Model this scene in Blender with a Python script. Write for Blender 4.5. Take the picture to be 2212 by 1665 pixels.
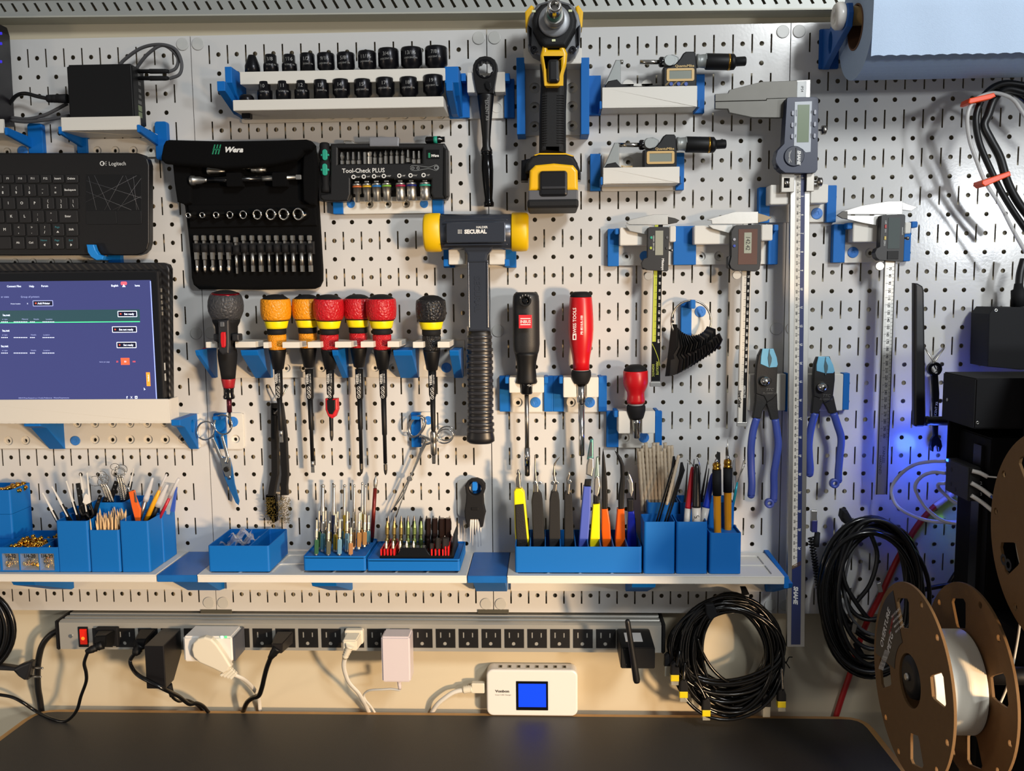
import bpy, bmesh, math, random
from mathutils import Vector, Matrix, Euler
random.seed(7)
PI=math.pi
for o in list(bpy.data.objects): bpy.data.objects.remove(o)
SC=bpy.context.scene
COL=SC.collection
# ---------------------------------------------------------------- camera
CAM=Vector((.48542,-1.24099,.46136)); FPX=1918.7175
RM=Euler((1.46504,.00962,.03865),'XYZ').to_matrix()
cd=bpy.data.cameras.new('camera'); cam=bpy.data.objects.new('camera',cd); COL.objects.link(cam)
cam.location=CAM; cam.rotation_euler=(1.46504,.00962,.03865)
cd.sensor_width=36; cd.lens=FPX*36/2212; cd.clip_start=.01; SC.camera=cam
# ---------------------------------------------------------------- world, lights, exposure
SC.view_settings.view_transform='Standard'; SC.view_settings.look='None'
SC.view_settings.gamma=1; SC.view_settings.exposure=.18; SC.view_settings.use_curve_mapping=False
w=bpy.data.worlds.new('room_light'); SC.world=w; w.use_nodes=True
w.node_tree.nodes['Background'].inputs[0].default_value=(.88,.88,.9,1)
w.node_tree.nodes['Background'].inputs[1].default_value=.20
def area(name,loc,target,size,power,col,size_y=None):
    l=bpy.data.lights.new(name,'AREA'); l.energy=power; l.color=col; l.size=size
    if size_y: l.shape='RECTANGLE'; l.size_y=size_y
    o=bpy.data.objects.new(name,l); COL.objects.link(o); o.location=loc
    o.rotation_euler=(Vector(target)-Vector(loc)).to_track_quat('-Z','Y').to_euler(); return o
area('ceiling_lamp',(1.5,-2.1,1.6),(.4,0,.6),.4,33,(.95,.985,1.0))
sl=bpy.data.lights.new('warm_lamp','SPOT'); sl.energy=410; sl.color=(1,.69,.40); sl.spot_size=math.radians(31); sl.spot_blend=1; sl.shadow_soft_size=.12
so=bpy.data.objects.new('warm_lamp',sl); COL.objects.link(so); so.location=(2.3,-2.4,.12); so.rotation_euler=(Vector((.25,0,-.03))-Vector(so.location)).to_track_quat('-Z','Y').to_euler()
area('key_lamp',(2.2,-2.4,.74),(.5,0,.4),.17,14,(.9,.95,1))
area('side_lamp',(-2.1,-2.0,.0),(.1,0,.2),.3,6,(1,.82,.62))
# ---------------------------------------------------------------- helpers
def ray(px,py): return RM@Vector(((px-1106)/FPX,(832.5-py)/FPX,-1))
def U(px,py,d=0):          # point seen at (px,py) lying d millimetres in front of the pegboard
    r=ray(px,py); return CAM+r*((-d/1000-CAM.y)/r.y)
def BB(x0,y0,x1,y1,d):
    ym=(y0+y1)/2; xm=(x0+x1)/2
    return Vector((U(x0,ym,d).x,-d/1000,U(xm,y1,d).z)),Vector((U(x1,ym,d).x,-d/1000,U(xm,y0,d).z))
def UZ(px,py,z):
    r=ray(px,py); return CAM+r*((z-CAM.z)/r.z)
def pxm(p):                # metres per pixel at a world point
    return -((p-CAM)@RM.col[2] if False else (p-CAM).dot(RM.col[2]))/FPX
def S(d): return pxm(U(1106,700,d))
def srgb(h):
    h=h.lstrip('#'); c=[int(h[i:i+2],16)/255 for i in (0,2,4)]
    return [x/12.92 if x<=.04045 else ((x+.055)/1.055)**2.4 for x in c]
MATS={}
def mat(name,col='808080',rough=.5,metal=0,emit=None,es=0,bump=0,bscale=200,alpha=1,trans=0,vary=0,vscale=8,wave=None,coat=0,spec=.5):
    if name in MATS: return MATS[name]
    m=bpy.data.materials.new(name); m.use_nodes=True; nt=m.node_tree; b=nt.nodes['Principled BSDF']
    c=srgb(col); b.inputs['Base Color'].default_value=(*c,1)
    b.inputs['Roughness'].default_value=rough; b.inputs['Metallic'].default_value=metal
    b.inputs['Specular IOR Level'].default_value=spec
    b.inputs['Coat Weight'].default_value=coat
    if emit: b.inputs['Emission Color'].default_value=(*srgb(emit),1); b.inputs['Emission Strength'].default_value=es
    if alpha<1: b.inputs['Alpha'].default_value=alpha
    if trans: b.inputs['Transmission Weight'].default_value=trans
    tc=nt.nodes.new('ShaderNodeTexCoord')
    if vary:
        n=nt.nodes.new('ShaderNodeTexNoise'); n.inputs['Scale'].default_value=vscale; n.inputs['Detail'].default_value=6
        nt.links.new(tc.outputs['Object'],n.inputs['Vector'])
        mx=nt.nodes.new('ShaderNodeMix'); mx.data_type='RGBA'
        mx.inputs[6].default_value=(*[x*(1-vary) for x in c],1); mx.inputs[7].default_value=(*[min(1,x*(1+vary)) for x in c],1)
        nt.links.new(n.outputs['Fac'],mx.inputs[0]); nt.links.new(mx.outputs[2],b.inputs['Base Color'])
    if bump or wave:
        bp=nt.nodes.new('ShaderNodeBump'); bp.inputs['Strength'].default_value=bump or .3; bp.inputs['Distance'].default_value=.0004
        if wave=='VORO':
            t=nt.nodes.new('ShaderNodeTexVoronoi'); t.feature='DISTANCE_TO_EDGE'; t.inputs['Scale'].default_value=bscale; bp.inputs['Distance'].default_value=.002
        elif wave:
            t=nt.nodes.new('ShaderNodeTexWave'); t.bands_direction=wave; t.inputs['Scale'].default_value=bscale
        else:
            t=nt.nodes.new('ShaderNodeTexNoise'); t.inputs['Scale'].default_value=bscale; t.inputs['Detail'].default_value=3
        nt.links.new(tc.outputs['Object'],t.inputs['Vector']); nt.links.new(t.outputs['Distance' if wave=='VORO' else 'Fac'],bp.inputs['Height'])
        nt.links.new(bp.outputs['Normal'],b.inputs['Normal'])
    MATS[name]=m; return m
M=lambda n:MATS[n]
mat('board','cbcac7',.16,bump=.10,bscale=260)
mat('cap','bfbfba',.35)
mat('wall','c6bba2',.6,bump=.2,bscale=30,vary=.03)
mat('steel_grey','a2a49f',.45,.3,vary=.06)
mat('pwhite','d9d5cb',.45,bump=.15,bscale=900,wave='Z')
mat('pblue','0165b4',.55,spec=.3,bump=.15,bscale=900,wave='Z')
mat('black','0c0c0d',.5,spec=.3)
mat('blacksoft','101012',.75,bump=.3,bscale=1500,spec=.3)
mat('blackgloss','0c0c0d',.18)
mat('blackox','16161a',.28,.6)
mat('fabric','060607',.95,bump=.8,bscale=1600,vary=.2,vscale=300,spec=.15)
mat('chrome','c8c6c0',.16,1)
mat('steel','a8a39a',.30,1)
mat('satin','b8b6b0',.38,1,vary=.06,vscale=200)
mat('micgrey','8d918f',.42,.35,vary=.05,vscale=200)
mat('darksteel','4a4845',.35,1)
mat('iron','35322f',.5,.7,vary=.15,vscale=300)
mat('brass','b98a35',.25,1)
mat('yellow','f0c000',.4)
mat('yellowbright','f2de0a',.35)
mat('orange','e08a08',.45,bump=.2,bscale=500)
mat('red','c4101c',.38)
mat('green','1f8a6c',.5)
mat('whitetext','dcdcd8',.6)
mat('goldtext','c9a868',.5)
mat('tealtext','3e8a96',.5)
mat('blacktext','101010',.6)
mat('lcd','848a80',.2)
mat('cord','101011',.4)
mat('cordgrey','4a4a4c',.7,bump=.5,bscale=1500)
mat('cordwhite','d2cfc6',.4)
mat('whiteplastic','dddad4',.28)
mat('clear','e8e8e8',.08,alpha=.35)
mat('frost','d8d8da',.3,alpha=.6)
def smoothpts(pts,n=6,closed=False):
    P=[Vector(p) for p in pts]
    if len(P)<3: return P
    out=[]; N=len(P)
    rng=range(N if closed else N-1)
    for i in rng:
        if closed: a,b,c,e=P[(i-1)%N],P[i],P[(i+1)%N],P[(i+2)%N]
        else:
            b,c=P[i],P[i+1]; a=P[i-1] if i>0 else b*2-c; e=P[i+2] if i+2<N else c*2-b
        for k in range(n):
            t=k/n
            out.append(.5*((2*b)+(c-a)*t+(2*a-5*b+4*c-e)*t*t+(3*b-a-3*c+e)*t**3))
    if not closed: out.append(P[-1])
    return out
def circ(x,z,r,n=20,rz=None,a0=0):
    return [(x+r*math.cos(a0+2*PI*i/n),z+(rz or r)*math.sin(a0+2*PI*i/n)) for i in range(n)]
def rrect(x0,z0,x1,z1,r,n=4):
    if x1<x0:x0,x1=x1,x0
    if z1<z0:z0,z1=z1,z0
    r=min(r,(x1-x0)/2*.999,(z1-z0)/2*.999); o=[]
    for cx,cz,a in ((x1-r,z1-r,0),(x0+r,z1-r,PI/2),(x0+r,z0+r,PI),(x1-r,z0+r,1.5*PI)):
        for i in range(n+1): o.append((cx+r*math.cos(a+i*PI/2/n),cz+r*math.sin(a+i*PI/2/n)))
    return o
_tc={}
class MB:
    def __init__(s): s.v=[]; s.f=[]; s.sm=[]; s.mi=[]; s.cur=0
    def add(s,v,f,sm=False):
        b=len(s.v); s.v+=[Vector(q) for q in v]
        for q in f: s.f.append([i+b for i in q]); s.sm.append(sm); s.mi.append(s.cur)
        return s
    def box(s,x0,x1,y0,y1,z0,z1,sm=False):
        v=[(x,y,z) for x in (x0,x1) for y in (y0,y1) for z in (z0,z1)]
        return s.add(v,[(0,1,3,2),(4,6,7,5),(0,4,5,1),(2,3,7,6),(0,2,6,4),(1,5,7,3)])
    def hexa(s,v): # 8 corners: bottom 4 (loop), top 4 (loop)
        return s.add(v,[(3,2,1,0),(4,5,6,7),(0,1,5,4),(1,2,6,5),(2,3,7,6),(3,0,4,7)])
    def shape(s,loops,y0,y1,bev=0,frame=None,res=1):
        # filled outline(s) in X,Z with holes; extruded between y0 (front) and y1 (back)
        cu=bpy.data.curves.new('tmp','CURVE'); cu.dimensions='2D'; cu.fill_mode='BOTH'
        t=abs(y1-y0)/2; bev=min(bev,t*.95)
        cu.extrude=max(0,t-bev); cu.bevel_depth=bev; cu.bevel_resolution=res; cu.offset=-bev
        for L in loops:
            sp=cu.splines.new('POLY'); sp.points.add(len(L)-1)
            for i,p in enumerate(L): sp.points[i].co=(p[0],p[1],0,1)
            sp.use_cyclic_u=True
        ob_=bpy.data.objects.new('tmp',cu); me=bpy.data.meshes.new_from_object(ob_)
        ym=(y0+y1)/2
        if frame is None: vs=[(q.co.x,ym-q.co.z,q.co.y) for q in me.vertices]
        else: vs=[frame@Vector((q.co.x,q.co.y,q.co.z)) for q in me.vertices]
        s.add(vs,[tuple(p.vertices) for p in me.polygons])
        bpy.data.objects.remove(ob_); bpy.data.curves.remove(cu); bpy.data.meshes.remove(me); return s
    def poly(s,pts,d,t,bev=.4,holes=(),res=1):  # pixel outline, front at d mm, t mm thick
        L=[[(q.x,q.z) for q in (U(*p,d) for p in l)] for l in [pts,*holes]]
        return s.shape(L,-d/1000,-(d-t)/1000,bev/1000,res=res)
    def rect(s,x0,y0,x1,y1,d,t,r=0,bev=.4,holes=()):
        a,b=BB(x0,y0,x1,y1,d); k=S(d)
        L=[rrect(a.x,a.z,b.x,b.z,r*k) if r else [(a.x,a.z),(b.x,a.z),(b.x,b.z),(a.x,b.z)]]
        for h in holes:
            if len(h)==3: c=U(h[0],h[1],d); L.append(circ(c.x,c.z,h[2]*k))
            else: e,g=BB(h[0],h[1],h[2],h[3],d); L.append([(e.x,e.z),(g.x,e.z),(g.x,g.z),(e.x,g.z)])
        return s.shape(L,-d/1000,-(d-t)/1000,bev/1000)
    def disc(s,px,py,r,d,t,n=24,bev=.3,ri=0):
        c=U(px,py,d); k=S(d); L=[circ(c.x,c.z,r*k,n)]
        if ri: L.append(circ(c.x,c.z,ri*k,n))
        return s.shape(L,-d/1000,-(d-t)/1000,bev/1000)
    def lathe(s,A,B,prof,seg=20,sm=True,flat=1,up=None,caps=True,a0=0):
        A=Vector(A);B=Vector(B); ax=(B-A).normalized()
        u=(up or Vector((0,1,0))); u=(u-ax*u.dot(ax))
        if u.length<1e-4: u=Vector((0,0,1))-ax*ax.z
        u.normalize(); w_=ax.cross(u)
        v=[];f=[]
        for t,r in prof:
            for i in range(seg):
                a=2*PI*i/seg+a0; v.append(A+ax*t+w_*(r*math.cos(a))+u*(r*flat*math.sin(a)))
        n=len(prof)
        for j in range(n-1):
            for i in range(seg):
                f.append((j*seg+i,j*seg+(i+1)%seg,(j+1)*seg+(i+1)%seg,(j+1)*seg+i))
        s.add(v,f,sm)
        if caps:
            b=len(s.v)-len(v)
            s.f.append([b+i for i in range(seg)][::-1]); s.sm.append(False); s.mi.append(s.cur)
            s.f.append([b+(n-1)*seg+i for i in range(seg)]); s.sm.append(False); s.mi.append(s.cur)
        return s
    def lat(s,p0,p1,prof,seg=20,sm=True,flat=1,a0=0):  # pixel ends (px,py,d); profile in pixels
        A=U(*p0);B=U(*p1); L=math.hypot(p1[0]-p0[0],p1[1]-p0[1]); k=(B-A).length/L; kr=S((p0[2]+p1[2])/2)
        return s.lathe(A,B,[(t*k,max(r,.02)*kr) for t,r in prof],seg,sm,flat,a0=a0)
    def tube(s,pts,r,seg=8,n=6,closed=False,sm=True,r1=None,flat=1):
        P=smoothpts(pts,n,closed) if n>1 else [Vector(p) for p in pts]
        N=len(P); v=[];f=[]; up=None
        for i,p in enumerate(P):
            if closed: t=P[(i+1)%N]-P[i-1]
            else: t=P[min(i+1,N-1)]-P[max(i-1,0)]
            t.normalize()
            if up is None:
                up=Vector((0,1,0)); 
                if abs(t.y)>.9: up=Vector((0,0,1))
            up=(up-t*up.dot(t)).normalized(); w_=t.cross(up)
            rr=r if r1 is None else r+(r1-r)*i/(N-1)
            for j in range(seg):
                a=2*PI*j/seg; v.append(p+w_*(rr*math.cos(a))+up*(rr*flat*math.sin(a)))
        for i in range(N if closed else N-1):
            for j in range(seg):
                a=i*seg; b=((i+1)%N)*seg; f.append((a+j,a+(j+1)%seg,b+(j+1)%seg,b+j))
        s.add(v,f,sm)
        if not closed:
            b=len(s.v)-len(v)
            for q in ([b+i for i in range(seg)][::-1],[b+(N-1)*seg+i for i in range(seg)]):
                s.f.append(q); s.sm.append(False); s.mi.append(s.cur)
        return s
    def tub(s,pts,rp,seg=8,n=6,closed=False,rp1=None,flat=1):
        k=S(sum(p[2] for p in pts)/len(pts))
        return s.tube([U(*p) for p in pts],rp*k,seg,n,closed,r1=None if rp1 is None else rp1*k,flat=flat)
    def text(s,t,px,py,h,d,rot=0,bold=0,shear=0,al='CENTER',sx=1,th=.15,frame=None,sp=1):
        # cap height h pixels, centred vertically on (px,py)
        key=(t,al,bold,shear,sp)
        if key not in _tc:
            cu=bpy.data.curves.new('tmp','FONT'); cu.body=t; cu.align_x=al; cu.size=1; cu.offset=bold; cu.shear=shear; cu.space_character=sp; cu.resolution_u=2
            ob_=bpy.data.objects.new('tmp',cu); me=bpy.data.meshes.new_from_object(ob_)
            _tc[key]=([q.co.copy() for q in me.vertices],[tuple(p.vertices) for p in me.polygons])
            bpy.data.objects.remove(ob_); bpy.data.curves.remove(cu); bpy.data.meshes.remove(me)
        vs,fs=_tc[key]; c,si=math.cos(rot*PI/180),math.sin(rot*PI/180)
        if frame is None:
            o=U(px,py,d); k=S(d)*h/.70
            out=[]
            for q in vs:
                x=q.x*k*sx; y=(q.y-.35)*k; out.append((o.x+x*c-y*si,-d/1000-th/1000,o.z+x*si+y*c))
        else:
            k=h/.70; out=[]
            for q in vs:
                x=q.x*k*sx; y=(q.y-.35)*k; out.append(frame@Vector((x*c-y*si,x*si+y*c,th/1000)))
        return s.add(out,fs)
WO={}
def WL(o): return WO.get(o.name,Vector((0,0,0)))
def setp(o,label=None,cat=None,group=None,kind=None):
    if label: o['label']=label
    if cat: o['category']=cat
    if group: o['group']=group
    if kind: o['kind']=kind
    return o
def thing(name,label,cat,loc,group=None):
    o=bpy.data.objects.new(name,None); COL.objects.link(o); o.location=loc; o.empty_display_size=.01
    WO[o.name]=Vector(loc); return setp(o,label,cat,group)
def ob(name,mb,m,parent=None,bev=0,seg=2,label=None,cat=None,group=None,kind=None,ang=40):
    if not isinstance(m,(list,tuple)): m=[m]
    m=[MATS[x] if isinstance(x,str) else x for x in m]
    if parent is not None: org=WL(parent)
    else:
        xs=[v.x for v in mb.v];ys=[v.y for v in mb.v];zs=[v.z for v in mb.v]
        org=Vector(((min(xs)+max(xs))/2,(min(ys)+max(ys))/2,min(zs)))
    me=bpy.data.meshes.new(name); me.from_pydata([v-org for v in mb.v],[],mb.f)
    me.polygons.foreach_set('use_smooth',mb.sm); me.polygons.foreach_set('material_index',mb.mi)
    for x in m: me.materials.append(x)
    bm=bmesh.new(); bm.from_mesh(me); bmesh.ops.remove_doubles(bm,verts=bm.verts,dist=1e-6)
    bmesh.ops.recalc_face_normals(bm,faces=bm.faces)
    if bev:
        ed=[e for e in bm.edges if len(e.link_faces)==2 and e.calc_face_angle(0)>math.radians(ang)]
        bmesh.ops.bevel(bm,geom=ed,offset=bev/1000,segments=seg,affect='EDGES',clamp_overlap=True)
    bm.to_mesh(me); bm.free(); me.update()
    o=bpy.data.objects.new(name,me); COL.objects.link(o)
    if parent is not None: o.parent=parent; WO[o.name]=org
    else: o.location=org; WO[o.name]=org
    return setp(o,label,cat,group,kind)
def solid(px,py,d): return U(px,py,d)
IN=.0254
# ================================================================ THE SETTING
mb=MB().box(-1.2,2.2,.021,.06,-1.0,1.9); ob('wall_back',mb,'wall',kind='structure')
mb=MB().box(-1.2,2.2,-3.4,.06,-1.05,-1.0); ob('floor',mb,mat('floor','5a5650',.7),kind='structure')
# pegboard panels
names=['left edge panel, behind the keyboard and tablet','second panel, behind the socket rack and ball grip screwdrivers','third panel from the left, behind the impact driver and micrometers','right hand panel, behind the paper roll and printer']
for n in range(4):
    X0=(n-1)*16*IN+.0006; X1=n*16*IN-.0006; H=32*IN
    t=thing('pegboard_panel','white steel pegboard '+names[n],'pegboard',((X0+X1)/2,0,0),'slotted steel pegboard panels')
    g=.0011; m=MB()
    def quad(x0,x1,z0,z1): 
        m.add([(x0,0,z0),(x1,0,z0),(x1,0,z1),(x0,0,z1)],[(0,1,2,3)])
        m.add([(x0,.001,z0),(x1,.001,z0),(x1,.001,z1),(x0,.001,z1)],[(3,2,1,0)])
    def wallq(a,b): m.add([(a[0],0,a[1]),(b[0],0,b[1]),(b[0],.001,b[1]),(a[0],.001,a[1])],[(0,1,2,3)])
    B=(n-1)*16*IN
    zb=IN*.5; zt=H-IN*.5
    quad(X0,X1,0,zb); quad(X0,X1,zt,H)
    quad(X0,B+IN-g,zb,zt); quad(B+15*IN+g,X1,zb,zt)
    for r in range(31):
        z0=IN*(.5+r); z1=z0+IN; slot=(r%2==0); e=.0003
        for c in range(1,16):
            x=B+c*IN
            if slot:
                a=z0+e; b=z1-e
                quad(x-g,x+g,z0,a); quad(x-g,x+g,b,z1)
                wallq((x-g,a),(x-g,b)); wallq((x+g,a),(x+g,b)); wallq((x-g,a),(x+g,a)); wallq((x-g,b),(x+g,b))
            else: quad(x-g,x+g,z0,z1)
            if c<15:
                cx=x+IN/2; cz=(z0+z1)/2; hx=IN/2-g; hz=IN/2; N=16; R=.0031
                co=[]; sq=[]
                for i in range(N):
                    a=2*PI*(i+.5)/N; ca,sa=math.cos(a),math.sin(a)
                    co.append((cx+R*ca,cz+R*sa)); k=min(hx/abs(ca),hz/abs(sa)); sq.append((cx+k*ca,cz+k*sa))
                corners={1:(hx,hz),5:(-hx,hz),9:(-hx,-hz),13:(hx,-hz)}
                for i in range(N):
                    j=(i+1)%N
                    L=[co[i],sq[i],sq[j],co[j]]
                    if i in (1,5,9,13):
                        sx_,sz_=corners[i]; L=[co[i],sq[i],(cx+sx_,cz+sz_),sq[j],co[j]]
                    for yy in (0,.001): m.add([(p[0],yy,p[1]) for p in L],[tuple(range(len(L)))])
                    wallq(co[i],co[j])
    for (a,b) in (((X0,0),(X1,0)),((X0,H),(X1,H)),((X0,0),(X0,H)),((X1,0),(X1,H))):
        m.add([(a[0],0,a[1]),(b[0],0,b[1]),(b[0],.0185,b[1]),(a[0],.0185,a[1])],[(0,1,2,3)])
    me_=ob('perforated_sheet',m,'board',t)
    for side in (0,1):
        for z in (H-.43*IN,16*IN,.5*IN):
            if side==0: x=B+.42*IN
            else: x=B+15.58*IN
            ob('screw_cap',MB().shape([circ(x,z,.0085,28)],-.0016,0,.0012,res=2),'cap',t)
# seam clips below the board
for (x0,x1,lab) in ((433,500,'dark steel clip below the seam left of the white smart plug'),(1032,1099,'dusty dark steel clip under the seam above the USB charger')):
    ob('seam_clip',MB().rect(x0,1317,x1,1325,2,20,0,.3),mat('clipdark','5b584c',.5,.5),label=lab,cat='clip')
# steel angle rail above the board
t=thing('shelf_rail','grey slotted steel rail running along the top above the pegboard','rail',(.4,.01,.83))
R_=lambda px: U(px,0,0)
def railz(x,z0): return z0-(x+.27)*.0125
A=[]
zl=U(0,35,12).z; zr=U(1100,24,12).z; sl=(zr-zl)/(U(1100,24,12).x-U(0,35,12).x); x0_=U(0,35,12).x
zb_=lambda x:zl+sl*(x-x0_)
L=[(-.45,zb_(-.45)+.0255),(-.45,zb_(-.45)),(.9,zb_(.9)),(.9,zb_(.9)+.0255)]
loops=[L]; x=-.43
while x<.88:
    zt=zb_(x)+.0165; loops.append([(x,zt),(x+.0034,zt+.0005),(x+.0098,zt-.0105),(x+.0062,zt-.0115)]) ; x+=.01575
ob('slotted_face',MB().shape(loops,-.012,-.0105,0),'steel_grey',t)
za,zc=zb_(-.45),zb_(.9); m=MB(); m.hexa([(-.45,-.012,za-.002),(.9,-.012,zc-.002),(.9,.021,zc-.002),(-.45,.021,za-.002),(-.45,-.012,za),(.9,-.012,zc),(.9,.021,zc),(-.45,.021,za)])
ob('lower_flange',m,mat('flange','b3b2a6',.5,.2),t)
ob('upper_lip',MB().hexa([(-.45,-.014,za+.0205),(.9,-.014,zc+.0205),(.9,.021,zc+.0205),(-.45,.021,za+.0205),(-.45,-.014,.94),(.9,-.014,.94),(.9,.021,.94),(-.45,.021,.94)]),mat('lip','bdb9ad',.5,.1),t)
# worktop
zd=-.1545
t=thing('worktop','dark grey worktop with a thin wood edge and cut corners at the bottom','worktop',(.4,-.2,zd-.03))
out=[(-.281,.004),(.941,.004),(.965,-.9),(-.342,-.9)]
def slab(o2,z0,z1,ins=0):
    m=MB(); n=len(o2); m.add([(x,y,z0) for x,y in o2]+[(x,y,z1) for x,y in o2],[tuple(range(n))[::-1],tuple(range(n,2*n))]+[(i,(i+1)%n,n+(i+1)%n,n+i) for i in range(n)]); return m
def arc2(o2,r=.02):
    # round the corners of a 2D outline
    res=[]; n=len(o2)
    for i,p in enumerate(o2):
        p=Vector(p); a=Vector(o2[i-1])-p; b=Vector(o2[(i+1)%n])-p; k=min(r,a.length*.45,b.length*.45)
        A_=p+a.normalized()*k; B_=p+b.normalized()*k
        for j in range(5):
            u=j/4; res.append(tuple(A_*(1-u)**2+p*2*u*(1-u)+B_*u*u))
    return res
c2=Vector((.35,-.35))
o1=arc2(out,.035); o2=[]
n=len(o1)
for i,p in enumerate(o1):
    p=Vector(p); tn=(Vector(o1[(i+1)%n])-Vector(o1[i-1])).normalized(); nr=Vector((tn.y,-tn.x)); 
    if (c2-p).dot(nr)<0: nr=-nr
    o2.append(tuple(p+nr*.009))
ob('wood_edge',slab(o1,zd-.03,zd-.0008),mat('wood','b98a52',.5,vary=.25,vscale=40),t)
ob('dark_surface',slab(o2,zd-.004,zd),mat('desktop','343230',.5,bump=.5,bscale=1200,vary=.06,vscale=5),t)
# ================================================================ MOUNTS (printed brackets)
def plug(px,py,d,r,t,name='screw_plug'):
    c=U(px,py,d); k=S(d); h=[(c.x+r*.38*k*math.cos(a+.3),c.z+r*.38*k*math.sin(a+.3)) for a in (PI/4,3*PI/4,5*PI/4,7*PI/4)]
    return ob(name,MB().shape([circ(c.x,c.z,r*k,24),h],-d/1000,-(d-3)/1000,.0005).shape([circ(c.x,c.z,r*k*.9,24)],-(d-.45)/1000,-(d-2.9)/1000,0),mat('plugblue','2f78c8',.4),t)
def plate(t,x0,y0,x1,y1,d=6,holes=(),r=6,name='backplate',col='pwhite'):
    m=MB(); m.rect(x0,y0,x1,y1,d,d-.3,r,.4,[(h[0],h[1],h[2] if len(h)>2 else 11) for h in holes])
    o=ob(name,m,col,t)
    for h in holes:
        R_=h[2] if len(h)>2 else 11
        c=U(h[0],h[1],2); k=S(2)
        ob('screw_recess',MB().shape([circ(c.x,c.z,R_*1.02*k,24),circ(c.x,c.z-.0004,R_*.45*k,16)],-.0022,-.0006,0),col,o)
    return o
def wedge(m,px,w,ytop,ybot,d0,d1,lip=0):
    # a side bracket: vertical plate w px wide at x=px, standing out d1 mm at the top
    a=U(px-w/2,ytop,d0); b=U(px+w/2,ybot,d0)
    return m
def sidebr(t,px,w,ztop_px,zbot_px,dd,lip=None,foot=None,name='side_bracket',hole=None,taper=.35,hook=0):
    """side cheek: x position and width given on the board plane; profile in y,z. dd = reach in mm"""
    a=U(px-w/2,ztop_px,0); b=U(px+w/2,zbot_px,0); x0,x1=a.x,b.x; zt,zb=a.z,b.z
    D=dd/1000; prof=[(0.0003,zb),(.006,zb),(D*.75,zt-(zt-zb)*taper),(D,zt-(zt-zb)*taper*.6),(D,zt+hook/1000),(D-.004,zt+hook/1000),(D-.004,zt),(.0003,zt)]
    F=Matrix(((0,0,1,(x0+x1)/2),(-1,0,0,0),(0,1,0,0),(0,0,0,1)))
    L=[prof]
    if hole: 
        cy,cz,rr=hole; L.append(circ(cy/1000,zt-cz/1000,rr/1000,20,rr*1.5/1000))
    m=MB(); m.shape(L,-(x1-x0)/2,(x1-x0)/2,.0008,frame=F); return ob(name,m,'pblue',t)
def strip(t,px,w,y0,y1,d=8,name='side_bracket'):
    return ob(name,MB().rect(px-w/2,y0,px+w/2,y1,d,d-.3,3,.6),'pblue',t)
def shelfbox(t,x0,y0,x1,y1,d,name='front_rail',col='pwhite',thick=None,r=0,back=6.2,holes=()):
    # white block whose front face fills the pixel rectangle at depth d, running back to the plate
    return ob(name,MB().rect(x0,y0,x1,y1,d,(thick or d-back),r,.5,holes),col,t)
def base(px,py,d=5): return U(px,py,d)
GT='printed tool mounts in white and blue'

# ---- two tier socket rack
t=thing('socket_rack','long two-tier white and blue rack holding black impact sockets','rack',base(735,255))
plate(t,520,168,1000,262,5,[(560+39.3*i,248,9) for i in range(11)],4)
def tray(y0,y1,x0,x1,d,dpt,name):
    a,b=BB(x0,y0,x1,y1,d)
    m=MB(); m.box(a.x,b.x,-d/1000,-(d-dpt)/1000,a.z,b.z); return ob(name,m,'pwhite',t,bev=.5)
tray(151,178,518,963,60,38,'upper_tray')
tray(212,235,503,958,84,62,'lower_tray')
for px,w in ((528,18),(986,30)):
    sidebr(t,px,w,168,258,60,taper=.6)
for px,w in ((528,18),(986,14)):
    a=U(px-w/2,200,0);b=U(px+w/2,256,0)
    m=MB(); F=Matrix(((0,0,1,(a.x+b.x)/2),(-1,0,0,0),(0,1,0,0),(0,0,0,1)))
    m.shape([[(.004,b.z),(.03,b.z),(.080,b.z+.016),(.088,b.z+.018),(.088,b.z+.03),(.08,b.z+.03),(.04,b.z+.012),(.004,b.z+.04)]],-(b.x-a.x)/2,(b.x-a.x)/2,.0006,frame=F); ob('lower_bracket_arm',m,'pblue',t)
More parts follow.
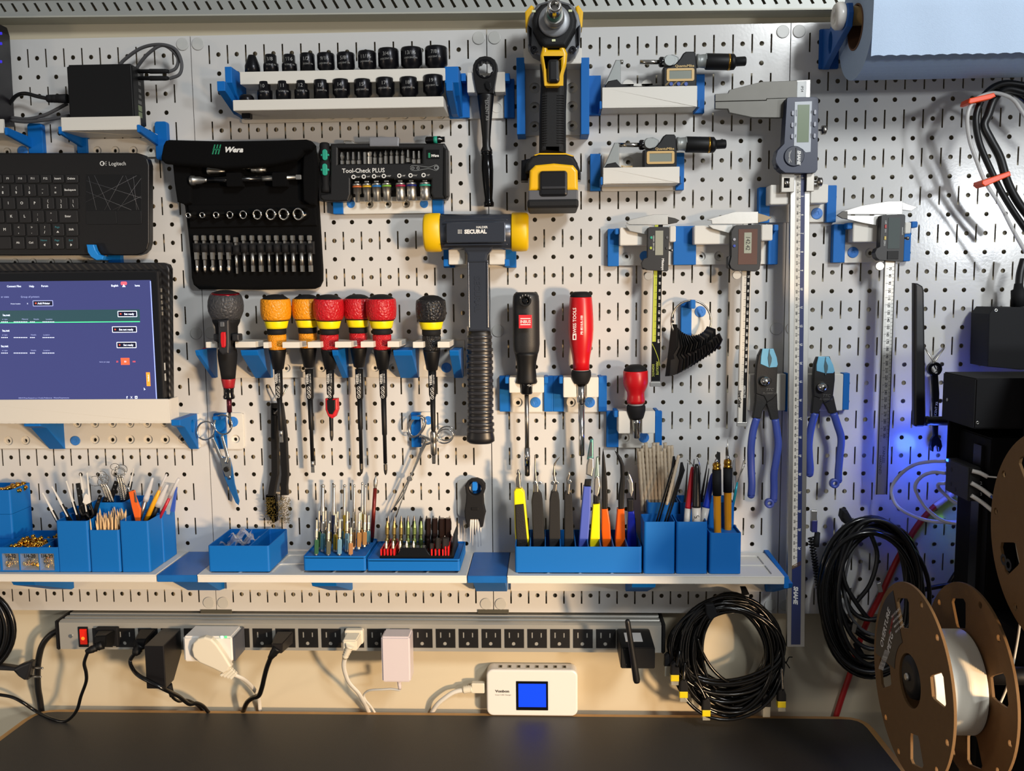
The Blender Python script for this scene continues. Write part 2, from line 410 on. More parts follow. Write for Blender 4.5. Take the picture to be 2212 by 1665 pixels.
def socket(px,yt,yb,w,d,txt,lab,grp,step=0,dy=0):
    t=thing('impact_socket',lab,'socket',U(px,yb,d),grp)
    h=yb-yt+9; r=w/2; m=MB()
    k=S(d); A=U(px,yb+9,d); 
    if step==1: prof=[(0,r*.95),(h*.42,r),(h*.55,r*.98),(h*.6,r*.78),(h*.96,r*.76),(h,r*.68),(h,r*.5),(h*.7,r*.45)]
    elif step==2: prof=[(0,r*.7),(h*.2,r*.72),(h*.32,r*.98),(h*.94,r),(h,r*.93),(h,r*.78),(h*.6,r*.72)]
    elif step==3: prof=[(0,r),(h*.45,r),(h*.92,r*.55),(h,r*.48),(h,r*.3)]
    else: prof=[(0,r),(h*.95,r),(h,r*.93),(h,r*.75),(h*.6,r*.7)]
    m.lathe(A,A+Vector((0,0,1)),[(a*k,b*k) for a,b in prof],28); ob('body',m,'blackox',t)
    if txt:
        q=MB(); zc=U(px,yt+ (11 if step!=1 else 9),d).z; R=(r if step!=1 else r*.78)*k
        tmp=MB(); tmp.text(txt,px+dy,0,7.5,d); 
        cx=U(px,yt+10,d).x; z0=sum(v.z for v in tmp.v)/len(tmp.v)
        def wrap(mm,R,zt,off=0):
            z0=(min(v.z for v in mm.v)+max(v.z for v in mm.v))/2; x0=(min(v.x for v in mm.v)+max(v.x for v in mm.v))/2
            for v in mm.v:
                a=(v.x-x0)/R+off; z=v.z-z0+zt; v.x=cx+math.sin(a)*(R+.0002); v.y=-d/1000-math.cos(a)*(R+.0002); v.z=z
            return mm
        wrap(tmp,R,zc,dy/r*.5); ob('size_marking',tmp,mat('etch','8f8f8c',.5),t)
        tm2=MB(); tm2.text('CRESCENT X6',px,0,3.2,d); wrap(tm2,r*k,U(px,yt+(22 if h>40 else 20),d).z,dy/r*.5); ob('maker_marking',tm2,M('etch'),t)
    return t
up=[(546,122,154,32,'',3),(586,121,154,32,'3/8',1),(626,121,154,32,'7/16',1),(665,119,153,31,'1/2',0),(705,119,153,37,'9/16',2),(748,118,152,38,'5/8',2),(794,115,152,39,'11/16',2),(840,110,151,44,'3/4',2),(890,108,150,46,'13/16',2),(943,106,149,48,'7/8',2)]
for i,(px,a,b,w,tx,st) in enumerate(up):
    lab=('tapered black impact universal joint at the left end of the upper socket tray' if i==0 else 'black impact socket marked '+tx+' in the upper tray of the rack')
    socket(px,a,b,w,40,tx,lab,'inch sockets in the upper tray',st,-6 if tx in('5/8','3/4','7/8') else 0)
lo=[(573,179,211,32,'10',1),(613,178,211,32,'11',1),(653,177,210,32,'12',1),(695,176,210,32,'13',0),(738,175,209,37,'14',2),(785,175,209,38,'15',2),(833,172,208,40,'17',2),(884,171,208,40,'18',2),(937,167,206,45,'19',2)]
for i,(px,a,b,w,tx,st) in enumerate(lo):
    socket(px,a,b,w,55,tx,'black impact socket marked '+tx+' in the lower tray of the rack','metric sockets in the lower tray',st,-5 if tx in('19','10') else 0)
t=thing('drive_adapter','black square drive adapter poking down through the lower socket tray','adapter',U(533,256,62))
ob('collar',MB().lat((533,206,62),(533,240,62),[(0,12),(4,15),(10,16),(34,12)],24),'blackox',t)
A=U(534,257,62); k=S(62); ob('square_drive',MB().box(A.x-9*k,A.x+9*k,A.y-9*k,A.y+9*k,A.z,A.z+24*k),'blackox',t,bev=.8)

# ---- ratchet and its holder
t=thing('tool_holder','white and blue mount behind the black ratchet, left of the impact driver','bracket',base(1050,255),GT)
plate(t,1010,158,1090,256,5,[],3)
ob('recess_ring',MB().disc(1073,232,11,5.6,1,ri=9.5,bev=.1),'pwhite',t)
for px in (1003,1100): ob('side_bracket',MB().rect(px-11,170,px+11,254,9,8.7,0,.6),'pblue',t)
for px in (1001,1096): ob('bracket_lip',MB().rect(px-5,158,px+5,175,30,21,1,.6),'pblue',t)
a,b=BB(1009,156,1091,199,30); kx=U(1050,170,30).x; hw=.0115
m=MB(); m.shape([[(a.x,a.z),(kx-hw,a.z),(kx-hw,a.z+.004),(kx+hw,a.z+.004),(kx+hw,a.z),(b.x,a.z),(b.x,b.z),(a.x,b.z)]],-.012,-.0055,.0003); ob('cradle_back',m,'pwhite',t)
for q in ((a.x,kx-hw),(kx+hw,b.x)): ob('cradle_block',MB().box(q[0],q[1],-.030,-.0118,a.z,b.z),'pwhite',t,bev=.5)
t=thing('ratchet_wrench','black ratchet wrench with an open ring head above the hammer','wrench',U(1056,445,20))
c=U(1048,149,34); k=S(34)
gear=[(c.x+(14.5 if (i//2)%2==0 else 16.5)*k*math.cos(2*PI*i/36),c.z+(14.5 if (i//2)%2==0 else 16.5)*k*math.sin(2*PI*i/36)) for i in range(36)]
hd=[(1021,150),(1022,140),(1027,130),(1036,123),(1048,120.5),(1060,123),(1069,129),(1074,139),(1075,150),(1073,165),(1068,195),(1067,202),(1031,202),(1028,195),(1023,168)]
m=MB(); m.shape([[(U(*p,34).x,U(*p,34).z) for p in hd],gear],-.034,-.020,.001)
ob('ring_head',m,mat('blackfinish','1b1a1a',.35,.5),t)
ob('reverse_lever',MB().poly([(1047,178),(1052,174),(1059,178),(1062,190),(1057,196),(1050,190)],38,4.5,.8),'blackgloss',t)
c=U(1048,149,33); ob('gear_ring',MB().shape([circ(c.x,c.z,19.5*k,30),gear],-.0355,-.0335,.0004),'blackox',t)
m=MB(); m.lat((1049,200,27),(1051,330,25),[(0,18),(8,17.5),(60,12),(96,9),(116,8.5),(124,12),(130,12.5)],24,flat=.62)
ob('tapered_shank',m,M('blackfinish'),t)
m=MB(); m.lat((1051,328,25),(1056,446,22),[(0,12.5),(4,12.5),(5,11.6),(7,11.6),(8,12.6),(40,13),(75,11),(100,8.6),(106,9),(110,11),(118,11),(119,9)],24)
ob('handle',m,mat('blackchrome','1a1a1b',.16,.7),t)
m=MB(); m.text('CRESCENT X6',1052,232,7,33,rot=-88,sx=.85); ob('lettering',m,'etch',t)

# ---- impact driver and its holder
t=thing('tool_holder','large white and blue mount behind the yellow impact driver','bracket',base(1195,290),GT)
plate(t,1128,125,1262,292,6,[(1155,190),(1155,232),(1155,273),(1236,190),(1236,230),(1236,272)],2)
for px in (1125,1264): ob('side_bracket',MB().rect(px-9,124,px+9,290,40,39.7,1,.6),'pblue',t)
a,b=BB(1131,104,1171,137,40);c=U(1222,104,40);e=U(1257,137,40)
for q0,q1 in ((a,b),(c,e)): ob('cradle_block',MB().box(q0.x,q1.x,-.040,-.0065,min(q0.z,q1.z),max(q0.z,q1.z)),'pwhite',t,bev=.6)
t=thing('impact_driver','yellow and black cordless impact driver hanging nose outwards','power tool',U(1195,445,60))
mat('dyellow','efb80c',.35,bump=.15,bscale=900); mat('drub','101011',.6,bump=.5,bscale=1600,spec=.3); mat('dgrey','77797c',.35,.6)
hub=(1197,45)
m=MB(); m.poly([(1150,110),(1140,95),(1138,60),(1145,30),(1160,8),(1197,-4),(1236,8),(1250,30),(1256,60),(1252,95),(1244,112),(1230,119),(1167,119)],78,36,3)
ob('gear_case',m,'dgrey',t)
m=MB(); m.poly([(1149,42),(1154,24),(1168,8),(1197,0),(1228,8),(1241,24),(1246,42),(1244,62),(1232,85),(1222,101),(1176,101),(1164,88),(1151,62)],96,22,5,res=3)
ob('rubber_nose_cover',m,'drub',t)
for sx,pp in ((-1,[(1134,25),(1147,10),(1154,14),(1150,32),(1142,62),(1135,58)]),(1,[(1243,14),(1250,10),(1260,25),(1258,58),(1252,62),(1246,32)])):
    ob('housing_wing',MB().poly(pp,70,26,2),'dyellow',t)
    ob('bumper',MB().poly([(1140,52),(1148,60),(1147,100),(1142,96)] if sx<0 else [(1253,52),(1245,60),(1247,100),(1252,96)],84,20,2),'blackox',t)
c0=U(1197,46,96); 
m=MB(); m.lathe(c0+Vector((0,.004,0)),c0+Vector((0,-1,0)),[(0,.0195),(.007,.0195),(.009,.018),(.009,.011)],36); ob('nose_ring',m,mat('nosegrey','8b8d90',.4,.3),t)
k=S(100)
m=MB(); m.lathe(c0,c0+Vector((0,-1,0)),[(.0,.0115),(.012,.0115),(.012,.0125),(.018,.0125),(.018,.0112),(.027,.0108)],28); ob('chuck_collar',m,'satin',t)
m=MB(); m.lathe(c0+Vector((0,-.027,.0)),c0+Vector((0,-1,0)),[(0,.0088),(.012,.0085),(.0125,.0080)],28); ob('chuck_band',m,mat('bandgreen','0f6e5c',.4),t)
m=MB(); m.lathe(c0+Vector((0,-.039,.0)),c0+Vector((0,-1,0)),[(0,.0085),(.02,.0082),(.024,.0075),(.024,.0046),(.010,.0045)],28,caps=False); 
m.lathe(c0+Vector((0,-.05,.0)),c0+Vector((0,-1,0)),[(0,.0001),(.0001,.0045)],6,caps=False);ob('bit_holder',m,'chrome',t)
for p in ((1153,24),(1232,23),(1196,87)): ob('work_light',MB().rect(p[0]-4,p[1]-2.5,p[0]+4,p[1]+2.5,97.2,2,1,.2),mat('led','d8dcb0',.2),t)
for p in ((1153,107),(1237,107)): ob('screw_head',MB().disc(p[0],p[1],7.5,82,6,ri=3),'blackox',t)
# trigger housing, trigger, grip, battery
m=MB(); m.poly([(1172,98),(1182,98),(1183,106),(1208,106),(1209,98),(1219,99),(1226,115),(1224,136),(1217,160),(1213,180),(1205,185),(1180,185),(1175,178),(1172,150),(1167,120)],92,34,4,holes=[[(1181,128),(1211,128),(1210,178),(1183,178)]],res=3)
ob('trigger_housing',m,'dyellow',t)
ob('trigger',MB().rect(1183,126,1209,178,98,22,7,4),mat('trig','111112',.3),t)
m=MB(); m.poly([(1166,135),(1168,180),(1165,240),(1164,330),(1166,332),(1222,332),(1223,330),(1223,240),(1225,180),(1225,135)],80,36,9,res=4); ob('grip',m,'drub',t)
g_=MB()
for i in range(20):
    y=205+i*5.4; g_.rect(1171,y,1182,y+1.5,81,1.5,0,.2); g_.rect(1203,y,1219,y+1.5,81,1.5,0,.2)
ob('grip_ribs',g_,'drub',t)
m=MB(); m.poly([(1164,332),(1223,332),(1239,337),(1248,352),(1250,372),(1135,372),(1137,352),(1147,338)],92,62,4,res=3); ob('base_collar',m,'drub',t)
m=MB(); m.poly([(1153,334),(1166,330),(1222,330),(1240,336),(1236,341),(1157,341)],90,40,2); ob('base_trim',m,'dyellow',t)
for pp in ([(1126,346),(1144,342),(1142,372),(1140,390),(1125,390)],[(1246,350),(1255,372),(1255,388),(1247,388)]): ob('belt_clip_boss',MB().poly(pp,74,26,2),'blackox',t)
m=MB(); m.poly([(1142,412),(1144,368),(1156,356),(1196,352),(1238,356),(1248,368),(1249,412)],102,80,4,res=3); ob('battery_housing',m,'dyellow',t)
m=MB(); m.rect(1141,410,1249,440,104,82,3,2); ob('battery_band',m,mat('bgrey','55565a',.45),t)
m=MB(); m.rect(1139,430,1250,449,107,86,5,3); ob('battery_foot',m,'drub',t)
m=MB(); m.rect(1165,368,1226,424,107,14,7,3); lt=ob('battery_latch',m,mat('latch','141416',.25),t)
ob('latch_groove',MB().rect(1170,402,1222,408,108.5,3,2,.6),mat('trig2','2a2a2c',.35),lt)

# ---- micrometers and holders
def holder_low(lab,fx0,fy0,fx1,fy1,d,plx0,ply0,plx1,ply1,left,right,holes=()):
    t=thing('tool_holder',lab,'bracket',base((plx0+plx1)/2,ply1),GT)
    plate(t,plx0,ply0,plx1,ply1,5,holes,3)
    m=MB(); a,b=BB(fx0,fy0,fx1,fy1,d); D=d/1000
    m.box(a.x,b.x,-D,-D+.003,a.z,b.z); m.box(a.x,b.x,-D,-.0055,a.z,a.z+.003); ob('front_trough',m,'pwhite',t,bev=.4)
    for (px0,px1,y0,y1) in (left,right):
        ob('side_bracket',MB().rect(px0,y0,px1,y1,10,9.7,1,.6),'pblue',t)
    for X in (a.x-.0035,b.x+.0008):
        ob('bracket_arm',MB().box(X,X+.0027,-D-.001,-.009,a.z-.001,a.z+.009),'pblue',t,bev=.5)
    return t
holder_low('white and blue trough under the upper micrometer, right of the impact driver',1301,187,1506,232,44,1298,180,1520,244,(1268,1298,163,248),(1500,1522,160,244),[(1357,184,11),(1398,184,11)])
holder_low('shorter white and blue trough under the lower micrometer',1303,361,1468,396,44,1300,330,1478,412,(1275,1297,332,412),(1460,1478,330,410),[(1357,350,11)])
def micrometer(lab,x,y,gap,hide,d):
    # x,y = left top of the anvil arm, gap = spindle opening in px; body x offset
    t=thing('micrometer',lab,'micrometer',U(x+100,y+60,d))
    bx=x+100+gap-0 # left of body
    m=MB(); m.poly([(x+8,y),(x+17,y),(x+19,y+8),(x+19,y+60),(x-15,y+60),(x-15,y+52)],d,9,1.2); ob('anvil_arm',m,'micgrey',t)
    m=MB(); m.lat((x+17,y+5,d-4),(x+24,y+5,d-4),[(0,4.6),(7,4.6)],18); ob('anvil',m,'chrome',t)
    L=[(x-15,y+56),(x-8,y+46),(x+11,y+42),(x+20,y+52),(x+40,y+56),(x+60,y+57),(bx-6,y+54),(bx,y+52),(bx,y+66),(x-16,y+66)]
    ob('insulated_frame',MB().poly(L,d+1,11,1),'black',t)
    m=MB(); m.lat((bx-52,y+5,d-4),(bx-8,y+5,d-4),[(0,4.6),(48,4.6)],18); ob('spindle',m,'chrome',t)
    m=MB(); m.lat((bx-11,y+5,d-4),(bx,y+5,d-4),[(0,8),(3,10.5),(9,10.5),(12,9)],20); ob('spindle_nut',m,'blackgloss',t)
    m=MB(); m.poly([(bx-4,y-2),(bx+6,y-10),(bx+20,y-12),(bx+32,y-6),(bx+34,y+14),(bx+10,y+14),(bx-4,y+10)],d+2,12,1.5); ob('lock_housing',m,'micgrey',t)
    m=MB(); m.disc(bx+13,y+1,11,d+6,5); ob('lock_lever',m,'micgrey',t)
    m=MB(); m.poly([(bx-1,y+16),(bx+14,y+14),(bx+26,y+8),(bx+36,y-4),(bx+42,y-14),(bx+48,y-18),(bx+66,y-18),(bx+69,y-14),(bx+71,y+16),(bx+71,y+60),(bx-1,y+60)],d+5,18,1.5); b=ob('body',m,'black',t)
    m=MB(); m.rect(bx+6,y+18,bx+66,y+46,d+6,1.5,4,.3,[(bx+12,y+23,bx+60,y+41)]); ob('display_bezel',m,mat('bezelgold','c9a667',.4),t)
    m=MB(); m.rect(bx+11,y+22,bx+61,y+42,d+5.3,.8,0,0); ob('display',m,'lcd',t)
    m=MB(); m.text('QuantuMike',bx+45,y+13,5,d+5.2,bold=.02,sx=1.1); ob('lettering',m,'goldtext',t)
    if not hide:
        for i,(q,s_) in enumerate((('ORIGIN',15),('DATA/ABS',31),('HOLD',47))):
            ob('button',MB().disc(bx+s_+1,y+52,4,d+6.5,2,n=16),mat('btnblue','2a4a9a',.3),t)
            mm=MB(); mm.text(q,bx+s_-6,y+50,3,d+5.2,rot=45); ob('button_label',mm,'goldtext',t)
    else:
        mm=MB(); mm.text('Mitutoyo',x+35,y+51,4.6,d+1.2,bold=.02); ob('maker_lettering',mm,'goldtext',t)
    m=MB(); m.lat((bx+70,y+3,d-2),(bx+91,y+3,d-2),[(0,14),(5,14),(6,13),(19,14),(21,16)],26); sl=ob('sleeve',m,'micgrey',t)
    m=MB(); m.lat((bx+90,y+4,d-2),(bx+143,y+5,d-2),[(0,15.5),(2,16.5),(48,16.5),(50,16.3)],28); ob('thimble',m,'black',t)
    m=MB(); m.lat((bx+138,y+5,d-2),(bx+143,y+5,d-2),[(0,16.8),(4,16.8)],28); ob('gold_ring',m,'brass',t)
    m=MB(); m.lat((bx+142,y+5,d-2),(bx+176,y+3,d-2),[(0,16.5),(9,16),(13,11),(14,9.5),(33,9.5),(35,8)],24); ob('ratchet_stop',m,'black',t)
    return t
micrometer('upper digital micrometer with wide gap and blue buttons',1322,129,12,False,38)
micrometer('lower digital micrometer with nearly closed gap and gold trimmed display',1319,308,-28,True,38)
# ================================================================ LEFT COLUMN
def armbr(t,p_front,p_board0,p_board1,y0,y1,d,hz=12):
    """upright blue cheek on the board plus an arm reaching out and up to the front"""
    o=ob('side_bracket',MB().rect(p_board0,y0,p_board1,y1,9,8.7,6,.8),'pblue',t)
    F=U(*p_front,d); B=U((p_board0+p_board1)/2,(y0+y1)/2,8); w=.0022
    a=MB(); xf=F.x; h=hz/1000
    a.hexa([(xf-w,F.y,F.z-h*.45),(xf+w,F.y,F.z-h*.45),(xf+w,-.005,F.z-h*.9-.004),(xf-w,-.005,F.z-h*.9-.004),(xf-w,F.y,F.z+h*.35),(xf+w,F.y,F.z+h*.35),(xf+w,-.005,F.z),(xf-w,-.005,F.z)])
    ob('bracket_arm',a,'pblue',t,bev=.6); return o
t=thing('charger_shelf','white trough shelf on blue brackets carrying the black charger brick','shelf',base(250,335),GT)
plate(t,178,299,338,340,5,[(210,325,9),(249,325,9),(288,325,9),(326,324,9)],3)
a,b=BB(132,252,302,281,62)
m=MB(); m.box(a.x,b.x,-.062,-.059,a.z,b.z); m.box(a.x,b.x,-.062,-.0055,a.z,a.z+.003); ob('trough',m,'pwhite',t,bev=.4)
armbr(t,(129,280),165,187,272,334,63); armbr(t,(299,276),335,362,262,345,63)
t=thing('device_shelf','white shelf with a blue bracket at the far upper left edge','shelf',base(10,335),GT)
plate(t,-70,298,62,334,5,[(15,328,9),(-25,328,9)],3); plug(48,326,6.5,11,t)
a,b=BB(-110,258,8,288,62)
m=MB(); m.box(a.x,b.x,-.062,-.059,a.z,b.z); m.box(a.x,b.x,-.062,-.0055,a.z,a.z+.003); ob('trough',m,'pwhite',t,bev=.4)
armbr(t,(13,282),60,92,266,334,63)
t=thing('media_box','tall black device with dark red vents, cut off by the left edge','computer',U(0,262,50))
m=MB(); m.poly([(-140,40),(-26,40),(-20,58),(-8,262),(-120,262)],55,44,3); ob('case',m,mat('devblack','131015',.4),t)
m=MB()
for i in range(4): m.rect(-26+i*1.5,205+i*12,-16+i*1.5,212+i*12,55.3,.8,1,.1)
ob('vent_slots',m,mat('vent','301016',.5),t)
m=MB()
for i,(q,c_) in enumerate(((72,0),(94,1),(133,1))): m.rect(-5,q-3,4,q+3,55.4,.9,1,.1)
ob('indicator',m,mat('ind','3a2fd0',.4,emit='2a1fb0',es=.6),t)
# charger
t=thing('charging_brick','black desktop charger with a row of side ports','charger',U(220,270,58))
a,b=BB(146,138,287,268,58)
ob('case',MB().box(a.x,b.x,-.058,-.020,a.z,b.z),'black',t,bev=2.5,seg=3)
X=b.x+.0002
for i,z in enumerate((.86,.72,.60,.50,.40,.30,.19)):
    zz=a.z+(b.z-a.z)*(1-z*0+ -1+z) 
    o=ob('port',MB().box(X-.002,X+.0002,-.044 if i>3 else -.041,-.034,zz-.0022*(1.6 if i>4 else 1),zz+.0022*(1.6 if i>4 else 1)),mat('port','4c4c4a',.4) if i<5 else mat('portg','6d7a58',.4),t)
t=thing('braided_cable','pair of grey braided cables looping above the black charger','cable',U(370,100,30))
for pts,pl in (([(362,156,34),(380,147,33),(384,125,33),(365,103,33),(345,99,33),(318,118,28),(298,143,22),(288,160,18)],((298,154),(361,154))),([(366,170,38),(388,160,38),(392,135,37),(378,106,36),(345,96,34),(305,104,28),(270,128,22),(255,145,20)],((298,169),(367,169)))):
    c=ob('braided_cord',MB().tub(pts,3.6,8,8),'cordgrey',t)
    ob('connector',MB().lat((*pl[0],38),(*pl[1],38),[(0,4.2),(25,4.5),(26,5.2),(60,5),(66,3.8)],12),'blacksoft',c)
t=thing('mains_cable','black mains cord plugged into the left side of the charger','cable',U(80,210,30))
ob('cord',MB().tub([(20,225,20),(35,207,25),(55,202,28),(80,208,32),(104,213,36)],4.2),'cord',t)
ob('connector',MB().lat((100,213,38),(147,213,38),[(0,5),(3,8),(12,8.5),(13,7.5),(15,8.6),(22,8.8),(23,8),(25,9),(46,10)],14),'blacksoft',t)
for i,p in enumerate(([(24,254,20),(60,257,22),(100,247,24),(145,224,26)],[(24,260,24),(60,263,26),(105,258,28),(150,250,30)])):
    ob('grey_cord',MB().tub(p,3.8),'cordgrey',label=('upper' if i==0 else 'lower')+' grey braided cord running left behind the charger',cat='cable')
# keyboard hook mount
t=thing('keyboard_mount','white and blue hooked mount under the black keyboard','bracket',base(180,600),GT)
plate(t,-60,552,262,600,5,[(32,567,9),(71,567,9),(110,567,9),(147,567,9),(186,567,9),(224,567,9)],3)
ob('side_bracket',MB().rect(234,548,262,600,9,8.7,3,.6),'pblue',t)
m=MB(); m.poly([(186,528),(202,528),(206,540),(212,549),(224,553),(221,561),(208,562),(196,555),(189,545)],44,9,1.5,res=3); ob('hook',m,mat('pbluebright','1482d4',.4),t)
m=MB(); q=U(216,558,35); m.box(q.x-.008,q.x+.004,-.036,-.008,q.z-.002,q.z+.003); ob('hook_arm',m,'pblue',t)
t=thing('wireless_keyboard','black wireless keyboard with a touchpad at its right end','keyboard',U(150,550,34))
cas=[(-120,330),(296,330),(309,334),(318,343),(322,356),(322,524),(318,538),(309,547),(296,551),(-120,551)]
m=MB(); m.poly(cas,33,14,2,res=3); ob('case',m,mat('kb','0d0c0d',.45,bump=.2,bscale=1500),t)
m=MB(); m.poly([(-90,376),(170,376),(170,530),(163,539),(-90,539)],33.1,1,.2); ob('key_well',m,mat('kbwell','060606',.6),t)
rows=[(377.5,395,[(-26,4,''),(5,30,'F9'),(32,57,'F10'),(59,84.5,'F11'),(87,111,'F12'),(113,138,'Insert'),(141,169,'Delete')]),
(397.5,424,[(-34,-8,''),(-6,20,'*|8'),(23,49,'(|9'),(51.5,77.5,')|0'),(80.5,105,'_|-'),(108,133.5,'+|='),(136,169,'Backspace')]),
(426.5,452,[(-24,3,''),(5,32.5,'I'),(35,61,'O'),(63.5,88,'P'),(91.5,117,'{|['),(120,146,'}|]'),(149,169,'||\\')]),
(454.5,481,[(-18,9,''),(12,38.5,'K'),(41,67,'L'),(69.5,95,':|;'),(98.5,124,'"|,'),(127,168.5,'Enter')]),
(483,509.5,[(-30,-5,''),(-3,25,'M'),(28.5,54,'<|,'),(57,82,'>|.'),(85,110,'?|/'),(113,138.5,'Page|^'),(141.5,168.5,'Shift')]),
(511.5,538,[(-60,24,''),(26.5,53,'Alt'),(55.5,81,'Ctrl'),(84,109.5,'Home|<'),(112.5,138,'Page|v'),(141.5,168.5,'End|>')])]
for y0,y1,ks in rows:
    for x0,x1,s_ in ks:
        kk=ob('key',MB().rect(x0+.5,y0,x1-.8,y1,35,2.4,2,.6),mat('key','1a191a',.5),t)
        if not s_: continue
        m=MB(); cx=(x0+x1)/2; cy=(y0+y1)/2; tl=MB()
        if '|' in s_ and s_!='||\\':
            u_,l_=s_.split('|')
        elif s_=='||\\': u_,l_='|','\\'
        else: u_,l_=s_,None
        if u_ in('Home','Page','End'):
            tl.text(u_,cx-2,cy-6,4,35.05); ob('blue_legend',tl,'tealtext',kk)
            tri={'^':[(-3,2),(3,2),(0,-2)],'v':[(-3,-2),(3,-2),(0,2)],'<':[(2,-3),(2,3),(-2,0)],'>':[(-2,-3),(2,3-.0),(-2,3)]}[l_]
            if l_=='>': tri=[(-2,-3),(-2,3),(2,0)]
            m.poly([(cx-1+p[0],cy+4+p[1]) for p in tri],35.15,.3,0)
        elif l_ is None:
            m.text(u_,cx-1,cy-1,5.6 if len(u_)==1 else 4.3,35.05,bold=.02)
            if u_=='F12': m.text('',cx,cy,4,35)
        else:
            m.text(u_,cx-1,cy-5.5,5.5,35.05); m.text(l_,cx-1,cy+5,5.5,35.05,bold=.02)
        if m.v: ob('legend',m,'whitetext',kk)
m=MB(); m.poly([(185,377),(303,377),(306,381),(306,478),(300,485),(192,485),(185,482)],33.2,1,.2); tp=ob('touchpad',m,mat('pad','0d0d0e',.35),t)
for x0,x1 in ((185.5,251.5),(252.5,305.5)): ob('pad_button',MB().rect(x0,455,x1,484.5,33.6,1,3,.3),mat('padb','111112',.4),tp)
m=MB(); K=4.7575
for a_ in ((910,385,990,730),(970,375,1135,730),(890,430,1455,608),(1265,378,1075,730),(880,650,1405,378),(1290,378,1428,730),(1450,405,1210,735),(1370,385,1405,730),(885,540,1350,730),(1450,590,1160,730)):
    m.tub([(a_[0]/K,a_[1]/K+300,33.4),(a_[2]/K,a_[3]/K+300,33.4)],.33,4,1)
ob('line_pattern',m,mat('padline','6a6a6e',.5),tp)
m=MB(); m.text('Logitech',253.5,353,8.2,33.1,sx=.95); 
m.disc(220.5,353,5,33.3,.3,n=14,bev=0,ri=3.4); m.disc(224,353,2,33.4,.4,n=10,bev=0)
for a_ in (-40,0,40):
    r=a_*PI/180; m.tub([(227+0*math.cos(r),353+4*math.sin(r),33.3),(230,353+6.5*math.sin(r),33.3)],.5,4,1)
ob('lettering',m,'whitetext',t)
# tablet
t=thing('tablet_shelf','wide white shelf on blue brackets holding the portable monitor','shelf',base(200,968),GT)
plate(t,-60,895,431,968,5,[(18,952,10),(55,951,10),(205,949,10),(243,949,10),(281,949,10),(320,949,10),(357,949,10),(394,948,10),(167,915,9),(205,915,9),(243,915,9),(281,915,9),(318,915,9),(355,914,9)],3)
plug(162,952,7,10.5,t)
a,b=BB(-120,863,367,915,66)
m=MB(); m.box(a.x,b.x,-.066,-.061,a.z,b.z); m.box(a.x,b.x,-.066,-.034,a.z,a.z+.004); m.box(b.x-.003,b.x,-.066,-.036,a.z,b.z); ob('trough',m,'pwhite',t,bev=.5)
sidebr(t,126,38,895,968,64,taper=.25); sidebr(t,421,22,893,968,64,taper=.25,hole=(22,15,6))
t=thing('portable_monitor','black portable monitor showing a printer list on a dark screen','monitor',U(180,900,52))
ob('carbon_sleeve',MB().poly([(-120,567),(352,567),(362,571),(366,580),(369,896),(-120,896)],47,13,2),mat('carbon','121113',.45,bump=1,bscale=60,wave='DIAGONAL'),t)
a,b=BB(-130,587,350,900,58)
ob('frame',MB().box(a.x,b.x,-.058,-.0475,a.z,b.z),mat('monmetal','333335',.3,.6),t,bev=1.5,seg=3)
ob('bezel',MB().rect(-120,590,345,900,58.3,.6,3,.1),mat('bezel','08080a',.08,coat=.5),t)
scr=ob('screen',MB().rect(-120,607,332,866,58.6,.5,0,0),mat('screen','04040a',.12,emit='4a4e86',es=.85),t)
ob('screen_edge',MB().rect(330.6,607,332.4,866,58.9,.3,0,0),mat('scredge','8aa0ff',.4,emit='9aa8ff',es=.8),scr)
K=3.7; gx=lambda x:x/K; gy=lambda y:y/K+550
mat('uiwhite','dfe8ff',.4,emit='cfe0ff',es=1.0); mat('uidim','9aa4d0',.4,emit='8f9bd0',es=.8); mat('uibtn','10132a',.3,emit='12163a',es=.4); mat('uired','ff5a3a',.4,emit='ff5236',es=.9)
def uit(s_,x,y,h,al='CENTER',m='uiwhite',b=0): ob('screen_text',MB().text(s_,gx(x),gy(y),h/K,58.75,al=al,bold=b,th=.1),m,scr)
for q in (('Connect Files',112,252,15),('Help',253,252,15),('Forum',357,250,15),('English',917,247,15),('luma',1098,246,15)): uit(*q,b=.02)
uit('er state',40,336,15,m='uidim'); uit('Group of printers',240,336,15,m='uidim'); uit('Printer location',125,392,9); uit('x',220,388,15)
uit('ha.net',80,482,17,al='RIGHT',b=.02); uit('ha.net',76,606,17,al='RIGHT',b=.02); uit('ha.net',66,730,17,al='RIGHT',b=.02)
for yy in (515,640,764):
    uit('er type',60,yy,11,al='RIGHT',m='uidim'); uit('Nozzle',(290 if yy==515 else 268),yy,11,m='uidim'); uit('Location',(393 if yy==515 else 372),yy,11,m='uidim')
    m=MB(); 
    for x0,x1 in ((10,64),(110,216),(240,272),(340,425)): 
        x_=x0
        while x_<x1: m.rect(gx(x_),gy(yy+19),gx(x_+9),gy(yy+25),58.9,.2,0,0); x_+=14
    ob('cropped_values',m,'uiwhite',scr)
uit('Material',200,515,11,m='uidim')
uit('2024 © Prusa Research a.s. | Cookie Preferences   Minimal Requirements',350,1144,10,m='uidim')
uit('Items per page',836,856,10,m='uidim'); uit('25',937,854,13,m='uired'); uit('100',1070,854,13,m='uired')
ob('row_highlight',MB().rect(-100,gy(443),gx(1118),gy(537),58.72,.1,0,0),mat('uirow','20404a',.3,emit='33545c',es=.45),scr)
ob('progress_line',MB().rect(-100,gy(538),gx(1118),gy(544),58.85,.2,0,0),mat('uigreen','40ff90',.3,emit='50ff90',es=1),scr)
ob('highlight_badge',MB().rect(gx(966),gy(825),gx(1035),gy(880),58.8,.2,0,0),'uired',scr); uit('50',1001,854,13)
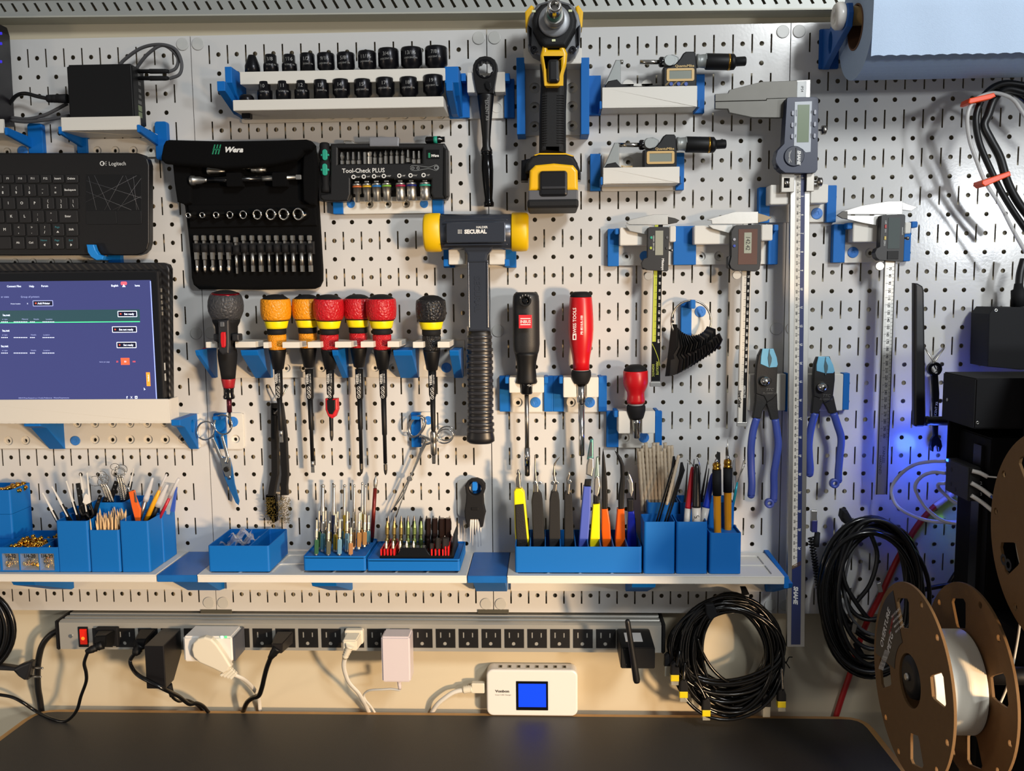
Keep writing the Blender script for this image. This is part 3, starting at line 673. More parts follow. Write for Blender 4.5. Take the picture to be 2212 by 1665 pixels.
ob('notification_badge',MB().rect(gx(965),gy(215),gx(1014),gy(243),58.85,.2,3,0),mat('uipink','ff5a6a',.3,emit='ff5060',es=.9),scr)
ob('bell_icon',MB().poly([(gx(988),gy(236)),(gx(1000),gy(252)),(gx(1004),gy(258)),(gx(976),gy(258)),(gx(980),gy(252))],58.9,.2,0),'uiwhite',scr)
ob('side_tab',MB().rect(gx(1170),gy(940),gx(1200),gy(1050),58.95,.2,0,0),mat('uiorange','ff8a2a',.3,emit='ff8a30',es=.9),scr)
m=MB().text('Feedback',gx(1186),gy(985),2.8,59.1,rot=90,th=.05); ob('screen_text',m,'uiwhite',scr)
for x0,y0,x1,y1,s_,tx in ((940,449,1095,498,'Set ready',1032),(896,573,1093,622,'Set not ready',1008),(932,697,1090,746,'Set ready',1026),(262,365,424,412,'Add Printer',350)):
    q=MB(); q.rect(gx(x0),gy(y0),gx(x1),gy(y1),58.85,.2,1.5,0,[(gx(x0+5),gy(y0+5),gx(x1-5),gy(y1-5))]); ob('button_outline',q,'uiwhite' if x0>300 else 'uidim',scr)
    ob('button_fill',MB().rect(gx(x0+5),gy(y0+5),gx(x1-5),gy(y1-5),58.8,.1,0,0),'uibtn',scr)
    uit(s_,tx,(y0+y1)/2,15,b=.03)
    ob('button_icon',MB().disc(gx(x0+24),gy((y0+y1)/2),1.7,58.95,.2,bev=0,n=10),'uired',scr)
m=MB().text('f',gx(1015),gy(1140),5,58.75,bold=.05); m.text('X',gx(1051),gy(1140),5,58.75); m.rect(gx(1078),gy(1129),gx(1098),gy(1150),58.9,.2,1,0,[(gx(1083),gy(1134),gx(1093),gy(1145))]); ob('social_icons',m,'uiwhite',scr)
ob('mouse_pointer',MB().poly([(gx(1149),gy(1062)),(gx(1163),gy(1078)),(gx(1156),gy(1079)),(gx(1152),gy(1085))],59,.2,0),'uiwhite',scr)
for i,y in enumerate((284,337,381,428,470)): 
    q=U(351,gy(y),52); ob('side_button',MB().box(b.x,b.x+.0012,-.054,-.050,q.z-.0028,q.z+.0028),'satin',t,bev=.4)
for y in (893,978):
    q=U(351,gy(y),53); ob('side_port',MB().box(b.x,b.x+.0004,-.055,-.0515,q.z-.005,q.z+.005),mat('portwhite','c8c8c4',.4),t)
# ================================================================ SOCKET POUCH
t=thing('tool_pouch','black fabric roll-up pouch hanging open with sockets and long bits','pouch',U(550,626,14))
K=4.626; px=lambda x:x/K+330; py=lambda y:y/K+280
m=MB(); m.poly([(370,345),(372,356),(382,400),(385,430),(397,444),(404,500),(410,560),(412,600),(416,615),(428,625),(560,626),(676,624),(688,619),(694,606),(694,580),(688,480),(683,400),(680,330),(678,312),(672,306),(400,306)],20,17,5,res=4); ob('back_panel',m,'fabric',t)
m=MB(); m.poly([(356,303),(364,301),(480,304),(600,302),(660,300),(670,303),(678,312),(670,322),(655,326),(648,336),(638,344),(589,355),(546,360),(481,364),(430,358),(395,356),(354,352),(347,345),(346,338),(351,312)],50,18,5,res=4); fl=ob('top_flap',m,'fabric',t)
m=MB(); m.poly([(372,354),(408,360),(412,400),(412,438),(397,441),(382,436),(376,395)],30,9,3,res=3); ob('side_flap',m,'fabric',t)
m=MB(); m.poly([(655,328),(662,316),(678,314),(684,360),(684,400),(681,442),(668,441),(655,432),(653,380)],34,12,3,res=3); ob('side_flap',m,'fabric',t)
m=MB(); m.poly([(405,443),(680,440),(684,487),(409,492)],24,6,2); ob('socket_band',m,'fabric',t)
m=MB(); m.poly([(415,524),(678,521),(679,549),(418,552)],24.5,6,1.5); ob('bit_band',m,mat('fabricband','121214',.8,bump=.5,bscale=1500),t)
m=MB()
for r in range(2):
    for i in range(3):
        x=460.5+i*6.2-(2.5 if r else 0); y=317+r*11
        m.poly([(x+2.2,y-5),(x+4.8,y-5),(x+2.4,y+5.2),(x-.4,y+5.2)],50.5,.6,.1)
    m.rect(459.5+(0 if r else 3),(321 if r else 320.5),475.5,(324 if r else 322.5),50.5,.6,0,.1)
ob('green_emblem',m,mat('weragreen','17835c',.6),fl)
m=MB(); m.text('Wera',504,323,10.5,50,rot=-1,bold=.05,shear=.35,sx=1.15,th=.4); ob('lettering',m,'whitetext',fl)
bar=thing('extension_bar','long black and silver extension bar strapped inside the pouch flap','tool',U(530,388,30))
m=MB(); m.lat((411,390,30),(451,389,30),[(0,9),(2,10.5),(9,10.5),(11,8.5),(22,8),(32,4.5),(40,4.5)],24); ob('ferrule',m,'satin',bar)
m=MB(); m.lat((449,389,30),(566,386,30),[(0,6.6),(117,6.6)],20); ob('black_rod',m,'blackgloss',bar)
m=MB(); m.lat((562,386,30),(640,383,30),[(0,5.5),(30,5.6),(78,4.4)],20); ob('steel_rod',m,'satin',bar)
m=MB(); a=U(640,383,30); m.box(a.x,a.x+.0075,-.0335,-.0265,a.z-.003,a.z+.003); ob('square_drive',m,'satin',bar,bev=.5)
for x0,x1 in ((488,521),(587,618)):
    ob('elastic_loop',MB().rect(x0,372,x1,403,37,16,3,1.5),'fabric',t)
for (x0,y0,x1,y1,pr,lab) in ((449,369,486,370,[(0,8),(3,8),(6,6),(20,5),(37,2.5)],'flared silver tool end peeking below the pouch flap'),(518,363,542,364,[(0,1.6),(10,2.2),(11,1),(24,1)],'thin silver rod tip peeking below the pouch flap'),(543,366,575,367,[(0,6),(4,6.8),(9,6),(11,7),(24,6.6),(25,4.5),(32,4.5)],'knurled silver adapter peeking below the pouch flap')):
    m=MB(); m.lat((x0,y0,27),(x1,y1,27),pr,16); ob('pouch_tool',m,'satin',label=lab,cat='tool')
sx_=[405.7,436,466,496,524.5,555,584,612,643.4]; sr=[5.8,6.3,7,8.2,9.3,11.2,12.5,13,13.6]
ordn=['smallest','second smallest','third smallest','fourth smallest','middle sized','fourth largest','third largest','second largest','largest']
for i in range(9):
    y=465-i*.35; r=sr[i]; A=U(sx_[i]+17,y-1,20); B=U(sx_[i],y,38); L=(B-A).length; k=S(38); ax=(B-A).normalized()
    tt=thing('pouch_socket','chrome socket, %s of nine in the pouch row'%ordn[i],'socket',B,'chrome sockets in the pouch')
    R0=10.5 if i<3 else r
    prof=[(0,R0*k*.9),(L*.1,R0*k),(L*(.45 if i<3 else .9),R0*k),(L*.8 if i<3 else L*.95,r*k),(L,r*k),(L,r*.72*k),(L*.6,r*.62*k)]
    m=MB(); m.lathe(A,B,prof,26,caps=False); ob('body',m,'chrome',tt)
    m=MB(); m.lathe(A,B,[(L*.6,r*.68*k),(L*.62,.0001)],6,sm=False,caps=False); ob('socket_floor',m,'iron',tt)
    m=MB(); m.lathe(A,B,[(L*.6,r*.66*k),(L*.97,r*.70*k)],6,sm=False,caps=False); ob('hex_bore',m,'darksteel',tt)
bx_=[423,439.8,457,473.8,491.7,508.8,525.6,543.6,561.3,579,596.3,614.3,631.6,650,667.9]
bord=['first','second','third','fourth','fifth','sixth','seventh','eighth','ninth','tenth','eleventh','twelfth','thirteenth','fourteenth','last']
for i,x in enumerate(bx_):
    tt=thing('long_bit','silver %s, %s from the left in the pouch bit row'%('cross tip bit' if i<5 else 'slim long bit' if i<12 else 'star tip bit',bord[i]),'bit',U(x,586,27),'long bits in the pouch')
    dy=4 if i==5 else 0; A=(x,508+dy,27);B=(x+3.4,587+dy*.7,27)
    m=MB(); m.lat(A,B,[(0,4.6),(1,5.6),(11,5.6),(12.5,3.6),(17,3.6),(18,4.8),(20,4.8)],6 ,sm=False); ob('hex_shank',m,'satin',tt)
    m=MB(); m.lat(A,B,[(18,7.2),(37,7.2)],14,flat=.75); ob('elastic_loop',m,'blacksoft',tt)
    m=MB()
    if i<5: m.lat(A,B,[(37,5.4),(52,5.4),(54,3.6),(66,3.4)],6,sm=False); q=[(64,2.4),(70,[3.5,4,6,3.5,5][i]),(76,[3,3,5,3,4][i]),(80,.8)]
    else:
        rr=[3,3.6,4.2,5,2.8,3,3.2,4.2,4.6,4.8][i-5]; m.lat(A,B,[(37,rr),(66,rr)],12); q=[(64,rr*.9),(66,rr*1.15),(79,rr*1.1)] if i>6 else [(64,rr),(79,rr*.8)]
    m.lat(A,B,q,6 if i>4 else 8,sm=False); ob('tip',m,'satin',tt)
# ================================================================ BIT CHECK CASE
t=thing('tool_holder','white and blue plate mount below the bit and socket case','bracket',base(838,462),GT)
plate(t,741,425,934,461,12,[(798,441,8.5),(837,441,8.5),(877,440,8.5)],2)
for px0,px1 in ((719,741),(934,957)): ob('side_bracket',MB().rect(px0,430,px1,462,14,13.7,2,.8),'pblue',t)
for p in (758,916): plug(p,440,12.6,9,t)
K=4.424; px=lambda x:x/K+680; py=lambda y:y/K+280
t=thing('bit_socket_case','black Tool-Check case open to a bit row and seven ringed sockets','tool case',U(840,435,20))
m=MB(); m.poly([(714,310),(960,309),(967,322),(968,420),(964,430),(936,430),(931,418),(931,388),(851,388),(850,386),(757,387),(757,420),(752,434),(728,436),(700,434),(692,428),(691,420),(713,417)],30,24,2.5,holes=[[(730,321),(912,321),(912,352),(730,354)]],res=3); cs=ob('shell',m,mat('casepl','131314',.42,bump=.2,bscale=1200),t)
ob('back_wall',MB().poly([(716,312),(960,312),(960,425),(716,425)],10,5,.5),'black',t)
ob('right_latch',MB().poly([(958,318),(967,322),(968,424),(962,429),(957,420)],33,10,2),'black',t)
m=MB()
m.text('Tool-Check PLUS',785,368,9,30.1,bold=.015,sx=.98)
for i,(x,s_) in enumerate(((763.6,'3/16"'),(785.8,'1/4"'),(808,'5/16"'),(829,'11/32"'),(862.6,'3/8"'),(886.8,'7/16"'),(915,'1/2"'))):
    y=382-i*.65; m.disc(x,y,4.6,30.5,.5,n=18,bev=0,ri=2.6); m.text(s_,x+10,y,3,30.1)
ob('lettering',m,'whitetext',t)
m=MB(); 
for L in ([(886,362),(890,357.5),(903,358),(925,361),(936,358),(943,356),(948,362),(943,368),(936,367),(925,364),(903,368),(890,368),(886,363)],): m.tub([(a_,b_,30.4) for a_,b_ in L],.45,4,3)
m.disc(942,362,4.2,30.5,.4,n=16,bev=0,ri=3.2); m.disc(892,363,3,30.5,.4,n=12,bev=0,ri=2.2); m.disc(903,363,3,30.5,.4,n=12,bev=0,ri=2.2)
ob('wrench_drawing',m,mat('icongrey','a0a6a8',.5),t)
ob('nameplate',MB().rect(921,323,950,343,30.6,.8,1,.2),'blackgloss',t)
m=MB(); m.rect(925,330,929.5,341,30.9,.4,1,.1); ob('green_emblem',m,'weragreen',t); m=MB(); m.text('Wera',939,336,5,30.7,bold=.05,shear=.3); ob('maker_lettering',m,'whitetext',t)
for i,x in enumerate((739.2,751.9,763.6,775.8,788.5,798.9,810.4,822.4,833.7,845.7,857.9,869.9,881.9,894.3,905.6)):
    y1=356-.2*i; y0=y1-27-(3 if 7<i<13 else 0); hx=i<4 or i>11
    if hx: pr=[(0,2.6),(7,3 if i else 5),(9,3.2 if i else 5.4),(16,3),(17.5,4),(18.5,4.8),(27,4.8)]
    elif i==4: pr=[(0,2.6),(1,3.8),(27,3.8)]
    elif i==5: pr=[(0,4.4),(5,4.4),(9,3.4),(11,4.4),(27,4.4)]
    else: pr=[(0,.8),(4,2.6),(7,3.8),(11,2.6),(13,4.2),(30,4.2)]
    m=MB(); m.lat((x-.6,y0,24),(x,y1,24),pr,6 if i!=5 else 4,sm=False)
    ob('short_bit',m,'satin',label='short silver bit, %s from the left in the case'%bord[i],cat='bit',group='short bits in the case window')
rc=['c0622c','d8a818','1d6fb8','78b038','a01c45','1a2470','2c9d86']; rn=['orange','yellow','blue','lime green','crimson','navy','teal']
for i,x in enumerate((771,792.3,813,834.8,864.7,888.4,917.8)):
    y0=397-.5*i; y1=[437.5,436,436,435,435,434,433.5][i]; r=[9.6,9.4,9.8,9.8,10.4,10.8,11.5][i]
    tt=thing('ringed_socket','small chrome socket with a %s ring in the case'%rn[i],'socket',U(x,y1,26),'ringed sockets in the case'); h=y1-y0
    lo_=[5,7.4,8.2,8.4,10.2,10.6,11.4][i]
    m=MB(); m.lat((x,y0,26),(x+2,y1,26),[(0,r*.9),(1,r),(5,r),(5,r*.96),(h*.52,r*.96),(h*.58,lo_),(h-1,lo_),(h,lo_*.8)],24); ob('body',m,'satin',tt)
    m=MB(); m.lat((x+.2,y0+5,26),(x+.4,y0+9,26),[(0,r*1.03),(3.6,r*1.03)],24); ob('colour_ring',m,mat('ring'+rn[i].replace(' ','_'),rc[i],.4),tt)
    ob('retaining_clip',MB().rect(x-5,y0-6,x+4,y0-2.5,24,6,0,.2),'satin',tt)
h=thing('ratchet_screwdriver','black and green ratchet screwdriver handle clipped to the left of the case','screwdriver',U(702,417,24))
m=MB(); m.lat((701,308,24),(704,417,24),[(0,7),(2,10),(8,11),(12,10.5),(20,12.5),(32,12),(38,9.5),(44,12),(54,13),(68,11),(75,8.5),(90,7.5),(100,9.5),(108,9.5)],24); ob('grip',m,'blacksoft',h)
for y0,y1 in ((322,346),(353,379)):
    ob('green_inlay',MB().rect(696,y0,706.5,y1,33,4,5,.8),mat('inlay','1f9a80',.5),h)
    ob('green_inlay',MB().rect(692.5,(y0+y1)/2-2,710.5,(y0+y1)/2+3,31.5,4,2,.8),'inlay',h)
ob('small_ratchet',MB().poly([(741,304),(747,302),(760,303),(766,307),(774,310),(774,316),(748,316),(744,313)],22,12,2),'satin',label='silver ratchet head poking above the case',cat='tool')
ob('plastic_sleeve',MB().poly([(797,296),(860,295),(862,298),(861,316),(798,316)],33,12,1.5),mat('sleeveplastic','8a8c92',.2,alpha=.75),label='translucent grey plastic sleeve laid over the case top edge',cat='sleeve')
tt=thing('bit_holder','black and green bit holder sticking out of the upper right case corner','bit holder',U(940,302,20))
m=MB(); m.lat((919,303,20),(961,301,20),[(0,5),(3,7.5),(32,7.5),(34,6),(42,6)],18); ob('body',m,'blackgloss',tt)
m=MB(); m.lat((937,302.3,20),(946,302,20),[(0,7.9),(8,7.9)],18); ob('green_band',m,'inlay',tt)
# ================================================================ HAMMER
t=thing('tool_holder','white cradle with blue sides under the hammer head','bracket',base(1037,578),GT)
plate(t,965,535,1100,578,6,[],2)
for p0,p1 in ((958,981),(1092,1115)): ob('side_bracket',MB().rect(p0,538,p1,578,12,11.7,1,.6),'pblue',t)
for q0,q1 in ((969,1005),(1057,1090)):
    a,b=BB(q0,536,q1,571,44); ob('cradle_block',MB().box(a.x,b.x,-.044,-.0058,a.z,b.z),'pwhite',t,bev=.6)
for q0,q1 in ((958,969),(1090,1100)): 
    a,b=BB(q0,560,q1,575,42); ob('bracket_arm',MB().box(a.x,b.x,-.042,-.0118,a.z,b.z),'pblue',t,bev=.6)
t=thing('soft_face_hammer','dark grey dead blow hammer with yellow faces and ribbed black grip','hammer',U(1038,957,45))
mat('hamgrey','3a3f49',.22,.3); D=50
m=MB(); m.lat((951,501,D),(1106,501,D),[(0,36),(2,38),(153,38),(155,36)],40,flat=.72); hd=ob('head',m,'hamgrey',t)
m=MB(); m.rect(964,480,1092,524,74.6,6,4,1.2); ob('head_panel',m,'hamgrey',t)
m=MB(); m.rect(960,474,1096,476.5,75,3,1,.6); m.rect(960,527,1096,529.5,75,3,1,.6); ob('raised_rib',m,'hamgrey',t)
for A,B in (((953,502,D),(916,503,D)),((1105,501,D),(1142,501,D))):
    m=MB(); m.lat(A,B,[(0,39),(2,41),(22,41.5),(32,40.5),(35,38),(37,33)],40,flat=.74); ob('yellow_face',m,mat('hamyel','e8bc00',.42),t)
m=MB(); m.text('HALDER',1041,490.5,4.6,74.9,bold=.03); m.text('SECURAL',1027,500,8,74.9,bold=.06)
for i in range(4):
    for j in range(4): m.rect(989+i*2.4,496+j*2.4,990.4+i*2.4,497.4+j*2.4,75.1,.3,0,0)
ob('lettering',m,'whitetext',t)
m=MB(); m.poly([(1000,530),(1066,530),(1062,540),(1054,550),(1052,560),(1058,712),(1059,716),(1013,716),(1012,712),(1009,560),(1009,550),(1002,540)],60,26,3,res=3); sh=ob('shaft',m,'hamgrey',t)
m=MB(); m.rect(1010.5,566,1014,708,61.5,4,1,.8); m.rect(1051,566,1055,708,61.5,4,1,.8); m.rect(1012,562,1054,566,61.5,4,1,.8); ob('shaft_edge_ribs',m,'hamgrey',t)
m=MB(); m.text('SECURAL',1032,635,13,60,rot=-90,bold=.03,th=.6); ob('embossed_lettering',m,'hamgrey',t)
m=MB(); m.lat((1036,712,46),(1038,957,44),[(0,22),(3,24.5),(12,25),(60,27),(140,27.5),(190,26),(222,29),(232,31),(240,31),(245,24)],40,flat=.62); gp=ob('grip',m,mat('gripblk','161618',.38),t)
for i in range(16):
    y=724+i*13.4; w_=26 if i<2 else 28; cx=1036.2+i*.12
    if i>13: w_=29.5
    m=MB(); m.lat((cx,y,46),(cx,y+8,46),[(0,w_-1),(1.5,w_+.9),(6.5,w_+.9),(8,w_-1)],36,flat=.64); ob('grip_rib',m,mat('griprib','2b2b2e',.28),gp)
# ================================================================ SCREWDRIVER RACK
t=thing('screwdriver_rack','long white notched rack on blue wedge brackets holding the ball grip screwdrivers','rack',base(735,815),GT)
plate(t,463,737,1003,815,5,[(542,795,8.5),(619,795,8.5),(655,795,8.5),(695,795,8.5),(773,795,8.5),(811,794,8.5),(849,794,8.5),(924,794,8.5),(619,757,8.5),(655,757,8.5),(811,757,8.5),(849,757,8.5),(963,757,8.5)],2)
plug(964,794,5.8,11,t)
def rail(x0,x1,notch,y0=738,y1=751,d=72):
    a,b=BB(x0,y0,x1,y1,d); pts=[(a.x,-d/1000)]
    for c,w in notch:
        q=U(c,745,d).x; h=w/2*S(d)
        pts+=[(q-h,-d/1000)]+[(q+h*math.cos(PI-i*PI/6)*.94,-.052+.014*math.sin(i*PI/6)) for i in range(7)]+[(q+h,-d/1000)]
    pts+=[(b.x,-d/1000),(b.x,-.0055),(a.x,-.0055)]
    F=Matrix(((1,0,0,0),(0,1,0,0),(0,0,1,(a.z+b.z)/2),(0,0,0,1)))
    ob('notched_rail',MB().shape([pts],-(b.z-a.z)/2,(b.z-a.z)/2,.0006,frame=F),'pwhite',t)
rail(445,552,[(489,40)]); rail(569,862,[(595,31),(656,18),(708,32),(769,21),(822,31)]); rail(892,971,[(930,31)])
for p,w in ((468,12),(574,38),(749,14),(887,40),(992,20)):
    a=U(p-w/2,739,0);b=U(p+w/2,814,0); F=Matrix(((0,0,1,(a.x+b.x)/2),(-1,0,0,0),(0,1,0,0),(0,0,0,1)))
    m=MB(); m.shape([[(.0056,b.z),(.014,b.z),(.066,a.z-.014),(.069,a.z-.008),(.069,a.z-.0068),(.0056,a.z-.0068)]],-(b.x-a.x)/2,(b.x-a.x)/2,.0006,frame=F); ob('wedge_bracket',m,'pblue',t)
ob('red_knob',MB().lat((446,751,12),(448,790,12),[(0,7),(4,11),(30,10),(38,9)],16),'red',label='small red knob hanging behind the left end of the screwdriver rack',cat='bumper')  # a red knob behind the end of the rack
def ballgrip(lab,A,B,col,colname,d0,d1,sleeve,rod2,tip,s=1.0,short=False):
    t=thing('screwdriver',lab,'screwdriver',U(B[0],B[1],d1),'ball grip screwdrivers'); A3=(A[0],A[1],d0);B3=(B[0],B[1],d1)
    L=math.hypot(B[0]-A[0],B[1]-A[1])
    def part(n,pr,m_,seg=28,**k): return ob(n,MB().lat(A3,B3,[(a*s if a<170 else a,b*s) for a,b in pr],seg),m_,t,**k)
    part('end_cap',[(0,8),(1.5,16),(5,23),(9,28),(12,30)],'blacksoft')
    g=part('ball_grip',[(9,29.5),(11,31.5),(16,32.3),(30,33),(44,32),(50,30.5),(53,28.5)],mat('ball_'+colname,col,.42,bump=.8,bscale=230,wave='VORO'),label=None)
    part('yellow_band',[(55,26),(57,26),(67,23.5),(71,22.5)] ,'yellowbright')
    part('neck',[(52,27),(55,27),(56,20),(71,18),(72,20.5),(82,20.5),(85,18)],'blacksoft')
    part('finger_grip',[(84,18.5),(86,20.2),(96,20),(114,18.6),(117,17.5)],mat('fin_'+colname,col,.45,bump=.8,bscale=420,wave='VORO'))
    part('cone',[(116,18.8),(120,18.6),(158,12),(160,9)],'black')
    e1=sleeve; m=MB(); m.lat(A3,B3,[(159,8.8),(e1-6,8.2),(e1,6.2)] if not short else [(159,8.8),(e1-6,8.2),(e1,4)],16)
    if rod2: m.lat(A3,B3,[(e1-1,6),(rod2[0],rod2[1]),(rod2[0]+3,4.2),(L-rod2[2],4.2)],14)
    sl=ob('insulated_shaft',m,'black',t)
    m=MB(); m.text('VESSEL',0,0,6,0,rot=90,bold=.02); mm=MB()
    ax=(U(*B3)-U(*A3)).normalized(); k=S(d0); a0=U(*A3); ty=188*k
    def put(src,off,w_):
        for v in src.v:
            pass
    fr=Matrix.Translation(a0+ax*(182*k)+Vector((-.9*k,-9.2*k,0)))@Matrix(((ax.x,ax.z*-1*-1,0,0),(0,0,-1,0),(ax.z,-ax.x,0,0),(0,0,0,1)))
    X=-ax; Y=Vector((-1*ax.z*-1,0,ax.x*-1)) 
    Y=Vector((ax.z,0,-ax.x)) # text up direction points to -x side
    R4=Matrix(((X.x,Y.x,0,0),(X.y,Y.y,-1,0),(X.z,Y.z,0,0),(0,0,0,1)))
    R4=Matrix.Translation(a0+ax*(184*k)+Vector((-2.4*k,-9.2*k,0)))@R4
    R5=Matrix.Translation(a0+ax*(183*k)+Vector((4*k,-8.4*k,0)))@Matrix(((X.x,Y.x,0,0),(X.y,Y.y,-1,0),(X.z,Y.z,0,0),(0,0,0,1)))
    m=MB(); m.text('VESSEL',0,0,5.4*k,0,frame=R4,bold=.02,th=.2); m.text('2200 6x100',0,0,3*k,0,frame=R5,th=.2)
    for i in range(3):
        c=a0+ax*((205+i*9)*k)+Vector((0,-9.0*k,0)); m.tube([c+Vector((3.4*k*math.cos(q*PI/6),0,4*k*math.sin(q*PI/6))) for q in range(12)],.5*k,4,1,closed=True)
        m.tube([c+Vector((-2*k,0,-2*k)),c+Vector((2*k,0,2*k))],.5*k,4,1)
    ob('lettering',m,'whitetext',sl)
    mt='satin'; T=[]
    if tip=='flat': pr=[(L-26,4.3),(L-12,4.3)];ob('tip_shank',MB().lat(A3,B3,[(L-26,4.4),(L-14,4.2)],14),'satin',t); ob('flat_tip',MB().lat(A3,B3,[(L-15,5.2),(L,5.6)],4,sm=False,flat=.35,a0=PI/4),'satin',t)
    elif tip=='cross': ob('cross_tip',MB().lat(A3,B3,[(L-24,4.2),(L-12,4.2),(L-4,3),(L,.6)],8,sm=False),'darksteel',t)
    return t,A3,B3,L
OR='e0900c'; RD='b80f1b'
ballgrip('orange ball grip screwdriver with short steel flat tip, in front of the brushes',(594.4,636),(607.8,955),OR,'orange',52,40,219,(290,5.2,26),'flat')
ballgrip('orange ball grip screwdriver half hidden behind its red neighbour',(661.5,636),(676,1020.6),OR,'orange',34,26,225,(288,5.5,24),'flat',s=.97)
t,A3,B3,L=ballgrip('red ball grip screwdriver with a red slide-on tip guard on its shaft',(709,636),(716.6,953),RD,'red',52,40,219,(290,4.2,24),'cross',short=True)
gd=MB(); gd.poly([(701.5,861),(728,861),(729.5,885),(724,900),(716,905),(708,900),(702,885)],46,14,3,res=3); g=ob('tip_guard',gd,mat('guard','c31722',.4),t)
ob('guard_window',MB().poly([(706,864),(724,864),(724,884),(718,895),(711,894),(707,884)],47.5,3,1),'black',g)
ballgrip('red ball grip screwdriver partly hidden behind the rightmost red one',(771.8,635.5),(781,1024),RD,'red',34,26,225,(288,5.5,24),'cross',s=.97)
ballgrip('front red ball grip screwdriver at the right with a cross tip',(822.7,635.5),(833,1026),RD,'red',52,40,222,(300,5.6,26),'cross')
t,A3,B3,L=ballgrip('all black ball grip screwdriver with yellow band and steel bit chuck',(930.3,637.7),(937.5,1001),'19191b','black',52,40,218,(288,5,72),None)
ob('bit_chuck',MB().lat(A3,B3,[(L-72,5),(L-68,7.3),(L-50,7.3),(L-48,6.2),(L-44,7.3),(L-22,7),(L-19,5)],18),'steel',t)
ob('square_tip',MB().lat(A3,B3,[(L-22,5.6),(L-2,5.4),(L,4.6)],4,sm=False,a0=PI/4),'steel',t)
# electric ball grip driver
t=thing('electric_screwdriver','dark grey electric ball grip screwdriver with a red slide switch','screwdriver',U(497,922,40)); A3=(486.5,627,68);B3=(497,922,50)
def L_(n,pr,m_,seg=30): return ob(n,MB().lat(A3,B3,pr,seg),m_,t)
L_('end_cap',[(0,12),(3,22),(6,27)],'blacksoft'); L_('red_ring',[(5,27.5),(7,30),(9,31)],mat('redmetal','8c1020',.2,.7))
L_('ball_grip',[(8,31),(12,34),(22,37),(33,38),(44,37),(54,33),(60,30)],mat('ballgrey','38393c',.5,bump=.8,bscale=200,wave='VORO'))
L_('body',[(59,30),(66,29),(76,24),(90,23.5),(96,24.5),(108,23),(111,16.8),(124,16.8),(126,20),(136,21),(150,20),(176,16.5),(190,15)],'blacksoft')
L_('red_collar',[(186,15),(190,15.5),(204,13),(208,12)],mat('redcollar','9c1822',.4))
L_('nose',[(207,12),(212,11),(222,10.5),(228,13),(232,12),(233,8)],'blackgloss')
L_('bit_sleeve',[(231,5.6),(262,5.6)],mat('bitred','5d2430',.3,.6),14); L_('bit',[(260,3),(288,2.8),(297,1.2)],'darksteel',8)
sw=ob('switch_panel',MB().poly([(470,692),(494,690),(495,740),(494,764),(480,766),(472,758)],92,8,3,res=3),mat('panelgrey','232326',.5),t)
ob('slide_switch',MB().poly([(476,720),(478,717),(486,717),(487,730),(486.5,748),(484,751),(478,750),(476,738)],94.5,4,1),'red',sw)
ob('mode_button',MB().rect(475,695,484,706,94,3,2,.5),'dgrey',sw)
for x in (468,508): ob('side_pad',MB().rect(x-8,721,x+8,737,80,16,3,2),'panelgrey',t)
# scissors
t=thing('hook_holder','blue hook on a white plate that carries the scissors','hook',base(494,970),GT)
plate(t,486,892,526,970,5,[(509,948,9)],7); ob('side_bracket',MB().rect(462,893,488,970,9,8.7,2,.8),'pblue',t); plug(503,911,6,11.5,t)
q=U(471,902,20); ob('hook',MB().box(q.x-.006,q.x+.006,-.026,-.0085,q.z-.0025,q.z+.0025),'pblue',t,bev=1)
t=thing('scissors','steel scissors with ring handles hanging open side of the blue hook','scissors',U(515,1090,18))
def ringarm(t,n,cx,cy,rx,ry,tilt,arm,d,rt,m_,w0=6,w1=5):
    m=MB(); pts=[]
    for i in range(20):
        a=2*PI*i/20; x=rx*math.cos(a);y=ry*math.sin(a); c,s_=math.cos(tilt),math.sin(tilt); pts.append((cx+x*c-y*s_,cy+x*s_+y*c,d))
    m.tub(pts,rt,8,1,closed=True); m.tub(arm,w0/2,8,6,rp1=w1/2,flat=.6); return ob(n,m,m_,t)
ringarm(t,'handle',444,930,18,20,.3,[(458,944,18),(466,962,18),(476,985,18),(488,1006,18),(496,1035,18)],18,1.9,'chrome',7,10)
ringarm(t,'handle',482,917,19,21,-.2,[(479,940,21),(486,965,21),(491,985,21),(489,1000,21)],21,1.9,'chrome',7,9)
ob('blade',MB().poly([(474,988),(480,986),(497,990),(502,1010),(507,1045),(517,1082),(515,1091),(509,1086),(497,1060),(485,1032),(477,1005)],19,2,.5),mat('bladereflect','2467a8',.3,.4),t)  # steel blade coloured blue to stand for its reflection of blue tape
ob('pivot_plate',MB().poly([(475,992),(482,988),(497,992),(499,1010),(499,1028),(487,1030),(479,1012)],21.5,2.4,.5),'chrome',t)
ob('pivot_screw',MB().disc(488,1014,6,23.5,3),'darksteel',t)
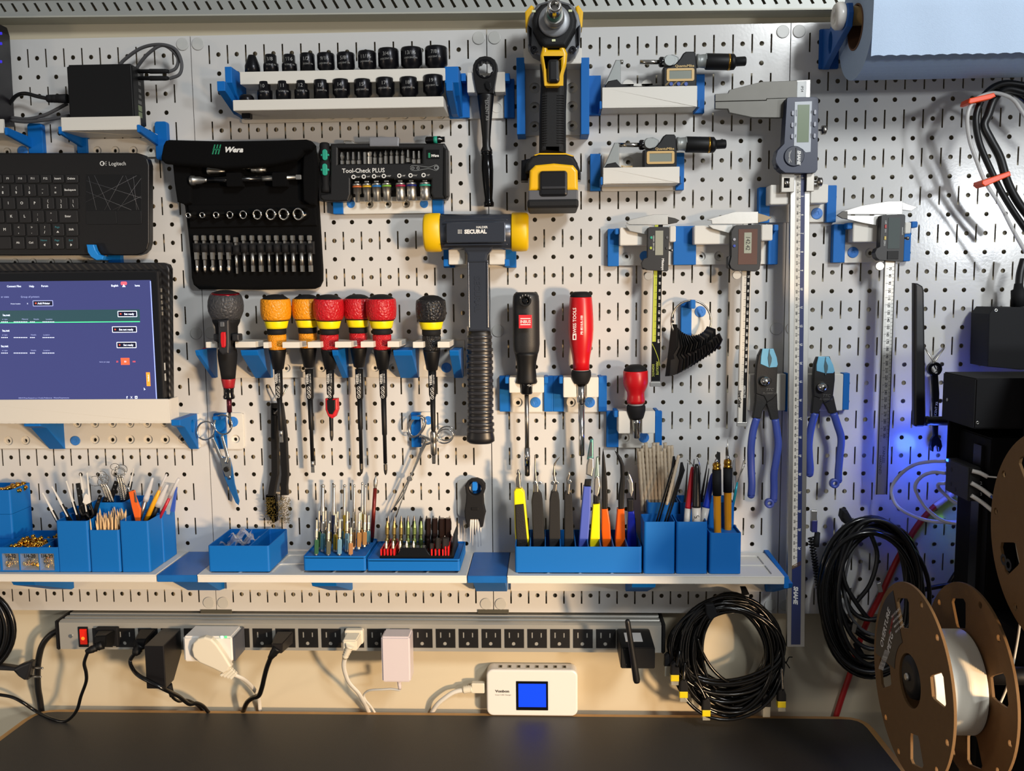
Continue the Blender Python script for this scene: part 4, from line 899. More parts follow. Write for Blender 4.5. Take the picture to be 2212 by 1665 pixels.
# wire brushes
t=thing('peg_hook','bent wire peg hook behind the brush handles','hook',U(600,865,8))
ob('wire',MB().tub([(582,832,0),(583,835,8),(590,850,12),(599,866,14),(602,880,20),(593,893,28)],1.5,8,4),'steel',t)
ob('wire',MB().tub([(622,832,0),(621,835,8),(613,850,12),(602,866,14),(600,880,18)],1.5,8,4),'steel',t)
for lab,path,brx,col in (('black handled wire brush with brass bristles',[(592,871),(592,890),(592,940),(593,985),(593.5,1024),(588,1052),(585,1072)],[(575,1074),(597,1072),(598,1105),(597,1128),(590,1134),(577,1132),(573,1100)],'7a6a34'),('black handled wire brush with dark bristles, right of the brass one',[(602,871),(606,900),(611,940),(612.5,976),(615,1024),(612.5,1050),(614,1070)],[(600,1076),(622,1070),(628,1092),(632,1120),(624,1132),(605,1134),(600,1104)],'2c2926')):
    t=thing('wire_brush',lab,'brush',U(path[-1][0],1132,22)); dd=20 if 'brass' in lab else 34
    m=MB(); L=[(x-7.8,y) for x,y in path]+[(x+7.8,y) for x,y in path[::-1]]
    m.poly(L,dd,8,1.5,holes=([[(589,884),(597,884),(597,896),(589,896)]] if 'brass' in lab else ()),res=2); ob('handle',m,'black',t)
    rt=0 if 'brass' in lab else 1
    ob('brush_head',MB().poly([(x+(6 if rt else -1)*.5,y) for x,y in ([(574,1070),(596,1068),(599,1100),(598,1126),(590,1130),(577,1110)] if not rt else [(600,1072),(622,1066),(630,1090),(634,1120),(628,1128),(612,1125)])],dd-6,8,1),'black',t)
    m=MB(); cx=sum(p[0] for p in brx)/len(brx)
    for i in range(260):
        y=random.uniform(1074,1130); x=random.uniform(min(p[0] for p in brx)+3,max(p[0] for p in brx)-4)+(y-1100)*.12*rt
        dx=random.uniform(-6,3);dy=random.uniform(-2,5); m.tub([(x,y,dd-7),(x+dx*.5,y+dy*.5,dd-1),(x+dx,y+dy,dd+3)],.45,3,1)
    ob('bristles',m,mat('bris'+str(rt),col,.6,.2 if rt else .6),t,kind='stuff')
# forceps
t=thing('hook_holder','blue hook on a white plate that carries the forceps','hook',base(915,966),GT)
plate(t,907,890,944,962,5,[],7); ob('side_bracket',MB().rect(888,891,909,966,9,8.7,2,.8),'pblue',t); plug(925,908,6,9.5,t)
q=U(898,902,20); ob('hook',MB().box(q.x-.006,q.x+.006,-.024,-.0085,q.z-.0025,q.z+.0025),'pblue',t,bev=1)
for i,(dx,dy,lab,dd) in enumerate(((0,0,'front steel forceps with locking ring handles below the black screwdriver',22),(-5,6,'rear steel forceps hanging behind the front pair',14))):
    t=thing('forceps',lab,'forceps',U(850,1110,dd))
    ringarm(t,'arm',902+dx,920+dy*.4,15,24,.5,[(911+dx,942,dd),(918,950,dd),(908,975,dd),(893,1015,dd),(872+dx,1065,dd),(848+dx*.6,1100+dy,dd)],dd,1.8,'chrome',6,2.4)
    ringarm(t,'arm',961-dx*.6,942-dy,18,15,-.3,[(944,952,dd+2),(925,958,dd+2),(918,962,dd+2),(905,990,dd+2),(885,1035,dd+2),(868,1080,dd+2),(855+dx*.5,1117+dy*.5,dd+2)],dd+2,1.8,'chrome',6,2.4)
    ob('pivot',MB().disc(886+dx*.5,1034,5.5,dd+5.5,5),'satin',t)
    ob('ratchet_lock',MB().poly([(913,938),(930,948),(930,953),(912,944)],dd+3,3,.4),'satin',t)
# gripper
t=thing('hook_holder','clear rounded plate with a blue hook behind the black ring tool','hook',base(1018,1116),GT)
plate(t,988,1037,1046,1116,4,[],9,col='pwhite'); ob('side_bracket',MB().rect(1021,1041,1039,1100,8,7.7,1,.8),'pblue',t)
q=U(1025,1051,30); ob('hook',MB().box(q.x-.0035,q.x+.0035,-.030,-.0078,q.z-.006,q.z+.006),mat('hookblue','1678d0',.4),t,bev=1)
t=thing('ring_tool','small black ring handled tool with white needle tines','tool',U(1026,1180,20))
c=U(1026,1056,24); k=S(24)
ol=[(1004,1050),(1009,1041),(1018,1035),(1030,1034),(1041,1038),(1048,1047),(1048,1058),(1044,1070),(1045,1090),(1049,1108),(1046,1120),(1043,1138),(1038,1140),(1034,1122),(1016,1122),(1013,1140),(1008,1136),(1004,1118),(1003,1104),(1006,1085),(1007,1068)]
m=MB(); m.shape([[(U(*p,24).x,U(*p,24).z) for p in ol],circ(c.x,c.z,14*k,20)],-.024,-.012,.0015); ob('ring_body',m,'blacksoft',t)
ob('lock_slot',MB().rect(1018,1096,1033,1102,25,3,1,.3),'black',t)
for x,l in ((1016,1172),(1021,1178),(1027,1158),(1033,1181),(1039,1179)):
    ob('tine',MB().lat((x+(1026-x)*.1,1115,20),(x,l,20),[(0,2.6),(12,2.4),(l-1115,.6)],8),'whiteplastic',t)
# ================================================================ RIGHT HAND DRIVERS
def notch_holder(lab,x0,x1,y0,yb,yp,bl,br,cx,nw,hole,pl,d=40,lip=True):
    t=thing('tool_holder',lab,'bracket',base((x0+x1)/2,yp),GT)
    plate(t,x0,y0+4,x1,yp,5,[hole] if hole else [],2)
    if pl: plug(pl[0],pl[1],6,11.5,t)
    for q in (bl,br):
        if q: ob('side_bracket',MB().rect(q[0],q[1],q[2],q[3],9,8.7,1,.7),'pblue',t)
    a,b=BB(x0,y0,x1,yb,d); c=U(cx,y0,d).x; h=nw/2*S(d)
    for q0,q1 in ((a.x,c-h),(c+h,b.x)):
        if q1-q0>.001: ob('cradle_block',MB().box(q0,q1,-d/1000,-.0056,a.z,b.z),'pwhite',t,bev=.6)
    if lip:
        for X,s_ in ((a.x-.003,0),(b.x+.003,1)): ob('bracket_lip',MB().box(X-.0027,X+.0027,-(d-2)/1000,-.0086,b.z-.0085,b.z+.0005),'pblue',t,bev=.6)
    return t
notch_holder('white and blue mount below the black hex driver handle',1100,1175,815,848,890,(1079,812,1102,889),(1175,812,1195,889),1137,24,(1119,869,10),(1157,869))
notch_holder('white and blue mount at the neck of the red handled long driver',1217,1293,815,858,890,(1195,812,1218,889),(1293,812,1311,889),1256,22,(1234,869,10),(1274,869))
notch_holder('white and blue mount under the short stubby red driver',1336,1415,888,936,967,(1310,888,1336,966),(1415,888,1430,962),1374,26,(1350,945,10),(1391,945))
t=thing('hex_driver','bulky black handled driver with a red square badge','screwdriver',U(1139,1028,30)); A3=(1136,631,42);B3=(1139,1028,34)
def L_(n,pr,m_,seg=30,flat=1): return ob(n,MB().lat(A3,B3,pr,seg,flat=flat),m_,t)
L_('handle',[(0,19),(3,25),(8,27.5),(20,28.6),(110,29),(124,27.5),(130,25.5)],mat('inbus','1b1c1e',.5,bump=.3,bscale=900),36,.8)
L_('lower_grip',[(127,25.5),(134,24.5),(148,21.5),(165,20.5),(182,22),(190,24),(194,22)],'black',30,.85)
L_('direction_knob',[(193,14),(196,13.5),(214,13),(217,11)],'blackgloss'); L_('shaft',[(215,4.8),(338,4.8)],'steel',16)
L_('collar',[(334,6.6),(373,6.6)],'chrome',18); L_('square_tip',[(370,5.6),(395,5.4),(397,4)],'darksteel',4)
ob('badge',MB().rect(1120.5,680,1149,709,66,2,0,.3),mat('badgered','cf2430',.4),t)
m=MB(); m.rect(1124,687,1146,689,66.4,.5,0,0); m.rect(1124,700,1146,702,66.4,.5,0,0); m.text('INBUS',1135,694.5,6.5,66.1,bold=.02,sx=.9); ob('badge_lettering',m,'whitetext',t)
dl=ob('dial_recess',MB().disc(1135,649,13,63,6,ri=8.5),'black',t); ob('dial_button',MB().disc(1135,650,5,66,6),'blackgloss',dl)
m=MB()
for i,s_ in enumerate('23456'): m.text(s_,1135+14*math.sin((i-2)*.45),651-14*math.cos((i-2)*.45),3.2,64.2)
m.text('<|o|',1144,832,4.5,52); ob('markings',m,'whitetext',t)
t=thing('long_red_driver','red handled driver with a long chrome tube shaft','screwdriver',U(1256,983,30)); A3=(1254.6,630,42);B3=(1256.5,984,34)
L_('end_cap',[(0,14),(3,20),(8,22.5),(12,23.4)],'blacksoft'); L_('handle',[(11,23.4),(13,23.8),(30,25.2),(60,26.8),(80,27),(100,25.8),(125,22),(134,20),(148,18),(166,17.8)],mat('redh','c20f18',.33),12 if False else 32)
L_('clear_ring',[(165,17.5),(168,17.5)],'frost'); L_('collar',[(167,20),(172,21.5),(180,21.5),(190,18),(196,15)],'blacksoft')
L_('ferrule',[(194,10.8),(236,9),(238,8)],'chrome',24); L_('tube_shaft',[(236,6.8),(352,6.6),(354,5.5)],'chrome',24)
m=MB(); m.text('SWISS TOOLS',1241,694,7,70,rot=90,bold=.01,sx=.95); m.rect(1237,722,1245,734,70.3,.4,0,0,[(1239,724,1243,732)]); m.text('PB 8510.R-100',1256.5,702,4.8,71,rot=90,bold=.03); ob('lettering',m,'whitetext',t)
t=thing('stubby_driver','short stubby red driver with black cap and collar','screwdriver',U(1374,945,34)); A3=(1372.5,788,40);B3=(1375,945,36)
L_('end_cap',[(0,12),(4,20),(9,24.5),(13,25.5)],'blacksoft'); L_('handle',[(12,25.5),(14,26.6),(38,26.8),(48,24),(58,19),(66,18.5),(76,19.8),(82,18.5)],'redh',32)
L_('clear_ring',[(80,15.5),(87,15.5)],'frost'); L_('collar',[(86,19),(90,20.5),(98,20.3),(110,17),(115,15)],'blacksoft'); L_('chrome_tube',[(113,10.5),(125,9.5),(135,8),(157,7.6),(158,6.5)],'chrome',24)
# gauge ring
t=thing('hook_holder','blue hook and white plate behind the steel ring of black gauges','hook',base(1500,727),GT)
plate(t,1492,655,1532,723,5,[],8); ob('side_bracket',MB().rect(1471,652,1494,727,9,8.7,2,.8),'pblue',t); plug(1513,673,6,12,t)
q=U(1496,657,26); ob('hook',MB().box(q.x-.0035,q.x+.0035,-.030,-.0085,q.z-.006,q.z+.006),'pblue',t,bev=1)
t=thing('gauge_ring','hinged steel ring carrying a fan of black radius gauges','ring',U(1493,648,24))
m=MB(); m.tub([(1493+43*math.cos(a*PI/18),693+44*math.sin(a*PI/18),24) for a in range(36)],2.1,8,1,closed=True); ob("steel_ring",m,'steel',t)
ob('ring_hinge',MB().lat((1453,684,25),(1453,697,25),[(0,3),(13,3)],10),'steel',t)
for i in range(17):
    u=i/16; a=math.radians(152-118*u); hx=1493+43*math.cos(a); hy=693+44*math.sin(a)-(4 if i<1 else 0)
    bx=1447+104*u**.92; by=815-74*u**1.25-(6*math.sin(PI*u)); dd=24
    H=U(hx,hy,dd); Bt=U(bx,by,dd); D=(Bt-H); L=.062; w_=Vector((.0085,-.012,.004)); n_=D.normalized()
    Dn=Vector((D.x,-math.sqrt(max(0,L*L-D.x**2-D.z**2))*.5-.001,D.z)); e=Dn.normalized()
    ww=(Vector((.55,-.80,.25))-e*Vector((.55,-.80,.25)).dot(e)).normalized()*.0105; nn=e.cross(ww).normalized()*.0007
    top=H-e*.006
    P=[top-ww*.45,top+ww*.6,top+Dn*.45+ww*1.0,top+Dn*.62+ww*.35,top+Dn*.75+ww*.9,top+Dn*1.05+ww*.5,top+Dn*1.08-ww*.9,top+Dn*.5-ww*.6]
    m=MB(); n=len(P); m.add([p-nn for p in P]+[p+nn for p in P],[tuple(range(n)),tuple(range(n,2*n))[::-1]]+[(j,(j+1)%n,n+(j+1)%n,n+j) for j in range(n)])
    ob('gauge_blade',m,'blackgloss' if i%2 else 'black',t)
# ================================================================ CALIPERS
def beam(t,xt,yt,xb,yb,w0,w1,d,th,m_='satin'):
    P=[(xt-w0/2,yt),(xt+w0/2,yt),(xb+w1/2,yb),(xb-w1/2,yb)]
    return ob('beam',MB().poly(P,d,th,.3),m_,t)
def stripe(t,xt,yt,xb,yb,w0,f0,f1,d,m_,name,y0=None,y1=None):
    def at(y): u=(y-yt)/(yb-yt); return xt+(xb-xt)*u
    y0=y0 or yt; y1=y1 or yb
    return ob(name,MB().poly([(at(y0)+w0*f0,y0),(at(y0)+w0*f1,y0),(at(y1)+w0*f1,y1),(at(y1)+w0*f0,y1)],d,.5,0),m_,t)
def ticks(t,xt,yt,xb,yb,w,f,d,y0,y1,step,ln,m_,numf=None,nums=None,nh=4,small=None,name='scale_markings'):
    def at(y): u=(y-yt)/(yb-yt); return xt+(xb-xt)*u
    m=MB(); y=y0; i=0
    while y<y1:
        x=at(y)+w*f; m.rect(x-ln/2,y-.4,x+ln/2,y+.4,d+.2,.2,0,0)
        if small:
            for q in range(1,small): m.rect(x-ln/2,y+q*step/small-.2,x-ln/2+ln*.5,y+q*step/small+.2,d+.2,.2,0,0)
        if nums: m.text(nums(i),at(y)+w*numf,y,nh,d,rot=-90,bold=.02)
        y+=step; i+=1
    return ob(name,m,m_,t)
# holder for the pair of small calipers
t=thing('tool_holder','wide white and blue mount shared by the two small hanging calipers','bracket',base(1500,575),GT)
plate(t,1336,492,1460,573,5,[(1353,554,10)],2); plug(1393,553,6,11,t)
plate(t,1503,490,1662,571,5,[(1514,554,10),(1553,553,10)],2,'backplate'); plug(1611,552,6,10,t)
for q in ((1313,494,1337,575),(1455,488,1504,572),(1660,487,1681,571)): ob('side_bracket',MB().rect(q[0],q[1],q[2],q[3],12,11.7,2,.8),'pblue',t)
for q in ((1339,491,1401,529.5),(1447,488,1460,522),(1500,487,1578,527),(1645,485,1669,519)):
    a,b=BB(*q,30); ob('cradle_block',MB().box(a.x,b.x,-.030,-.0055,a.z,b.z),'pwhite',t,bev=.8)
for x,y in ((1333,500),(1675,492)): q=U(x,y,22); ob('bracket_lip',MB().box(q.x-.003,q.x+.003,-.026,-.0115,q.z-.004,q.z+.004),'pblue',t,bev=.8)
D=36
t=thing('digital_caliper','black digital caliper with a yellow-green scale strip','caliper',U(1416,834,D)); bm=(1424,464,1416,834)
beam(t,*bm,20,20,D,3.5,'satin'); stripe(t,*bm,20,-.45,-.08,D+.4,mat('limeband','b8c23a',.4),'lime_scale',None,738); stripe(t,*bm,20,-.08,.42,D+.4,'blackgloss','black_scale',None,738)
ob('black_end_plate',MB().poly([(1408.5,738),(1427,738),(1426,823),(1407,823)],D+.45,.5,0),'blackgloss',t)
ob('lime_curve',MB().tub([(1408.5,742,D+.6),(1415,756,D+.6),(1422,775,D+.6),(1425,790,D+.6)],.8,4,4),'limeband',t)
ticks(t,*bm,20,-.16,D+.5,600,738,15.6,6,'blacktext',small=5); ticks(t,*bm,20,.2,D+.5,596,738,15.6,.1,'whitetext',.22,lambda i:str(70+10*i),4,name='scale_numbers')
m=MB(); m.text('ABSOLUTE',1420,795,5,D+.6,rot=-90,bold=.02,sx=.85); m.text('DIGIMATIC',1411,800,4.5,D+.6,rot=-90,bold=.02,sx=.85); ob('lettering',m,mat('limetext','b4b84a',.5),t)
ob('end_stop',MB().rect(1404,826,1427,835,D+.8,4,1,.3),'satin',t)
J=lambda n,P,d=D+1,m_='satin',th=3: ob(n,MB().poly(P,d,th,.4),m_,t)
J('fixed_jaw',[(1354,480),(1362,474),(1407,464),(1413,463),(1443,463),(1443,485),(1410,486),(1397,485),(1361,485),(1354,483)])
J('sliding_jaw',[(1361,486.5),(1400,486.5),(1404,492),(1402,508),(1361,499),(1351,487)]); J('inside_jaw',[(1443,468),(1458,471),(1468,475.5),(1462,481),(1446,484),(1443,484)],D+.5,'darksteel')
b=J('slider_body',[(1400,492),(1404,490),(1443,490),(1446,493),(1444,583),(1441,586),(1398,583),(1388,578),(1386,568),(1391,559),(1399,556)],D+11,mat('calblk','1a1a1b',.45),13)
ob('display',MB().rect(1415.5,498,1432.5,551,D+11.6,1,0,.1),mat('lcd2','9c9c8e',.2),t)
for x,y,c_ in ((1407,513,'2ca080'),(1406,535.5,'a8b83a'),(1441,513,'555558'),(1440.5,536,'333335')): ob('button',MB().rect(x-2.5,y-3,x+2.5,y+3,D+12.2,2,2,.4),mat('btn'+c_,c_,.4),t)
m=MB(); m.text('Mitutoyo',1432,571,4.8,D+11,rot=-90,bold=.03); m.text('ORIGIN  ZERO/ABS',1412,525,2.6,D+11,rot=-90); ob('lettering',m,'whitetext',t)
ob('thumb_roller',MB().rect(1387,561,1396,582,D+9,8,4,1),'calblk',t)
ob('locking_screw',MB().lat((1444,540,D+3),(1455,541,D+3),[(0,2),(4,2),(5,3.5),(10,3.5)],12),'steel',t); ob('roller_knob',MB().disc(1400.5,596.5,8.3,D+5,4),mat('knobsilver','cfc8bb',.3,.8),t)
t=thing('solar_caliper','black digital caliper with a brown glass panel and white scale','caliper',U(1603,919,D)); bm=(1616,458,1603,919)
beam(t,*bm,20,21,D,3.5,'satin'); stripe(t,*bm,20,-.42,.02,D+.4,mat('scalewhite','d2ccbf',.4),'white_scale'); stripe(t,*bm,20,.02,.42,D+.4,'blackgloss','black_scale')
ticks(t,*bm,20,-.08,D+.5,600,830,15.6,5,'blacktext',small=4); ticks(t,*bm,20,.22,D+.5,597,800,15.6,.1,'whitetext',.24,lambda i:str(70+10*i),4,name='scale_numbers')
m=MB(); m.text('SuperCaliper',1598.5,862,5,D+.6,rot=-90,bold=.05); ob('lettering',m,'blacktext',t); m=MB(); m.text('ABSOLUTE',1608,846,5,D+.6,rot=-90,sx=.8); ob('maker_lettering',m,'whitetext',t)
ob('end_stop',MB().rect(1592,912,1614,921,D+.8,4,1,.3),'satin',t)
J('fixed_jaw',[(1527,475),(1538,471),(1584,458),(1590,457),(1638,457),(1638,482),(1600,484),(1583,484),(1538,484),(1537,476)])
J('sliding_jaw',[(1537,485.5),(1582,485.5),(1584,492),(1580,505),(1540,494),(1530,487)]); J('inside_jaw',[(1637,460),(1652,464),(1667,469),(1657,477),(1638,481)],D+.5,mat('jawtan','8c7d66',.35,.8))
J('slider_body',[(1587,488),(1592,486),(1640,485),(1645,489),(1644,562),(1641,581),(1634,586),(1588,584),(1579,578),(1576,570),(1580,553),(1580,500)],D+12,'calblk',14)
gp=ob('solar_panel',MB().rect(1595,494.5,1636,571,D+12.6,1,0,.1),mat('solar','6a5148',.12,coat=.4),t); ob('display',MB().rect(1607.5,502,1623.5,547,D+13,.6,1,.1),mat('lcd3','a3a695',.2),gp)
m=MB(); m.text('142.42',1616,525,9,D+13.1,rot=-90,sx=.85,shear=.1); ob('digits',m,'blacktext',gp)
for x,y,c_ in ((1586.5,517,'a8a8b0'),(1586.5,531,'3c50a8')): ob('button',MB().disc(x,y,3,D+13.5,2,n=14),mat('btn'+c_,c_,.3),t)
ob('thumb_roller',MB().rect(1571,553,1581,580,D+9,9,4,1),'calblk',t); ob('roller_knob',MB().disc(1592,594,9,D+5,4),'knobsilver',t)
# plain steel caliper on the right
t=thing('tool_holder','white and blue mount behind the all steel caliper on the right panel','bracket',base(1880,567),GT)
plate(t,1825,490,1955,567,5,[(1879,546,10)],2); plug(1843,545,6,11.5,t)
for q in ((1800,484,1826,567),(1953,482,1968,564)): ob('side_bracket',MB().rect(q[0],q[1],q[2],q[3],12,11.7,2,.8),'pblue',t)
for q in ((1843,481,1906,522),(1955,480,1968,504)):
    a,b=BB(*q,30); ob('cradle_block',MB().box(a.x,b.x,-.030,-.0055,a.z,b.z),'pwhite',t,bev=.8)
for x,y in ((1835,488),(1974,485)): q=U(x,y,24); ob('bracket_lip',MB().box(q.x-.004,q.x+.004,-.027,-.0115,q.z-.004,q.z+.004),'pblue',t,bev=.8)
t=thing('steel_caliper','all steel caliper with a glass display hanging on the right panel','caliper',U(1904,1068,D)); bm=(1927.5,436,1904.5,1068)
beam(t,*bm,24,25,D,3.5,'satin'); stripe(t,*bm,24,-.5,-.41,D+.3,'darksteel','dark_edge',560); stripe(t,*bm,24,.41,.5,D+.3,'darksteel','dark_edge',560)
ticks(t,*bm,24,-.22,D+.3,580,950,15.7,5,'blacktext',.05,lambda i:str(70+10*i),5,small=5,name='scale_numbers'); ticks(t,*bm,24,.32,D+.3,576,950,8,4,'blacktext',small=4)
m=MB(); m.text('STAINLESS',1909,982,5.5,D+.1,rot=-90); m.text('HARDENED',1901.5,1004,5.5,D+.1,rot=-90); ob('lettering',m,'blacktext',t)
J('fixed_jaw',[(1807,465),(1822,456),(1862,444),(1917,435),(1950,434),(1949,463),(1905,463),(1831,463),(1812,463)])
J('sliding_jaw',[(1809,465),(1887,465.5),(1890,463.5),(1905,464),(1905,489),(1862,481),(1832,474),(1822,472)]); J('inside_jaw',[(1949,436),(1962,441),(1982,447),(1968,456),(1949,453)],D+.5)
J('jaw_tip',[(1808,465),(1820,456),(1831,456),(1831,473),(1820,472)],D+1.5,'darksteel')
J('slider_body',[(1904,466),(1908,464),(1953,463),(1956,466),(1952,562),(1949,565),(1900,562),(1893,556),(1890,546),(1894,537),(1901,533)],D+12,'calblk',14)
ob('display',MB().rect(1918.5,470,1944,537,D+12.6,1,0,.1),mat('lcdglass','58605f',.06,coat=.6),t)
ob('ribbed_pad',MB().rect(1917,542,1941,560,D+13,2,0,.3),'black',t)
for x,y,c_ in ((1913.5,489,'a83030'),(1912.5,514,'c8b25a')): ob('button',MB().rect(x-2.2,y-4,x+2.2,y+4,D+13,2,1,.4),mat('btn'+c_,c_,.4),t)
m=MB(); m.text('OFF',1913.5,480,3.2,D+12,rot=-90); m.text('ON',1913,498,3.2,D+12,rot=-90); m.text('ZERO',1911,525,3.2,D+12,rot=-90); m.text('mm/inch',1950,499,3.2,D+12,rot=-90); ob('lettering',m,'whitetext',t)
ob('thumb_roller',MB().rect(1893,536,1902,560,D+9,9,4,1),'calblk',t); ob('roller_knob',MB().disc(1901,574.5,9,D+5,4),'knobsilver',t)
ob('locking_screw',MB().lat((1952,514,D+4),(1964,515,D+4),[(0,2),(5,2),(6,3.8),(11,3.8)],12),'steel',t)
# large caliper
t=thing('tool_holder','white and blue mount crossing the seam behind the long blue caliper','bracket',base(1725,480),GT)
plate(t,1662,402,1788,480,5,[],2); plug(1765,461,6,12,t); ob('recess_ring',MB().disc(1682,462,12,5.6,1,ri=10,bev=.1),'pwhite',t)
for q in ((1639,404,1663,481),(1786,400,1807,480)): ob('side_bracket',MB().rect(q[0],q[1],q[2],q[3],12,11.7,2,.8),'pblue',t)
for q in ((1664,399,1706,441),(1751,398,1789,438)):
    a,b=BB(*q,36); ob('cradle_block',MB().box(a.x,b.x,-.036,-.0055,a.z,b.z),'pwhite',t,bev=.8)
D=42
t=thing('large_caliper','very long digital caliper with a dark blue body and pointed steel jaws','caliper',U(1719,1397,D)); bm=(1729,374,1719,1397)
ob('beam_top',MB().poly([(1716,174),(1751,172),(1750,215),(1718,215)],D,5,.4),'satin',t); ob('fixed_label',MB().rect(1722,175,1742,210,D+.5,.5,0,0),mat('labelgrey','c4c6c4',.4),t)
m=MB(); m.text('IP54',1733,192,5,D+.6,rot=-90); ob('rating',m,'blacktext',t)
beam(t,*bm,42,38,D,6,'satin')
stripe(t,*bm,38,-.26,.03,D+.4,'scalewhite','white_scale',374,1222); stripe(t,*bm,38,.03,.27,D+.4,mat('navy','25305e',.35),'navy_scale',374,1222)
ob('navy_end',MB().poly([(1711,1228),(1731,1218),(1729,1392),(1709,1392)],D+.45,.5,0),'navy',t)
m=MB()
for i in range(3): m.poly([(1711,1222+i*3.2),(1730,1212+i*3.2),(1730,1213.4+i*3.2),(1711,1223.4+i*3.2)],D+.6,.3,0)
ob('gold_stripes',m,'brass',t)
ticks(t,*bm,38,-.02,D+.5,382,1212,15.5,4,'blacktext',-.14,lambda i:str(90+10*i),3.6,small=2,name='scale_numbers'); ticks(t,*bm,38,.08,D+.5,384,1200,40,5,'whitetext',.15,lambda i:str(4+i),4.5)
m=MB(); m.text('SHAHE',1719,1285,9,D+.6,rot=-90,bold=.05,shear=.2); ob('lettering',m,'whitetext',t)
mat('caljaw','65635d',.5,.45,vary=.1,vscale=60)
J('fixed_jaw',[(1545,203),(1573,201),(1576,194),(1645,176.5),(1722,174),(1722,211),(1656,213),(1655,216),(1545,219)],D+2,'caljaw',7)
J('sliding_jaw',[(1545,220),(1656,217),(1656,213.5),(1701,212),(1701,254),(1626,253.5),(1576,243),(1573,235),(1545,234.5)],D+2,'caljaw',7)
mat('navybody','222a42',.4)
b=J('slider_body',[(1700,212),(1704,210),(1763,209),(1768,213),(1766,366),(1762,372),(1750,374),(1696,373),(1686,366),(1677,352),(1675,343),(1680,325),(1694,310),(1697,260)],D+16,'navybody',20)
ob('face_label',MB().poly([(1717,220),(1754,218.5),(1751,328),(1740,329),(1734,322),(1726,318),(1715,317)],D+16.5,.6,0),mat('facegrey','b4b9bf',.4),t)
ob('display',MB().rect(1722.5,226,1748,307,D+17,.6,0,.1),mat('lcd4','7e8b74',.2),t)
ob('battery_cover',MB().disc(1716,337,21,D+18,3,n=36,bev=.8),mat('cover','161d30',.4),t); ob('cover_slot',MB().rect(1718,319,1720,355,D+18.4,.6,0,0),'black',t)
m=MB(); m.text('SHAHE',1726,340,6.5,D+18,rot=-90,bold=.06,shear=.2); m.text('CLOSE  OPEN',1705,340,2.6,D+18,rot=-90); m.tub([(1709,325,D+18.3),(1706,334,D+18.3),(1706,342,D+18.3),(1710,351,D+18.3)],.6,4,4); ob('cover_lettering',m,'whitetext',t)
for x,y,s_ in ((1713,244,'ON/OFF'),(1712,269.5,'PRE+'),(1711.5,294,'PRE-'),(1761,242,'ABS'),(1760.5,268,'mm/in'),(1760,293,'ZERO')):
    ob('button',MB().rect(x-2.8,y-5.5,x+2.8,y+5.5,D+18,2.5,2.8,.5),mat('btng','9a9ca6',.35),t)
    m=MB(); m.text(s_,x+(7 if x<1730 else -8),y,2.6,D+16.8,rot=-90); ob('button_label',m,'blacktext',t)
ob('thumb_roller',MB().rect(1676,322,1690,364,D+12,14,6,1.5),'navybody',t)
for (x,y) in ((1768,281),(1759,393)): ob('thumb_screw',MB().lat((x,y,D),(x+16,y,D),[(0,2),(6,2),(7,9.5),(15,9.5),(16,8.5)],20),'steel',t)
ob('fine_adjust_block',MB().rect(1688,374,1716,415,D+6,12,1,.5,[(1694,385,1705,405)]),'steel',t); ob('fine_adjust_block',MB().rect(1742,375,1759,413,D+6,12,1,.5),'steel',t); ob('fine_adjust_nut',MB().lat((1699,386,D+3),(1699,404,D+3),[(0,5.5),(18,5.5)],20),'chrome',t)
